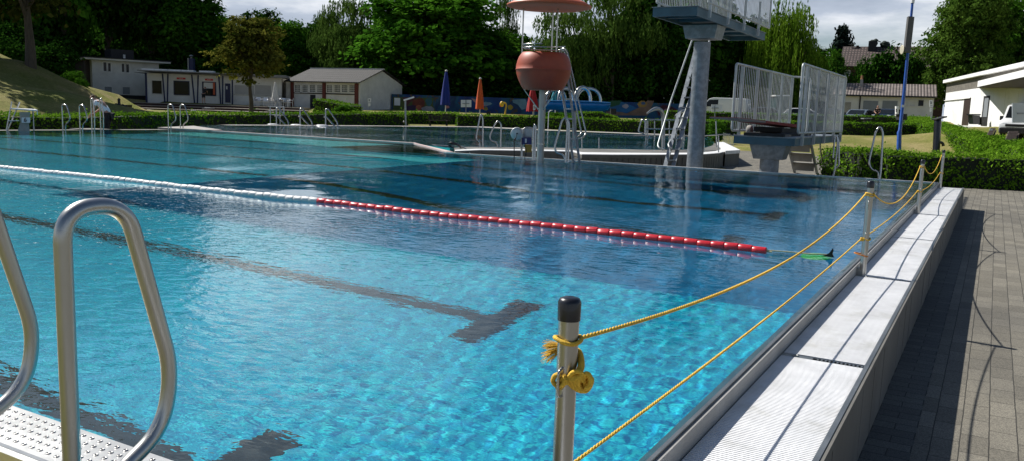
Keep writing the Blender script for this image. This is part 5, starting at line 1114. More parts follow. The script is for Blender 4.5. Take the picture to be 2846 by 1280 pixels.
tree('shrub', 2385, 102, 178, 80, 'dark bush in front of the brick wall, left of the broad one', 2.2, 'bush', 'shrub')
tree('shrub', 2530, 103, 160, 110, 'dark bush between the broad one and the massive round tree', 4.2, 'bush', 'shrub')
tree('shrub_lit', 205, 60, 198, 60, 'light green bush at the top of the slope beside the white house', .8, 'bush', 'shrub')
tree('shrub_lit', 228, 58, 218, 40, 'small light green bush at the white house corner', 3.8, 'bush', 'shrub')
tree('shrub_lit', 1545, 62, 312, 120, 'low ragged bush under the blue basin', 1., 'bush', 'shrub')
tree('shrub_lit', 960, 62, 292, 60, 'yellow-green bush at the right end of the clipped block hedge', 2., 'bush', 'shrub')
tree('shrub_lit', 1990, 44, 335, 60, 'leafy bush behind the curved pool wall and its railing', 3.4, 'bush', 'shrub')
tree('shrub_lit', 1945, 45, 342, 60, 'leafy bush right of the diving tower column, by the far pool', 5.1, 'bush', 'shrub')

# ---------------------------------------------------------------- hedges
def hedge(label, path, wd, name='hedge', leaf=.06, dens=330, seed=1, jit=.035, group=None):
    # path: (x, y, zbase, ztop) along the middle of the hedge
    g = np.random.default_rng(seed); P = [np.array(p) for p in path]; Cs, Ns = [], []; core = MB()
    for a, b_ in zip(P[:-1], P[1:]):
        L_ = np.linalg.norm((b_-a)[:2]); t_ = (b_-a)[:2]/L_; nn = np.array([-t_[1], t_[0]]); h = ((a[3]-a[2])+(b_[3]-b_[2]))/2
        for face, area in (('s', L_*h), ('n', L_*h), ('t', L_*wd), ('e0', wd*h), ('e1', wd*h)):
            n_ = int(area*dens); s = g.uniform(0, 1, n_); v = g.uniform(0, 1, n_); ctr = a[None, :]+(b_-a)[None, :]*s[:, None]
            if face in 'sn':
                sg = 1 if face == 'n' else -1; z = ctr[:, 2]+v*(ctr[:, 3]-ctr[:, 2]); wob = .06*np.sin(ctr[:, 0]*3.1+z*5)+.05*np.sin(ctr[:, 1]*4.3+z*9)+.03*np.sin(ctr[:, 0]*9.7-z*13); C = np.column_stack([ctr[:, :2]+nn*sg*(wd/2+wob[:, None]), z]); N = np.tile([*(nn*sg*.9), .35], (n_, 1))
            elif face == 't':
                o_ = (v-.5)*wd; z = ctr[:, 3]+.025*np.sin(ctr[:, 0]*3+ctr[:, 1]*2.2)+g.exponential(.018, n_)*(1+2*(g.random(n_) < .04)); C = np.column_stack([ctr[:, :2]+nn*o_[:, None], z]); N = np.tile([0, 0, 1.], (n_, 1))
            else:
                e = a if face == 'e0' else b_; sg = -1 if face == 'e0' else 1; z = e[2]+s*(e[3]-e[2]); C = np.column_stack([e[:2]+nn*((v-.5)*wd)[:, None]+t_*sg*.02, z]); N = np.tile([*(t_*sg), .3], (n_, 1))
            C = C+g.normal(size=C.shape)*jit; N = N+g.normal(size=N.shape)*.55; Cs.append(C); Ns.append(N)
        q = wd/2-.06; c4 = []
        for (pt, dz) in ((a, 0), (b_, 0)):
            for sg in (-1, 1): c4.append((pt[0]+nn[0]*sg*q, pt[1]+nn[1]*sg*q, pt[2]-.2, pt[3]-.05))
        A, B_, C_, D_ = c4[0], c4[2], c4[3], c4[1]; core.hexa([p[:3] for p in (A, B_, C_, D_)]+[(p[0], p[1], p[3]) for p in (A, B_, C_, D_)])
    C = np.concatenate(Cs); N = np.concatenate(Ns); V, F = leafmesh(C, N, leaf*g.uniform(.55, 1.25, len(C)), g, 1.5)
    o0 = P[0]; V = V-np.array([o0[0], o0[1], o0[2]]); me = mesh_arrays('foliage', V, F, [M['leaf_hedge']])
    t = thing(name, label, 'hedge', (o0[0], o0[1], o0[2]), 0, group); o = bpy.data.objects.new('foliage', me); sc.collection.objects.link(o); o.parent = t
    part('branches', core, M['hedgecore'], t, True); return t
def hp(px, d, z0, z1): p = D(px, d, z0); return (p.x, p.y, z0, z1)
hedge('long clipped hedge along the left end of the pool, passing behind the man', [hp(-90, 26.6, -.5, .34), hp(200, 29.3, -.5, .34), hp(440, 35, -.48, .41)], 1., seed=1, dens=260, leaf=.065)
hedge('clipped hedge along the far pool, between the slope and the shower post', [hp(445, 36, -.48, .41), hp(760, 42.5, -.4, .44), hp(1010, 48, -.3, .60), hp(1120, 50.5, -.3, .62)], 1., seed=2, dens=150, leaf=.085)
hedge('short clipped hedge behind the dark bench', [hp(1110, 53.5, -.3, .66), hp(1268, 56.5, -.3, .69)], .9, seed=3, dens=130, leaf=.09)
hedge('clipped hedge along the far pool, right of the bench to the tower', [hp(1270, 53.2, -.3, .62), hp(1500, 54, -.25, .66), hp(1790, 51.5, -.3, .66)], 1., seed=4, dens=130, leaf=.09)
hedge('clipped block hedge in front of the changing house', [hp(893, 66, 0, 1.35), hp(985, 64, 0, .95)], 1.6, seed=5, dens=110, leaf=.1)
hedge('mounded hedge beneath the right end of the blue basin', [hp(1600, 64, 0, 1.0), hp(1660, 64, 0, 1.05), hp(1712, 64, 0, .75)], 2.2, seed=15, dens=100, leaf=.1)
hedge('nearest clipped hedge, dark face towards the pool and the barrier posts', [hp(2326, 23.8, ZP, .28), hp(2450, 21.9, ZP, .28), hp(2900, 21.2, ZP, .33)], 1.1, seed=6, dens=520, leaf=.055)
hedge('long sunlit hedge running back from the nearest hedge to the garages', [hp(2965, 24, ZP, .35), hp(2850, 30, ZP, .36), hp(2745, 42, -.46, .42), hp(2640, 53, -.2, .82), hp(2570, 62, .05, 1.2), hp(2545, 71, .3, 1.55)], 1.7, seed=7, dens=260, leaf=.085, jit=.055)
hedge('straight clipped hedge across the lawn behind the blue lamp post', [hp(2050, 58.5, -.05, .88), hp(2300, 60, 0, .92), hp(2535, 61, 0, .98)], 1., seed=8, dens=110, leaf=.095)
hedge('second straight hedge right in front of the parked cars', [hp(1850, 71, .4, 1.38), hp(2200, 71.5, .4, 1.42), hp(2500, 72, .45, 1.55)], 1., seed=9, dens=100, leaf=.1)
hedge('short dark hedge behind the low diving stand, seen through its bars', [hp(1800, 51.8, -.2, .72), hp(2040, 54, -.15, .82)], 1., seed=10, dens=110, leaf=.095)
# ---------------------------------------------------------------- people (one continuous skinned body, clothes and hair as parts)
def skinmesh(name, nodes, edges, m, par, sub=2, root=0):
    me = bpy.data.meshes.new(name); me.from_pydata([tuple(n[0]) for n in nodes], edges, [])
    o = bpy.data.objects.new(name, me); sc.collection.objects.link(o); md = o.modifiers.new('skin', 'SKIN'); md.use_smooth_shade = True
    for i, n in enumerate(nodes):
        v = me.skin_vertices[0].data[i]; r = n[1]; v.radius = (r, r) if isinstance(r, float) else r; v.use_root = (i == root)
    s = o.modifiers.new('smooth', 'SUBSURF'); s.levels = sub; s.render_levels = sub; me.materials.append(m); o.parent = par; return o
def person(label, loc, rz, J, cloth, name='person'):
    # J: joint positions in metres; keys pelvis, waist, chest, neck, head, and shoulder/elbow/wrist/hip/knee/ankle/toe with _a and _b
    t = thing(name, label, 'person', loc, rz); V = {k: Vector(v) for k, v in J.items()}
    keys = ['pelvis', 'waist', 'chest', 'neck', 'jaw', 'head', 'crown']; hd = (V['head']-V['neck']).normalized(); fw = Vector(J.get('face', (0, -1, 0))).normalized()
    V['jaw'] = V['head']-hd*.07+fw*.018; V['crown'] = V['head']+hd*.095-fw*.012
    rad = {'pelvis': .12, 'waist': .11, 'chest': .13, 'neck': .052, 'jaw': .066, 'head': .086, 'crown': .055}
    nodes = [(V[k], rad[k]) for k in keys]; edges = [(i, i+1) for i in range(6)]
    def chain(start, seq):
        p = start
        for pos, r in seq: nodes.append((pos, r)); edges.append((p, len(nodes)-1)); p = len(nodes)-1
        return p
    for s in 'ab':
        sh, el, wr, hip, kn, an, to = (V[k+'_'+s] for k in ('shoulder', 'elbow', 'wrist', 'hip', 'knee', 'ankle', 'toe'))
        w_ = chain(2, [(sh, .055), (sh.lerp(el, .5), .046), (el, .038), (el.lerp(wr, .4), .036), (wr, .025)])
        d = (wr-el).normalized(); side = d.cross(fw).normalized() if d.cross(fw).length > .1 else Vector((1, 0, 0)); palm = wr+d*.055; nodes.append((palm, (.036, .018))); edges.append((w_, len(nodes)-1)); pi = len(nodes)-1
        for k, ln in enumerate((.066, .076, .070, .054)):
            b0 = palm+d*.03+side*(.027-.018*k); chain(pi, [(b0, .0095), (b0+d*ln*.5+fw*.008, .0085), (b0+d*ln+fw*.022, .0075)])
        chain(pi, [(palm-d*.01+side*.042, .011), (palm+d*.035+side*.056+fw*.012, .009)])
        chain(0, [(hip, .085), (hip.lerp(kn, .5), .072), (kn, .054), (kn.lerp(an, .35), .05), (an, .034), (to, .032)])
    body = skinmesh('body', nodes, edges, M['skin'], t, 2)
    # face: nose, eyes, mouth, ears
    b = MB(); H = V['head']; sd = hd.cross(fw).normalized()
    b.lathe(H+fw*.088-hd*.012, [(.001, -.02), (.016, -.014), (.011, .008), (.001, .03)], 8)
    for s in (-1, 1): b.lathe(H+sd*s*.084, [(.001, -.03), (.015, -.01), (.015, .012), (.001, .028)], 8)
    part('nose_and_ears', b, M['skin'], body); b = MB()
    for s in (-1, 1): b.lathe(H+fw*.080+sd*s*.032+hd*.008, [(.001, -.008), (.011, 0), (.001, .008)], 8)
    b.lathe(H+fw*.080-hd*.045, [(.001, -.005), (.022, 0), (.001, .005)], 8); part('eyes_and_mouth', b, M['hair'], body)
    skinmesh('hair', [(H+hd*.055-fw*.02, .088), (H+hd*.02-fw*.045, .082), (H-hd*.03-fw*.055, .06)], [(0, 1), (1, 2)], cloth.get('hairmat', M['hair']), t)
    ex = 1.13; n2 = [(V['pelvis']+Vector((0, 0, .02)), .135), (V['waist'], .128), (V['chest'], .150), (V['chest'].lerp(V['neck'], .6), .075)]; e2 = [(0, 1), (1, 2), (2, 3)]
    for s in 'ab':
        sh, el, wr = (V[k+'_'+s] for k in ('shoulder', 'elbow', 'wrist')); ln = cloth.get('sleeve', .55); q = len(n2)
        n2 += [(sh, .068), (sh.lerp(el, ln), .060)]; e2 += [(2, q), (q, q+1)]
        if ln >= 1: n2 += [(el.lerp(wr, .9), .042)]; e2 += [(q+1, q+2)]
    skinmesh('shirt', n2, e2, cloth['top'], t)
    n3 = [(V['pelvis'], .138)]; e3 = []
    for s in 'ab':
        hip, kn, an = (V[k+'_'+s] for k in ('hip', 'knee', 'ankle')); ln = cloth.get('leg', 1.); q = len(n3); n3 += [(hip, .100), (hip.lerp(kn, .5), .088), (kn if ln > .5 else hip.lerp(kn, .85), .072)]; e3 += [(0, q), (q, q+1), (q+1, q+2)]
        if ln > .6: n3 += [(an+Vector((0, 0, .04)), .055)]; e3 += [(q+2, q+3)]
    skinmesh('trousers', n3, e3, cloth['bottom'], t)
    for s in 'ab': skinmesh('shoe', [(V['ankle_'+s]-Vector((0, 0, .04)), .045), (V['ankle_'+s].lerp(V['toe_'+s], .5)-Vector((0, 0, .02)), .045), (V['toe_'+s], .038)], [(0, 1), (1, 2)], M['blackmat'], t, 1)
    return t
# man bending over the ladder handles: local -x is towards the handles
mp_ = U(297, 366, 28.0); mz = ZP
Jm = dict(pelvis=(.06, 0, .92), waist=(.0, 0, 1.06), chest=(-.17, 0, 1.26), neck=(-.34, 0, 1.40), head=(-.44, 0, 1.45), face=(-.8, 0, -.45),
    shoulder_a=(-.24, -.19, 1.33), elbow_a=(-.30, -.23, 1.06), wrist_a=(-.45, -.16, .90), shoulder_b=(-.24, .19, 1.33), elbow_b=(-.34, .25, 1.08), wrist_b=(-.50, .16, .94),
    hip_a=(.07, -.09, .88), knee_a=(.02, -.10, .48), ankle_a=(.07, -.11, .09), toe_a=(-.08, -.12, .04), hip_b=(.07, .09, .88), knee_b=(-.04, .10, .48), ankle_b=(-.02, .11, .09), toe_b=(-.17, .12, .04))
person('man in white shirt and black trousers bending over the ladder handles', (mp_.x, mp_.y, mz), .5, Jm, dict(top=M['shirt'], bottom=M['darkcloth'], sleeve=.5))
def standing(lean=0.): return dict(pelvis=(0, 0, .93), waist=(0, -.02-lean*.2, 1.08), chest=(0, -.04-lean*.5, 1.32), neck=(0, -.05-lean, 1.50), head=(0, -.07-lean*1.3, 1.63-lean*.3), face=(0, -1, -.1-lean), shoulder_a=(.19, -.04-lean*.8, 1.43), elbow_a=(.25, -.06-lean*1.1, 1.15), wrist_a=(.16, -.25-lean, 1.10), shoulder_b=(-.19, -.04-lean*.8, 1.43), elbow_b=(-.25, -.06-lean*1.1, 1.15), wrist_b=(-.16, -.25-lean, 1.10),
    hip_a=(.09, 0, .88), knee_a=(.10, -.03, .49), ankle_a=(.11, .02, .09), toe_a=(.13, -.14, .04), hip_b=(-.09, 0, .88), knee_b=(-.11, -.01, .49), ankle_b=(-.14, .04, .09), toe_b=(-.16, -.12, .04))
kp = U(566, 289, 83.6); kz = kp.z; person('person in black shorts and top leaning into the open kiosk window', (kp.x, kp.y, kz), math.pi+.35, standing(.22), dict(top=M['darkcloth'], bottom=M['darkcloth'], sleeve=.6, leg=.4))
pc = U(2438, 318, 76); pz = U(2438, 293.5, 76).z-1.74; person('man in a dark printed shirt standing between two parked cars', (pc.x, pc.y, pz), .1, standing(0), dict(top=M['darkcloth'], bottom=M['darkcloth'], sleeve=.5))

# ---------------------------------------------------------------- starting block, towels, cleaning cart and other things round the pools
p = Z(62, 364, 0.); t = thing('starting_block', 'concrete starting block with number 6, white platform and steel side rails', 'starting block', (p.x-.2, p.y, ZP)); bd = (p-Vector((0, 0, 0))).length
dB = 24.4
def W(px, py, dd=0.): return U(px, py, dB+dd)
b = MB(); P = [W(41, 364, -.3), W(84, 364, -.3), W(84, 364, .4), W(41, 364, .4)]; T_ = [W(56, 341, -.2), W(80, 341, -.2), W(80, 341, .25), W(56, 341, .25)]
for q in P: q.z = -.3
b.hexa(P+T_); P2 = [W(56, 340.8, -.2), W(80, 340.8, -.2), W(80, 340.8, .25), W(56, 340.8, .25)]; T2 = [W(54, 312, -.25), W(85, 312, -.25), W(85, 312, .3), W(54, 312, .3)]; b.hexa(P2+T2); part('pedestal', b, M['concrete'], t, True)
b = MB(); b.hexa([W(31, 304, -.45), W(105, 310, -.45), W(97, 308, .5), W(33, 304.5, .5), W(31, 301, -.45), W(105, 306.5, -.45), W(97, 303.5, .5), W(33, 300.8, .5)]); b.hexa([W(102.5, 320, -.45), W(105, 320, -.45), W(105, 320, -.4), W(102.5, 320, -.4), W(102.5, 309.5, -.45), W(105, 309.5, -.45), W(105, 309.5, -.4), W(102.5, 309.5, -.4)]); part('platform', b, M['signwhite'], t, True)
b = MB(); b.hexa([W(23, 337.5, -.3), W(53, 337, -.3), W(53, 337, .2), W(25, 337.5, .2), W(23, 335.5, -.3), W(53, 335, -.3), W(53, 335, .2), W(25, 335.5, .2)]); part('step', b, M['signwhite'], t, True)
b = MB(); b.hexa([W(60, 342, -.27), W(84, 342, -.27), W(84, 342, -.255), W(60, 342, -.255), W(60, 327, -.27), W(84, 327, -.27), W(84, 327, -.255), W(60, 327, -.255)]); pl_ = part('number_plate', b, M['signwhite'], t, True)
c = W(70, 334.5, -.29); uu = (W(84, 334, -.29)-W(60, 334, -.29)); uu.z = 0; sign_text('6', .17, M['blackmat'], pl_, c, uu, None)
for q in ([(33, 283), (18, 363)], [(55, 284), (21, 363)], [(91, 302), (94, 364)]): path_obj('side_rail', [W(a, c_, .1) for a, c_ in q], .02, M['steel'], t, 8)
b = MB(); g = random.Random(5); t = thing('towel_pile', 'pile of colourful towels and bags on a low bench by the ladder', 'towels', U(252, 350, 31))
cols = [(.05, .12, .35), (.12, .35, .14), (.55, .56, .45), (.50, .07, .06), (.45, .42, .12), (.5, .5, .48)]
for k, col in enumerate(cols):
    b = MB(); c = U(236+k*6.5, 350-g.uniform(0, 3), 31); b.lathe(c, [(.02, -.06), (.11, -.05), (.12, .0), (.09, .05), (.02, .08)], 9, sy=1.2); part('towel', b, mat('towel_cloth', col, .9, 0, .2, 12), t, True)
b = MB(); a = U(205, 349, 31.2); c = U(272, 356, 31.2); b.box((a.x-.1, a.y-.3, a.z-.05), (c.x+.1, c.y+.2, a.z-.02)) if False else b.beam(U(208, 356, 31), U(274, 356, 31), .4, .04); part('bench_top', b, M['white'], t, True)
b = MB(); b.lathe(U(256, 341, 31), [(.03, -.1), (.045, -.08), (.04, .05), (.02, .08)], 10); part('bottle', b, M['blackmat'], t, True)

t = thing('hose_reel_cart', 'pool cleaning cart with two grey hose discs, blue and yellow boxes', 'cleaning cart', U(1457, 440, 19.2))
dH = 19.2
def reel(px, py, r, d_, w_):
    b = MB(); c = U(px, py, d_); b.lathe((0, 0, 0), [(.03, -w_), (r, -w_), (r+.01, -w_+.01), (r+.01, -w_+.02), (r*.35, -w_+.03), (r*.35, w_-.03), (r+.01, w_-.02), (r+.01, w_-.01), (r, w_), (.03, w_)], 32); a = .35
    b.v = [(c.x+v[0]*math.cos(a)-v[2]*math.sin(a)*-1, c.y+v[0]*math.sin(a)-v[2]*math.cos(a), c.z+v[1]) for v in b.v]; return part('reel', b, M['galv_fence'], t, True)
reel(1437, 372, .132, dH, .05); reel(1468, 372, .128, dH+.1, .07)
b = MB(); b.tube([U(1437, 372, dH-.1), U(1437, 372, dH-.16)], .02, 8); b.beam(U(1437, 371, dH-.15), U(1432, 392, dH-.15), .012, .012); b.tube([U(1432, 385, dH-.15), U(1430, 389, dH-.2)], .016, 6); part('crank', b, M['blackmat'], t, True)
b = MB(); b.tube([U(1429, 388, dH), U(1429, 441, dH)], .011, 8); part('leg', b, M['blackmat'], t, True)
b = MB(); b.beam(U(1450, 445, dH), U(1449, 368, dH), .04, .03); b.tube(fillet([U(1450, 372, dH-.1), U(1455, 357, dH-.1), U(1470, 354, dH-.1), U(1482, 358, dH)], .1, 5), .014, 8); part('frame', b, M['steel'], t, True)
def pxbox(name, x0, y0, x1, y1, d_, th, m, par, r=0):
    A, B_, C_, D_ = U(x0, y1, d_), U(x1, y1, d_), U(x1, y0, d_), U(x0, y0, d_); k = Vector((R[0, 2], R[1, 2], 0))*th
    b = MB(); b.hexa([A, B_, B_+k, A+k, D_, C_, C_+k, D_+k]); return part(name, b, m, par, True)
pxbox('blue_box', 1452, 383, 1477, 402, dH-.05, .12, mat('deep_blue_plastic', (.01, .02, .14), .4), t); o = pxbox('label', 1459, 386, 1464, 398, dH-.056, .004, M['signwhite'], t)
pxbox('yellow_box', 1459, 403, 1478, 424, dH, .12, mat('ochre_plastic', (.45, .26, .03), .5), t)
path_obj('cable', bez([U(1466, 396, dH-.08), U(1458, 405, dH-.1), U(1463, 418, dH-.1), U(1458, 441, dH)], 6), .008, M['blackmat'], t, 6)
t = thing('cable_coil', 'coiled black cable lying on the corner of the dividing wall', 'cable', U(1263, 412, 23.))
g = random.Random(9)
for k in range(5): path_obj('loop', [U(1263+k*.8+(17-k)*math.cos(q)+3*math.sin(q), 405+k*.7+(8-k*.5)*math.sin(q)+5*math.cos(q)*.5, 23+.25*math.sin(q)) for q in np.linspace(0, 6.283, 30)], .017, M['black'], t, 6)
path_obj('cable_end', bez([U(1278, 408, 22.9), U(1292, 412, 22.6), U(1303, 424, 21.8), U(1310, 432, 21.2)], 6), .018, M['black'], t, 6)
path_obj('cable_end', bez([U(1248, 407, 23.2), U(1225, 406, 23.8), U(1203, 403, 24.6), U(1190, 404, 24.9)], 6), .016, M['black'], t, 6)

# blue basin on its column, arches
t = thing('water_basin', 'long raised blue basin on a grey column with silver arches over it', 'water basin', D(1597, 32., -.2))
dW = 32.
def trough(x0, x1):
    b = MB(); n_ = 30; top, bot = 281, 308; P = []
    for x, yt, yb in ((x0, 281.5, 304), (x0+30, 281, 306.5), (1600, 282.5, 308.5), (1660, 284, 309.5), (1682, 285, 309), (1692, 286, 305), (x1, 287, 297)): P.append((x, yt, yb))
    ring = []
    for x, yt, yb in P:
        a, c = U(x, yt, dW), U(x, yb, dW); k = Vector((R[0, 2], R[1, 2], 0)); hgt = (a-c).length; ring.append([a, a.lerp(c, .55)+k*.06, c+k*.28, c+k*.95, a.lerp(c, .55)+k*1.2, a+k*1.25, a+k*1.17-Vector((0, 0, .02)), a.lerp(c, .55)+k*1.1, c+k*.9+Vector((0, 0, .06)), c+k*.34+Vector((0, 0, .06)), a.lerp(c, .55)+k*.14, a+k*.07-Vector((0, 0, .02))])
    m_ = 12; V = [v for r_ in ring for v in r_]; F = [(i*m_+j, (i+1)*m_+j, (i+1)*m_+(j+1) % m_, i*m_+(j+1) % m_) for i in range(len(ring)-1) for j in range(m_)]
    b.add(V, F, True); b.add(ring[0], [tuple(range(m_))]); b.add(ring[-1], [tuple(range(m_-1, -1, -1))]); return b
part('basin', trough(1500, 1697), M['slideblue'], t, True)
path_obj('rim', bez([U(1500, 281, dW-.01), U(1560, 281.5, dW-.01), U(1640, 283.5, dW-.01), U(1697, 287, dW-.01)], 6), .022, mat('light_blue_rim', (.04, .20, .45), .4), t, 8)
b = MB(); b.tube([U(1596, 400, dW+.5), U(1596, 308, dW+.5)], .085, 16); part('column', b, M['steel_dull'], t, True)
for (xa, xb, yt, dd, r_) in ((1516, 1562, 252, 1.1, .055), (1552, 1592, 246, .3, .06), (1551, 1572, 256, 1., .045), (1598, 1641, 244, .4, .07), (1603, 1669, 247, 1., .06)):
    path_obj('arch', [U(xa+(xb-xa)*(.5-.5*math.cos(q)), 284-(284-yt)*math.sin(q)**.8, dW+dd+.5*q/3.14) for q in np.linspace(0.0, 3.1416, 22)], r_, M['steel'], t, 12)

t = thing('water_spout', 'large curved steel water spout in the far pool with a flattened mouth', 'water spout', D(1842, 27., -.1))
P = bez([U(1843, 412, 27), U(1843, 350, 27), U(1843, 325, 27), U(1838, 309, 26.9), U(1826, 303, 26.8), U(1812, 307, 26.5), U(1798, 316, 26.2)], 5); rr = [.047]*14+[.05, .055, .055, .052, .048]; rr = (rr+[.047]*40)[:len(P)]
b = MB(); b.tube(P, [.062*(1 if i < len(P)*.7 else max(.3, 1-(i-len(P)*.7)/(len(P)*.3)*.75)) for i in range(len(P))], 14); part('spout', b, M['steel_dull'], t, True)
t = thing('water_spout', 'second flat-mouthed water spout half hidden behind the tower ladder', 'water spout', D(1885, 28., -.1))
b = MB(); b.tube(bez([U(1895, 412, 28), U(1894, 345, 28), U(1903, 318, 28), U(1905, 309, 28), U(1890, 314, 27.6), U(1878, 326, 27.2)], 5), .055, 12); part('spout', b, M['steel_dull'], t, True)
t = thing('pool_railing', 'steel railing frame with slanted ladder handles standing in the far pool', 'railing', D(1820, 36., -.1))
dR = 36.
for q in ([(1795, 392), (1795, 336), (1797, 333.5), (1900, 334.5), (1901, 392)], [(1795, 359), (1900, 360)]): path_obj('top_rail', fillet([U(a, c_, dR) for a, c_ in q], .1, 5), .034, M['steel'], t, 8)
for x in (1800, 1819, 1860, 1880): path_obj('post', [U(x, 336, dR+.1), U(x, 392, dR+.1)], .028, M['steel'], t, 8)
path_obj('ladder_handle', fillet([U(a, c_, dR-.2) for a, c_ in ((1792, 371), (1793, 340), (1787, 331), (1782, 337), (1774, 364), (1777, 369), (1788, 371), (1798, 384), (1812, 385))], .12, 5), .034, M['steel'], t, 8)
t = thing('glass_railing', 'low railing with steel posts along the curved white coping', 'railing', D(1841, 25., 0))
for x, d_, y0, y1 in ((1617, 25.2, 384, 428), (1664.5, 25.3, 383, 428), (1841, 25.5, 377, 428), (1957, 25.6, 376, 427), (1997, 25.6, 374, 424)): path_obj('post', [U(x, y1, d_), U(x, y0, d_)], .018, M['steel'], t, 8)
path_obj('rail', [U(a, c_, 25.5) for a, c_ in ((1760, 377.5), (1841, 377), (1957, 378), (1997, 375), (2030, 374))], .016, M['steel'], t, 8)
path_obj('rail', [U(a, c_, 33.) for a, c_ in ((1600, 373), (1700, 375), (1760, 377.5))], .016, M['steel'], t, 8)
path_obj('tall_post', [U(1992, 411, 26.), U(1989.5, 337, 26.)], .022, M['steel'], t, 8)

# shower, bench, parasols, signs
t = thing('pool_shower', 'steel shower post with a slanted white head beside the far pool', 'shower', GP(1127, 49.5)); dS = 49.
b = MB(); b.tube([U(1127.5, 353, dS), U(1126.5, 281, dS)], .055, 10); part('post', b, M['steel_dull'], t, True)
b = MB(); b.beam(U(1122, 279.5, dS), U(1151, 270.5, dS), .18, .09); part('head', b, mat('glossy_white_head', (.85, .85, .88), .2), t, True)
b = MB(); b.lathe(U(1122, 340, dS), [(.01, -.08), (.06, -.03), (.06, .03), (.01, .08)], 8); part('tap', b, M['steel'], t, True)
def bench(px0, px1, y0, ys, yb, d_, label):
    t = thing('park_bench', label, 'bench', U((px0+px1)/2, yb, d_)); k = Vector((R[0, 2], R[1, 2], 0))
    for i in range(5): b = MB(); f_ = i/4; b.beam(U(px0+5, y0+(ys-y0)*.9*f_, d_+.25-.1*f_), U(px1, y0+1+(ys-y0)*.9*f_, d_+.25-.1*f_), .03, .095, k); part('backrest_slat', b, M['blackwood'], t, True)
    for i in range(3): b = MB(); b.beam(U(px0, ys+.3, d_-.25+.14*i), U(px1-4, ys+1.6, d_-.25+.14*i), .12, .035); part('seat_slat', b, M['blackwood'], t, True)
    for x in (px0+9, px1-14): b = MB(); b.tube(fillet([U(x, yb, d_-.1), U(x+1.5, ys+2, d_-.05), U(x+1.5, ys+1, d_+.2), U(x+3, y0, d_+.28)], .1, 4), .035, 8); b.tube([U(x+2, ys+2, d_), U(x+3, yb, d_+.3)], .03, 8); part('leg', b, M['blackmat'], t, True)
bench(1185, 1254, 322.5, 335, 350, 51.3, 'dark slatted park bench against the short hedge at the far pool')
def parasol(px, y0, y1, d_, yb, hw, m_, label, xt=None, vent=True):
    base = GP(px, d_); t = thing('closed_parasol', label, 'parasol', base); g = random.Random(int(px)); xt = xt or px
    top = U(xt, y0, d_); bot = U(px, y1, d_); wr = hw*d_/FL; b = MB(); n_ = 30; rows = 12; V = []
    for i in range(rows+1):
        f_ = i/rows; c = top.lerp(bot, f_); r0 = wr*(.16+.84*f_**.75)
        for k in range(n_): a = 2*math.pi*k/n_; r_ = r0*(1+.22*math.cos(a*7+.6*math.sin(f_*4))*f_**.3); V.append((c.x+r_*math.cos(a), c.y+r_*math.sin(a), c.z-(.10*abs(math.cos(a*3.5)) if i == rows else 0)))
    b.add(V, [(i*n_+k, i*n_+(k+1) % n_, (i+1)*n_+(k+1) % n_, (i+1)*n_+k)[::-1] for i in range(rows) for k in range(n_)], True); b.add(V[:n_], [tuple(range(n_))]); part('canopy', b, m_, t, True)
    b = MB(); b.tube([bot+Vector((0, 0, .3)), base-Vector((0, 0, .1))], .035, 10); part('pole', b, M['white'], t, True); b = MB(); b.lathe(top, [(.09, -.05), (.09, .03), (.01, .07)], 10); part('finial', b, M['umbwhite'], t, True)
parasol(1238, 197, 290, 62, 313, 12.5, M['umbblue'], 'tall closed deep blue parasol in front of the painted wall', 1240.5)
parasol(1333.5, 218.5, 301, 63, 320, 10.5, M['umborange'], 'closed orange parasol standing on the lawn by the mural', 1335)
parasol(1481, 240, 308, 62, 322, 16, M['umbred'], 'closed red parasol half hidden by the lifeguard pole')
parasol(1543, 248, 284, 66, 322, 12, M['umbteal'], 'closed teal parasol behind the silver arches')
parasol(765, 231, 279, 82.3, 292, 9, M['umbwhite'], 'closed white parasol among the kiosk terrace chairs')
def sign(px, x0, x1, y0, y1, yb, d_, label, back=True, name='sign_board', lines=()):
    p = GP(px, d_); t = thing(name, label, 'sign', p); k = Vector((R[0, 2], R[1, 2], 0)); b = MB(); b.tube([Vector((p.x, p.y, p.z-.1)), U(px, y0, d_)], .03, 8); part('post', b, M['galv'], t, True)
    pxbox('panel', x0, y0, x1, y1, d_+(.05 if back else -.07), .02, M['signwhite'], t)
    if back: b = MB(); xm = (y0+y1)/2; b.beam(U(px-(x1-x0)*.33, xm, d_-.0), U(px+(x1-x0)*.33, xm, d_-.0), .05, .05); part('crossbar', b, M['galv'], t, True)
    for (a, c_, e, f_, m_) in lines: pxbox('marking', a, c_, e, f_, d_-.085, .01, m_, t)
    return t
sign(1295, 1281, 1310, 278.5, 298.5, 316, 60, 'white sign board seen from behind, between blue and orange parasols')
sign(1987, 1977, 2008, 291, 311, 330, 62, 'white sign board seen from behind, in front of the white van')
sign(2588, 2583.5, 2592.5, 279.5, 298, 335, 64, 'narrow white road sign with two plates beside the sunlit hedge', False, lines=[(2586, 282, 2590, 290, M['greydoor']), (2585, 294, 2591, 295.5, M['greydoor']), (2584, 300, 2590, 311, M['signwhite'])])
sign(1484, 1481.5, 1488, 292, 306, 322, 58, 'tiny white sign plate just left of the lifeguard pole', False, lines=[(1483.5, 295, 1486, 303, M['greydoor'])])
pn = sign(1026, 1022, 1031, 274, 285, 307, 81.5, 'small white notice on the gable wall of the changing house', False, lines=[(1024.5, 276.5, 1028.5, 282, M['greydoor']), (1023.5, 288, 1029.5, 296, M['signwhite'])])
t = thing('goose_neck_spout', 'yellow goose-neck spray figure standing on the lawn by the mural', 'spray figure', GP(1402, 60))
path_obj('neck', bez([U(1403, 325, 60), U(1405, 305, 60), U(1407, 292, 60), U(1403, 287, 60), U(1396, 286.5, 60)], 5), .06, M['yellow'], t, 10)
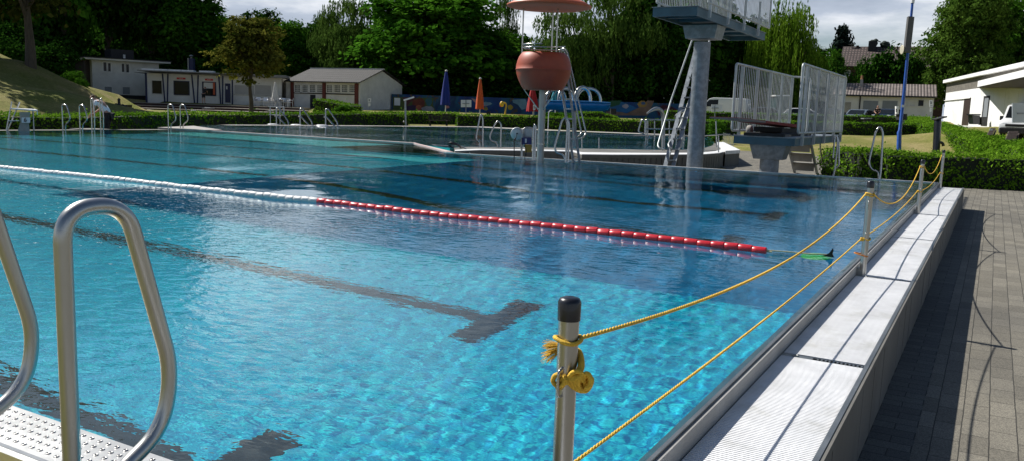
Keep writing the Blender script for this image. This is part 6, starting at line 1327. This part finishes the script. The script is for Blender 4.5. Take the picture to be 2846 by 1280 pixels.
b = MB(); b.lathe(U(1395, 289, 60), [(.02, -.22), (.12, -.18), (.16, 0), (.1, .14), (.01, .18)], 14); part('head', b, M['yellow'], t, True); b = MB(); b.lathe(U(1392, 294, 60), [(.02, -.1), (.08, -.06), (.06, .06), (.01, .08)], 10); part('mouth', b, M['umborange'], t, True)
b = MB(); b.lathe(U(1404, 326, 60), [(.4, -.15), (.36, .05), (.2, .16), (.02, .2)], 16); part('base', b, M['yellow'], t, True)
t = thing('play_box', 'low red and yellow play box on the lawn left of the lifeguard pole', 'play box', GP(1448, 60)); pxbox('lid', 1440, 320, 1458, 324, 60, .6, mat('orange_red_plastic', (.5, .09, .03), .5), t); pxbox('box', 1440, 324.2, 1459, 328.5, 60.01, .6, mat('pale_yellow_plastic', (.6, .45, .16), .5), t)
t = thing('litter_bin', 'small dark litter bin on the lawn right of the orange parasol', 'bin', GP(1356, 60)); pxbox('bin', 1352, 312, 1363, 322, 60, .3, M['blackmat'], t); pxbox('lid', 1351.5, 310.5, 1363.5, 312, 59.98, .34, M['blackmat'], t)
t = thing('litter_bin', 'dark litter bin in front of the beach part of the mural', 'bin', GP(1705, 79)); pxbox('bin', 1697.5, 304, 1713, 318, 79, .5, M['blackmat'], t); pxbox('lid', 1697, 302.5, 1713.5, 304, 78.98, .55, M['blackmat'], t)
t = thing('garden_shower', 'thin white shower pipe bent at the top, beside the far pool hedge', 'shower', D(1523, 48., -.1)); path_obj('pipe', fillet([U(1523, 361, 48), U(1525, 312, 48), U(1531, 307, 48), U(1535, 308, 48)], .1, 4), .022, M['white'], t, 8)

# terrace steps and kiosk terrace
stt = thing('terrace_steps', 'wide shallow terrace steps with pale treads and dark red risers below the kiosk', 'steps', U(580, 320, 58))
lv = [(72.0, 318.5), (75.0, 310.5), (78.0, 302.8), (81.0, 295.5)]
for i, (d_, y) in enumerate(lv):
    x0, x1 = 352-(8*i), (858, 845, 850, 838)[i]; zt_ = U(600, y-2.8, d_).z; b = MB(); A, B_ = U(x0, 300, d_), U(x1, 300, d_); k = Vector((R[0, 2], R[1, 2], 0)); dn = 3.0 if i < 3 else 5.2
    q = [A, B_, B_+k*dn, A+k*dn]; b.hexa([Vector((p.x, p.y, zt_-.6)) for p in q]+[Vector((p.x, p.y, zt_)) for p in q]); part('tread', b, mat('pale_terrace_stone', (.27, .235, .19), .85, 0, .2, 1.5, .2, 20), stt, True)
    b = MB(); q = [A-k*.03, B_-k*.03, B_-k*.001, A-k*.001]; b.hexa([Vector((p.x, p.y, zt_-.7)) for p in q]+[Vector((p.x, p.y, zt_-.055)) for p in q]); part('riser', b, mat('dark_red_riser', (.035, .012, .010), .85), stt, True)
for x, y, w_, lab in ((418, 301, 13, 'grey stone block set into the terrace steps below the kiosk'),):
    t = thing('stone_block', lab, 'block', U(x, y+12, 70.5)); b = MB(); c = U(x, y+18, 71.4); b.bev((c.x-.25, c.y-.2, c.z), (c.x+.25, c.y+.2, c.z+.42), .03); part('block', b, M['concrete'], t, True)
for k, (x, y, d_) in enumerate(((536, 309.5, 73.6), (575, 302, 76.6), (752, 309.5, 73.6))):
    t = thing('sun_lounger', ('flat pale lounger on the lowest terrace step', 'flat pale lounger on the middle terrace step', 'pale lounger behind the first stair handrail')[k], 'lounger', U(x, y, d_), 0, 'loungers on the terrace steps'); pxbox('bed', x-14, y-1.4, x+14, y, d_, .7, M['render_warm'], t); pxbox('backrest', x-6, y-3.2, x+6, y-1.5, d_+.2, .3, M['render_warm'], t)
t = thing('barbecue_cart', 'black barbecue cart piled with dark sacks at the left end of the steps', 'barbecue', U(338, 320, 47)); g = random.Random(2)
pxbox('box', 319, 300, 356, 316, 47, .7, M['blackmat'], t); pxbox('top', 326, 292, 354, 299.8, 47.1, .6, M['black'], t)
b = MB(); b.lathe(U(331, 288, 47.4), [(.06, -.3), (.09, -.1), (.07, .1), (.09, .22), (.02, .3)], 10); part('flue', b, M['blackwood'], t, True)
b = MB()
for k in range(16): b.lathe(U(322+g.uniform(0, 33), 296+g.uniform(-3, 16), 46.8), [(.02, -.12), (.12, -.06), (.14, .05), (.02, .12)], 8)
part('sacks', b, M['blackmat'], t, True)
for x in (322, 354): b = MB(); c = U(x, 317, 46.8); b.lathe((0, 0, 0), [(.01, -.04), (.1, -.04), (.1, .04), (.01, .04)], 14); b.v = [(c.x+v[0], c.y+v[2], c.z+v[1]) for v in b.v]; part('wheel', b, M['tyre'], t, True)
b = MB(); a_ = U(312, 313, 46.5); b.lathe(a_, [(.02, -.08), (.55, -.06), (.5, .06), (.02, .1)], 12, sy=.5); tag(part('black_bag', b, M['blackmat']), 'flat black bag on the grass beside the barbecue cart', 'bag')
# aluminium terrace chairs and tables
def alu_chair():
    t = thing('terrace_chair', 'aluminium terrace chair', 'chair', (0, 0, 0), 0, 'aluminium chairs on the kiosk terrace'); m_ = M['alu']
    b = MB(); b.box((-.22, -.22, .43), (.22, .22, .46)); part('seat', b, m_, t)
    b = MB(); b.hexa([(-.22, .20, .5), (.22, .20, .5), (.22, .23, .5), (-.22, .23, .5), (-.20, .27, .86), (.20, .27, .86), (.20, .30, .86), (-.20, .30, .86)]); part('backrest', b, m_, t)
    for sx in (-1, 1):
        for sy in (-1, 1): b = MB(); b.tube([(sx*.23, sy*.23, 0), (sx*.2, sy*.2, .45)], .016, 6); part('leg', b, m_, t)
        b = MB(); b.tube([(sx*.24, -.2, .45), (sx*.24, -.2, .66), (sx*.24, .24, .68)], .016, 6); part('armrest', b, m_, t)
    return t
M['alu'] = mat('bright_aluminium', (.62, .63, .65), .3, .6, .08, 5)
c0 = alu_chair(); g = random.Random(21); cz = U(600, 292.7, 81.0).z+.03
spots = [(704+i*8.6+g.uniform(-2, 2), 82.6+g.uniform(-.6, 2.0)) for i in range(13)]
labs = 'leftmost|second from the left|third from the left|fourth from the left|fifth from the left|sixth from the left|seventh from the left|eighth from the left|ninth from the left|tenth from the left|eleventh from the left|twelfth from the left|rightmost'.split('|')
for i, (x, d_) in enumerate(spots):
    o = c0 if i == 0 else dup(c0); p = U(x, 290, d_); o.location = (p.x, p.y, cz); o.rotation_euler = (0, 0, g.uniform(0, 6.28)); o['label'] = 'aluminium chair on the kiosk terrace, '+labs[i]+' in the row'
tb0 = None
for i, x in enumerate((716, 740, 764, 788)):
    if tb0 is None:
        tb0 = thing('terrace_table', 'x', 'table', (0, 0, 0), 0, 'aluminium tables on the kiosk terrace'); b = MB(); b.lathe((0, 0, .70), [(.40, 0), (.42, .01), (.42, .025), (.001, .03)], 20); part('table_top', b, M['alu'], tb0)
        b = MB(); b.tube([(0, 0, 0), (0, 0, .7)], .03, 8); b.lathe((0, 0, 0), [(.25, 0), (.25, .02), (.03, .05)], 14); part('leg', b, M['alu'], tb0); o = tb0
    else: o = dup(tb0)
    p = U(x, 290, 83.4); o.location = (p.x, p.y, cz); o['label'] = 'round aluminium table on the kiosk terrace, '+('leftmost of four', 'second of four', 'third of four', 'rightmost of four')[i]
# lamp post with loudspeakers
t = thing('lamp_post', 'tall blue lamp post with a long grey box and a beige horn loudspeaker', 'lamp post', GP(2499, 43.5)); dL = 43.5
b = MB(); P = [Vector((t.location.x, t.location.y, t.location.z-.2)), U(2499.5, 368, dL), U(2501, 363, dL), U(2513, 255, dL), U(2536, 8, dL)]; b.tube(P, [.118, .112, .082, .078, .062], 16); part('pole', b, M['bluepaint'], t, True)
b = MB(); b.tube([U(2536, 10, dL), U(2539, -12, dL)], [.09, .11], 14); part('lamp', b, M['signwhite'], t, True)
b = MB(); a, c = U(2531, 48, dL-.12), U(2520, 146, dL-.12); b.beam(a, c, .30, .2, (R[0, 2], R[1, 2], 0)); part('column_speaker', b, mat('grey_speaker_cloth', (.10, .10, .10), .8, 0, .15, 30), t, True)
b = MB(); c = U(2507, 139, dL); b.lathe((0, 0, 0), [(.03, -.05), (.07, 0), (.14, .10), (.24, .16), (.25, .17), (.2, .17)], 18); k = -Vector((R[0, 0], R[1, 0], 0)); s_ = Vector((R[0, 2], R[1, 2], 0)); b.v = [tuple(c-k*.16+k*v[2]+s_*v[0]+Vector((0, 0, v[1]))) for v in b.v]; part('horn_speaker', b, mat('beige_horn', (.52, .49, .38), .5), t, True)
b = MB(); b.box((U(2509, 297, dL-.1).x-.06, U(2509, 297, dL-.1).y-.01, U(2509, 299, dL).z), (U(2509, 297, dL-.1).x+.06, U(2509, 297, dL-.1).y, U(2509, 295, dL).z+.05)); part('sticker', b, M['signwhite'], t, True)
t = thing('vent_pipe', 'thick black standing pipe with a flat tray on top, behind the nearest hedge', 'pipe', GP(2602, 42)); dV = 42.
b = MB(); b.tube([Vector((t.location.x, t.location.y, t.location.z-.1)), U(2606, 345, dV)], .17, 20); b.lathe(U(2606, 345, dV), [(.17, 0), (.165, .1), (.13, .2), (.06, .26), (.01, .27)], 20); part('pipe', b, M['black'], t, True)
b = MB(); b.beam(U(2596, 333, dV), U(2626, 325, dV), .45, .06); b.beam(U(2598, 338, dV), U(2606, 334, dV), .1, .1); part('tray', b, M['blackmat'], t, True)
b = MB(); b.tube(fillet([U(2611, 396, dV), U(2620, 398, dV), U(2622, 407, dV)], .1, 4), .07, 12); part('outlet', b, M['black'], t, True)
t = thing('wheelie_bin', 'tall black wheelie bin against the white hall wall', 'bin', U(2713, 347, 55)); 
b = MB(); A = [U(2705, 346, 54.6), U(2722, 346.5, 54.6)]; k = Vector((R[0, 2], R[1, 2], 0))*.55; T_ = [U(2702.5, 321, 54.6), U(2724, 321.5, 54.6)]; b.hexa([A[0], A[1], A[1]+k, A[0]+k, T_[0], T_[1], T_[1]+k, T_[0]+k]); part('body', b, M['black'], t, True)
pxbox('lid', 2701, 317.5, 2726, 321, 54.5, .65, M['black'], t)
t = thing('storage_box', 'square dark grey box next to the wheelie bin', 'box', U(2736, 347, 55)); pxbox('box', 2728.5, 327.5, 2744, 348, 54.5, .4, mat('dark_grey_plastic', (.04, .04, .042), .5), t); pxbox('lid', 2728, 326, 2744.5, 327.4, 54.45, .45, M['blackmat'], t)
t = thing('litter_bin', 'dark box shaped bin just right of the blue lamp post', 'bin', GP(2514, 62)); pxbox('bin', 2500, 319, 2521, 334, 62, .6, M['blackmat'], t); pxbox('lid', 2496, 317.5, 2522, 319.2, 61.95, .7, M['blackmat'], t)
t = thing('picnic_table', 'small dark round-topped table sticking out above the lawn hedge', 'table', GP(2412, 65)); pxbox('table_top', 2401, 329, 2424, 331.5, 65, .6, M['greydoor'], t); pxbox('leg', 2404, 331.6, 2421, 340, 65.1, .4, M['blackmat'], t)
t = thing('charging_post', 'slim white post beside the dark blue parked car', 'post', U(2495, 318, 74)); pxbox('post', 2491, 296, 2498, 325, 74, .25, M['panels'], t); pxbox('screen', 2490, 303, 2493, 312, 73.97, .02, M['blackmat'], t)
for (x0, y0, x1, y1, lab, d_) in ((2794, 366, 2831, 393, 'dark brown slatted wooden lounge chair in front of the van bumper', 36), (2744, 357, 2768, 376, 'dark brown slatted wooden lounge chair with a white tag beside the van wheel', 40)):
    t = thing('lounge_chair', lab, 'lounge chair', U((x0+x1)/2, y1, d_), 0, 'wooden lounge chairs by the van')
    for i in range(4): b = MB(); f_ = i/4; f2 = (i+.88)/4; q = lambda ff, xx: U(xx+(1-ff)*10, y0+(y1-y0)*ff, d_+.5-.5*ff); w_ = x1-x0-10; A = [q(f2, x0), q(f2, x0)+(q(f2, x0+w_)-q(f2, x0)), q(f_, x0+w_), q(f_, x0)]; k = Vector((R[0, 2], R[1, 2], .15))*.05; b.hexa([A[0], A[1], A[1]+k, A[0]+k, A[3], A[2], A[2]+k, A[3]+k]); part('backrest_slat', b, M['blackwood'], t, True)
    b = MB(); b.beam(U(x0+6, y1, d_+.2), U(x0+12, y0+6, d_+.6), .06, .06); b.beam(U(x1-6, y1, d_+.2), U(x1, y0+6, d_+.6), .06, .06); part('frame', b, M['blackwood'], t, True)
    if d_ == 40: pxbox('tag', x0+6, y0+1.5, x0+15, y0+6, d_-.1, .01, M['signwhite'], t)

# ---------------------------------------------------------------- vehicles
def car(label, loc, rz, paint, kind='car', s=1., glass=None):
    t = thing('parked_'+('van' if kind == 'van' else 'car'), label, 'van' if kind == 'van' else 'car', loc, rz); glass = glass or M['darkglass']
    if kind == 'van': L_, Wd, body = 4.5, 1.85, [(-2.2, .35), (-2.25, .6), (-2.2, 1.78), (-2.0, 1.86), (.55, 1.88), (.85, 1.80), (1.45, 1.12), (2.1, 1.0), (2.25, .8), (2.25, .32), (1.85, .28), (-1.9, .28)]
    else: L_, Wd, body = 4.2, 1.75, [(-2.05, .35), (-2.1, .62), (-2.0, .92), (-1.65, 1.28), (-1.2, 1.42), (-.1, 1.45), (.35, 1.38), (1.05, .98), (1.85, .85), (2.1, .68), (2.12, .32), (1.7, .26), (-1.7, .26)]
    b = MB(); n_ = len(body); rows = []
    for y, ins, up in ((-.5, .0, 0), (-.46, .0, .0), (-.30, .0, .0), (.30, .0, .0), (.46, .0, .0), (.5, .0, 0)):
        pass
    for f_ in (-1, -.93, -.5, .5, .93, 1):
        ring = []
        for x, z in body:
            tum = max(0, (z-.95)/.9)*.16 if kind == 'car' else max(0, (z-1.0)/.9)*.08; y = f_*(Wd/2)*(1-tum)-(0); e = (.03 if abs(f_) == 1 else 0)
            ring.append((x*(1-e*.5), y, z-(e if z > .5 else -e)))
        rows.append(ring)
    V = [p for r_ in rows for p in r_]; F = [(i*n_+j, i*n_+(j+1) % n_, (i+1)*n_+(j+1) % n_, (i+1)*n_+j) for i in range(5) for j in range(n_)]
    b.add(V, F, True); b.add(rows[0], [tuple(range(n_-1, -1, -1))]); b.add(rows[-1], [tuple(range(n_))]); part('body', b, paint, t)
    def side(pts, y, name, m_):
        for s_ in (-1, 1):
            b = MB(); P = []
            for x, z in pts: tum = max(0, (z-.95)/.9)*.16 if kind == 'car' else max(0, (z-1.0)/.9)*.08; P.append((x, s_*((Wd/2)*(1-tum)+.004), z))
            Q = [(x, yy-s_*.03, z) for x, yy, z in P]; m_n = len(P); b.add(P+Q, [tuple(range(m_n)) if s_ < 0 else tuple(range(m_n-1, -1, -1))]+[(i, m_n+i, m_n+(i+1) % m_n, (i+1) % m_n) for i in range(m_n)]); part(name, b, m_, t)
    if kind == 'van':
        side([(.1, 1.05), (1.32, 1.08), (.86, 1.66), (.1, 1.70)], 0, 'side_window', glass)
        b = MB(); b.hexa([(1.40, -.80, 1.14), (1.40, .80, 1.14), (1.36, .80, 1.14), (1.36, -.80, 1.14), (.88, -.74, 1.77), (.88, .74, 1.77), (.84, .74, 1.77), (.84, -.74, 1.77)]); b.v = [(v[0]+.045, v[1], v[2]+.01) for v in b.v]; part('windscreen', b, glass, t)
        b = MB(); b.bev((2.05, -.9, .28), (2.30, .9, .62), .05); b.box((2.2, -.62, .66), (2.285, .62, .8)); part('bumper', b, M['blackmat'], t)
    else:
        side([(.25, .97), (.92, .98), (.33, 1.30), (.1, 1.34)], 0, 'side_window', glass); side([(-.5, .96), (.20, .97), (.05, 1.34), (-.5, 1.37)], 0, 'side_window', glass); side([(-1.6, .98), (-.56, .96), (-.56, 1.37), (-1.15, 1.34)], 0, 'side_window', glass)
        b = MB(); b.hexa([(1.02, -.70, 1.0), (1.02, .70, 1.0), (.98, .70, 1.0), (.98, -.70, 1.0), (.40, -.62, 1.36), (.40, .62, 1.36), (.36, .62, 1.36), (.36, -.62, 1.36)]); b.v = [(v[0]+.04, v[1], v[2]+.015) for v in b.v]; part('windscreen', b, glass, t)
        b = MB(); b.hexa([(-1.98, -.66, .95), (-1.98, .66, .95), (-1.94, .66, .95), (-1.94, -.66, .95), (-1.62, -.6, 1.27), (-1.62, .6, 1.27), (-1.58, .6, 1.27), (-1.58, -.6, 1.27)]); b.v = [(v[0]-.035, v[1], v[2]+.012) for v in b.v]; part('rear_window', b, glass, t)
    for sx in ((1.4, -1.35) if kind == 'van' else (1.28, -1.28)):
        for sy in (-1, 1):
            b = MB(); b.lathe((0, 0, 0), [(.20, -.10), (.31, -.10), (.33, -.06), (.33, .06), (.31, .10), (.20, .10)], 22); b.v = [(v[0]+sx, v[2]+sy*(Wd/2-.08), v[1]+.33) for v in b.v]; w_ = part('wheel', b, M['tyre'], t)
            b = MB(); b.lathe((0, 0, 0), [(.01, -.09), (.205, -.085), (.205, .085), (.01, .09)], 18); b.v = [(v[0]+sx, v[2]+sy*(Wd/2-.08), v[1]+.33) for v in b.v]; part('rim', b, M['steel_dull'], w_)
    for sy in (-1, 1):
        b = MB(); b.bev((1.98, sy*.66-.16, .70), (2.24 if kind == 'van' else 2.11, sy*.66+.16, .86), .03); part('headlight', b, mat('lamp_glass', (.55, .57, .6), .12) if 'lamp_glass' not in bpy.data.materials else bpy.data.materials['lamp_glass'], t)
        b = MB(); b.bev((.85 if kind == 'car' else 1.0, sy*(Wd/2+.1)-.1, 1.0), (1.0 if kind == 'car' else 1.16, sy*(Wd/2+.1)+.1, 1.14 if kind == 'car' else 1.24), .02); part('mirror', b, M['blackmat'], t)
        b = MB(); b.box((-.12, sy*(Wd/2+.012)-.012, .88), (.06, sy*(Wd/2+.012)+.012, .91)); part('door_handle', b, M['blackmat'], t)
    return t
# the van at the right edge: nose towards the camera
vl = D(2822, 46.5, .40); v_ = car('white delivery van with a grey board leaning on its front at the right edge', (vl.x+.45, vl.y+1.2, U(2790, 387, 45).z), -math.pi/2+.32-.5, M['carwhite'], 'van')
b = MB(); b.box((.95, -.935, .55), (1.35, -.925, .60)); b.box((1.0, -.935, .66), (1.28, -.925, .69)); part('lettering', b, M['greydoor'], v_)
b = MB(); b.box((-1.9, -.93, 1.02), (-1.55, -.915, 1.10)); part('side_light', b, M['brick'], v_)
bo = thing('grey_board', 'large pale grey board with a dark slot in front of the van windscreen', 'board', U(2835, 345, 42)); pxbox('board', 2814, 287, 2870, 342, 41.8, .05, mat('pale_grey_board', (.36, .40, .43), .6, 0, .05, 2), bo); pxbox('slot', 2828, 314, 2870, 318, 41.77, .03, M['greydoor'], bo); pxbox('stand', 2850, 342.1, 2853, 392, 41.85, .05, M['blackmat'], bo)
gz = lambda px, top, d_, h: U(px, top, d_).z-h
for (x, top, d_, rz, pm, lab, kind, h) in ((2388, 304.5, 77, -1.75, 'carsilver', 'pale blue parked car left of the man in the dark shirt', 'car', 1.45), (2470, 303, 77, -1.75, 'carnavy', 'dark blue parked car right of the man in the dark shirt', 'car', 1.45), (2306, 301.5, 78, 2.0, 'carblack', 'black parked car cut off by the right-hand barred railing', 'car', 1.45),
    (2142, 298.5, 76, .1, 'carsilver', 'silver parked car seen through the left railing of the low diving stand', 'car', 1.45), (2245, 301.5, 77, 0., 'carwhite', 'white parked car seen through the right railing of the low diving stand', 'car', 1.45), (2008, 273, 78, math.pi, 'carwhite', 'white van parked far behind the diving tower column', 'van', 1.88)):
    p = U(x, top, d_); c_ = car(lab, (p.x, p.y, gz(x, top, d_, h)), rz, M[pm], kind)
    if kind == 'van': c_.scale = (1.12, 1, 1)
b = MB(); k = Vector((R[0, 2], R[1, 2], 0))
t = thing('tool_shed', 'small teal glazed booth between the barred railings, behind the cars', 'booth', U(2172, 318, 80)); pxbox('booth', 2158, 268, 2190, 320, 80, 2., mat('dark_teal_booth', (.015, .05, .055), .4), t); pxbox('roof', 2155, 264.5, 2194, 268, 79.8, 2.4, M['panels'], t)
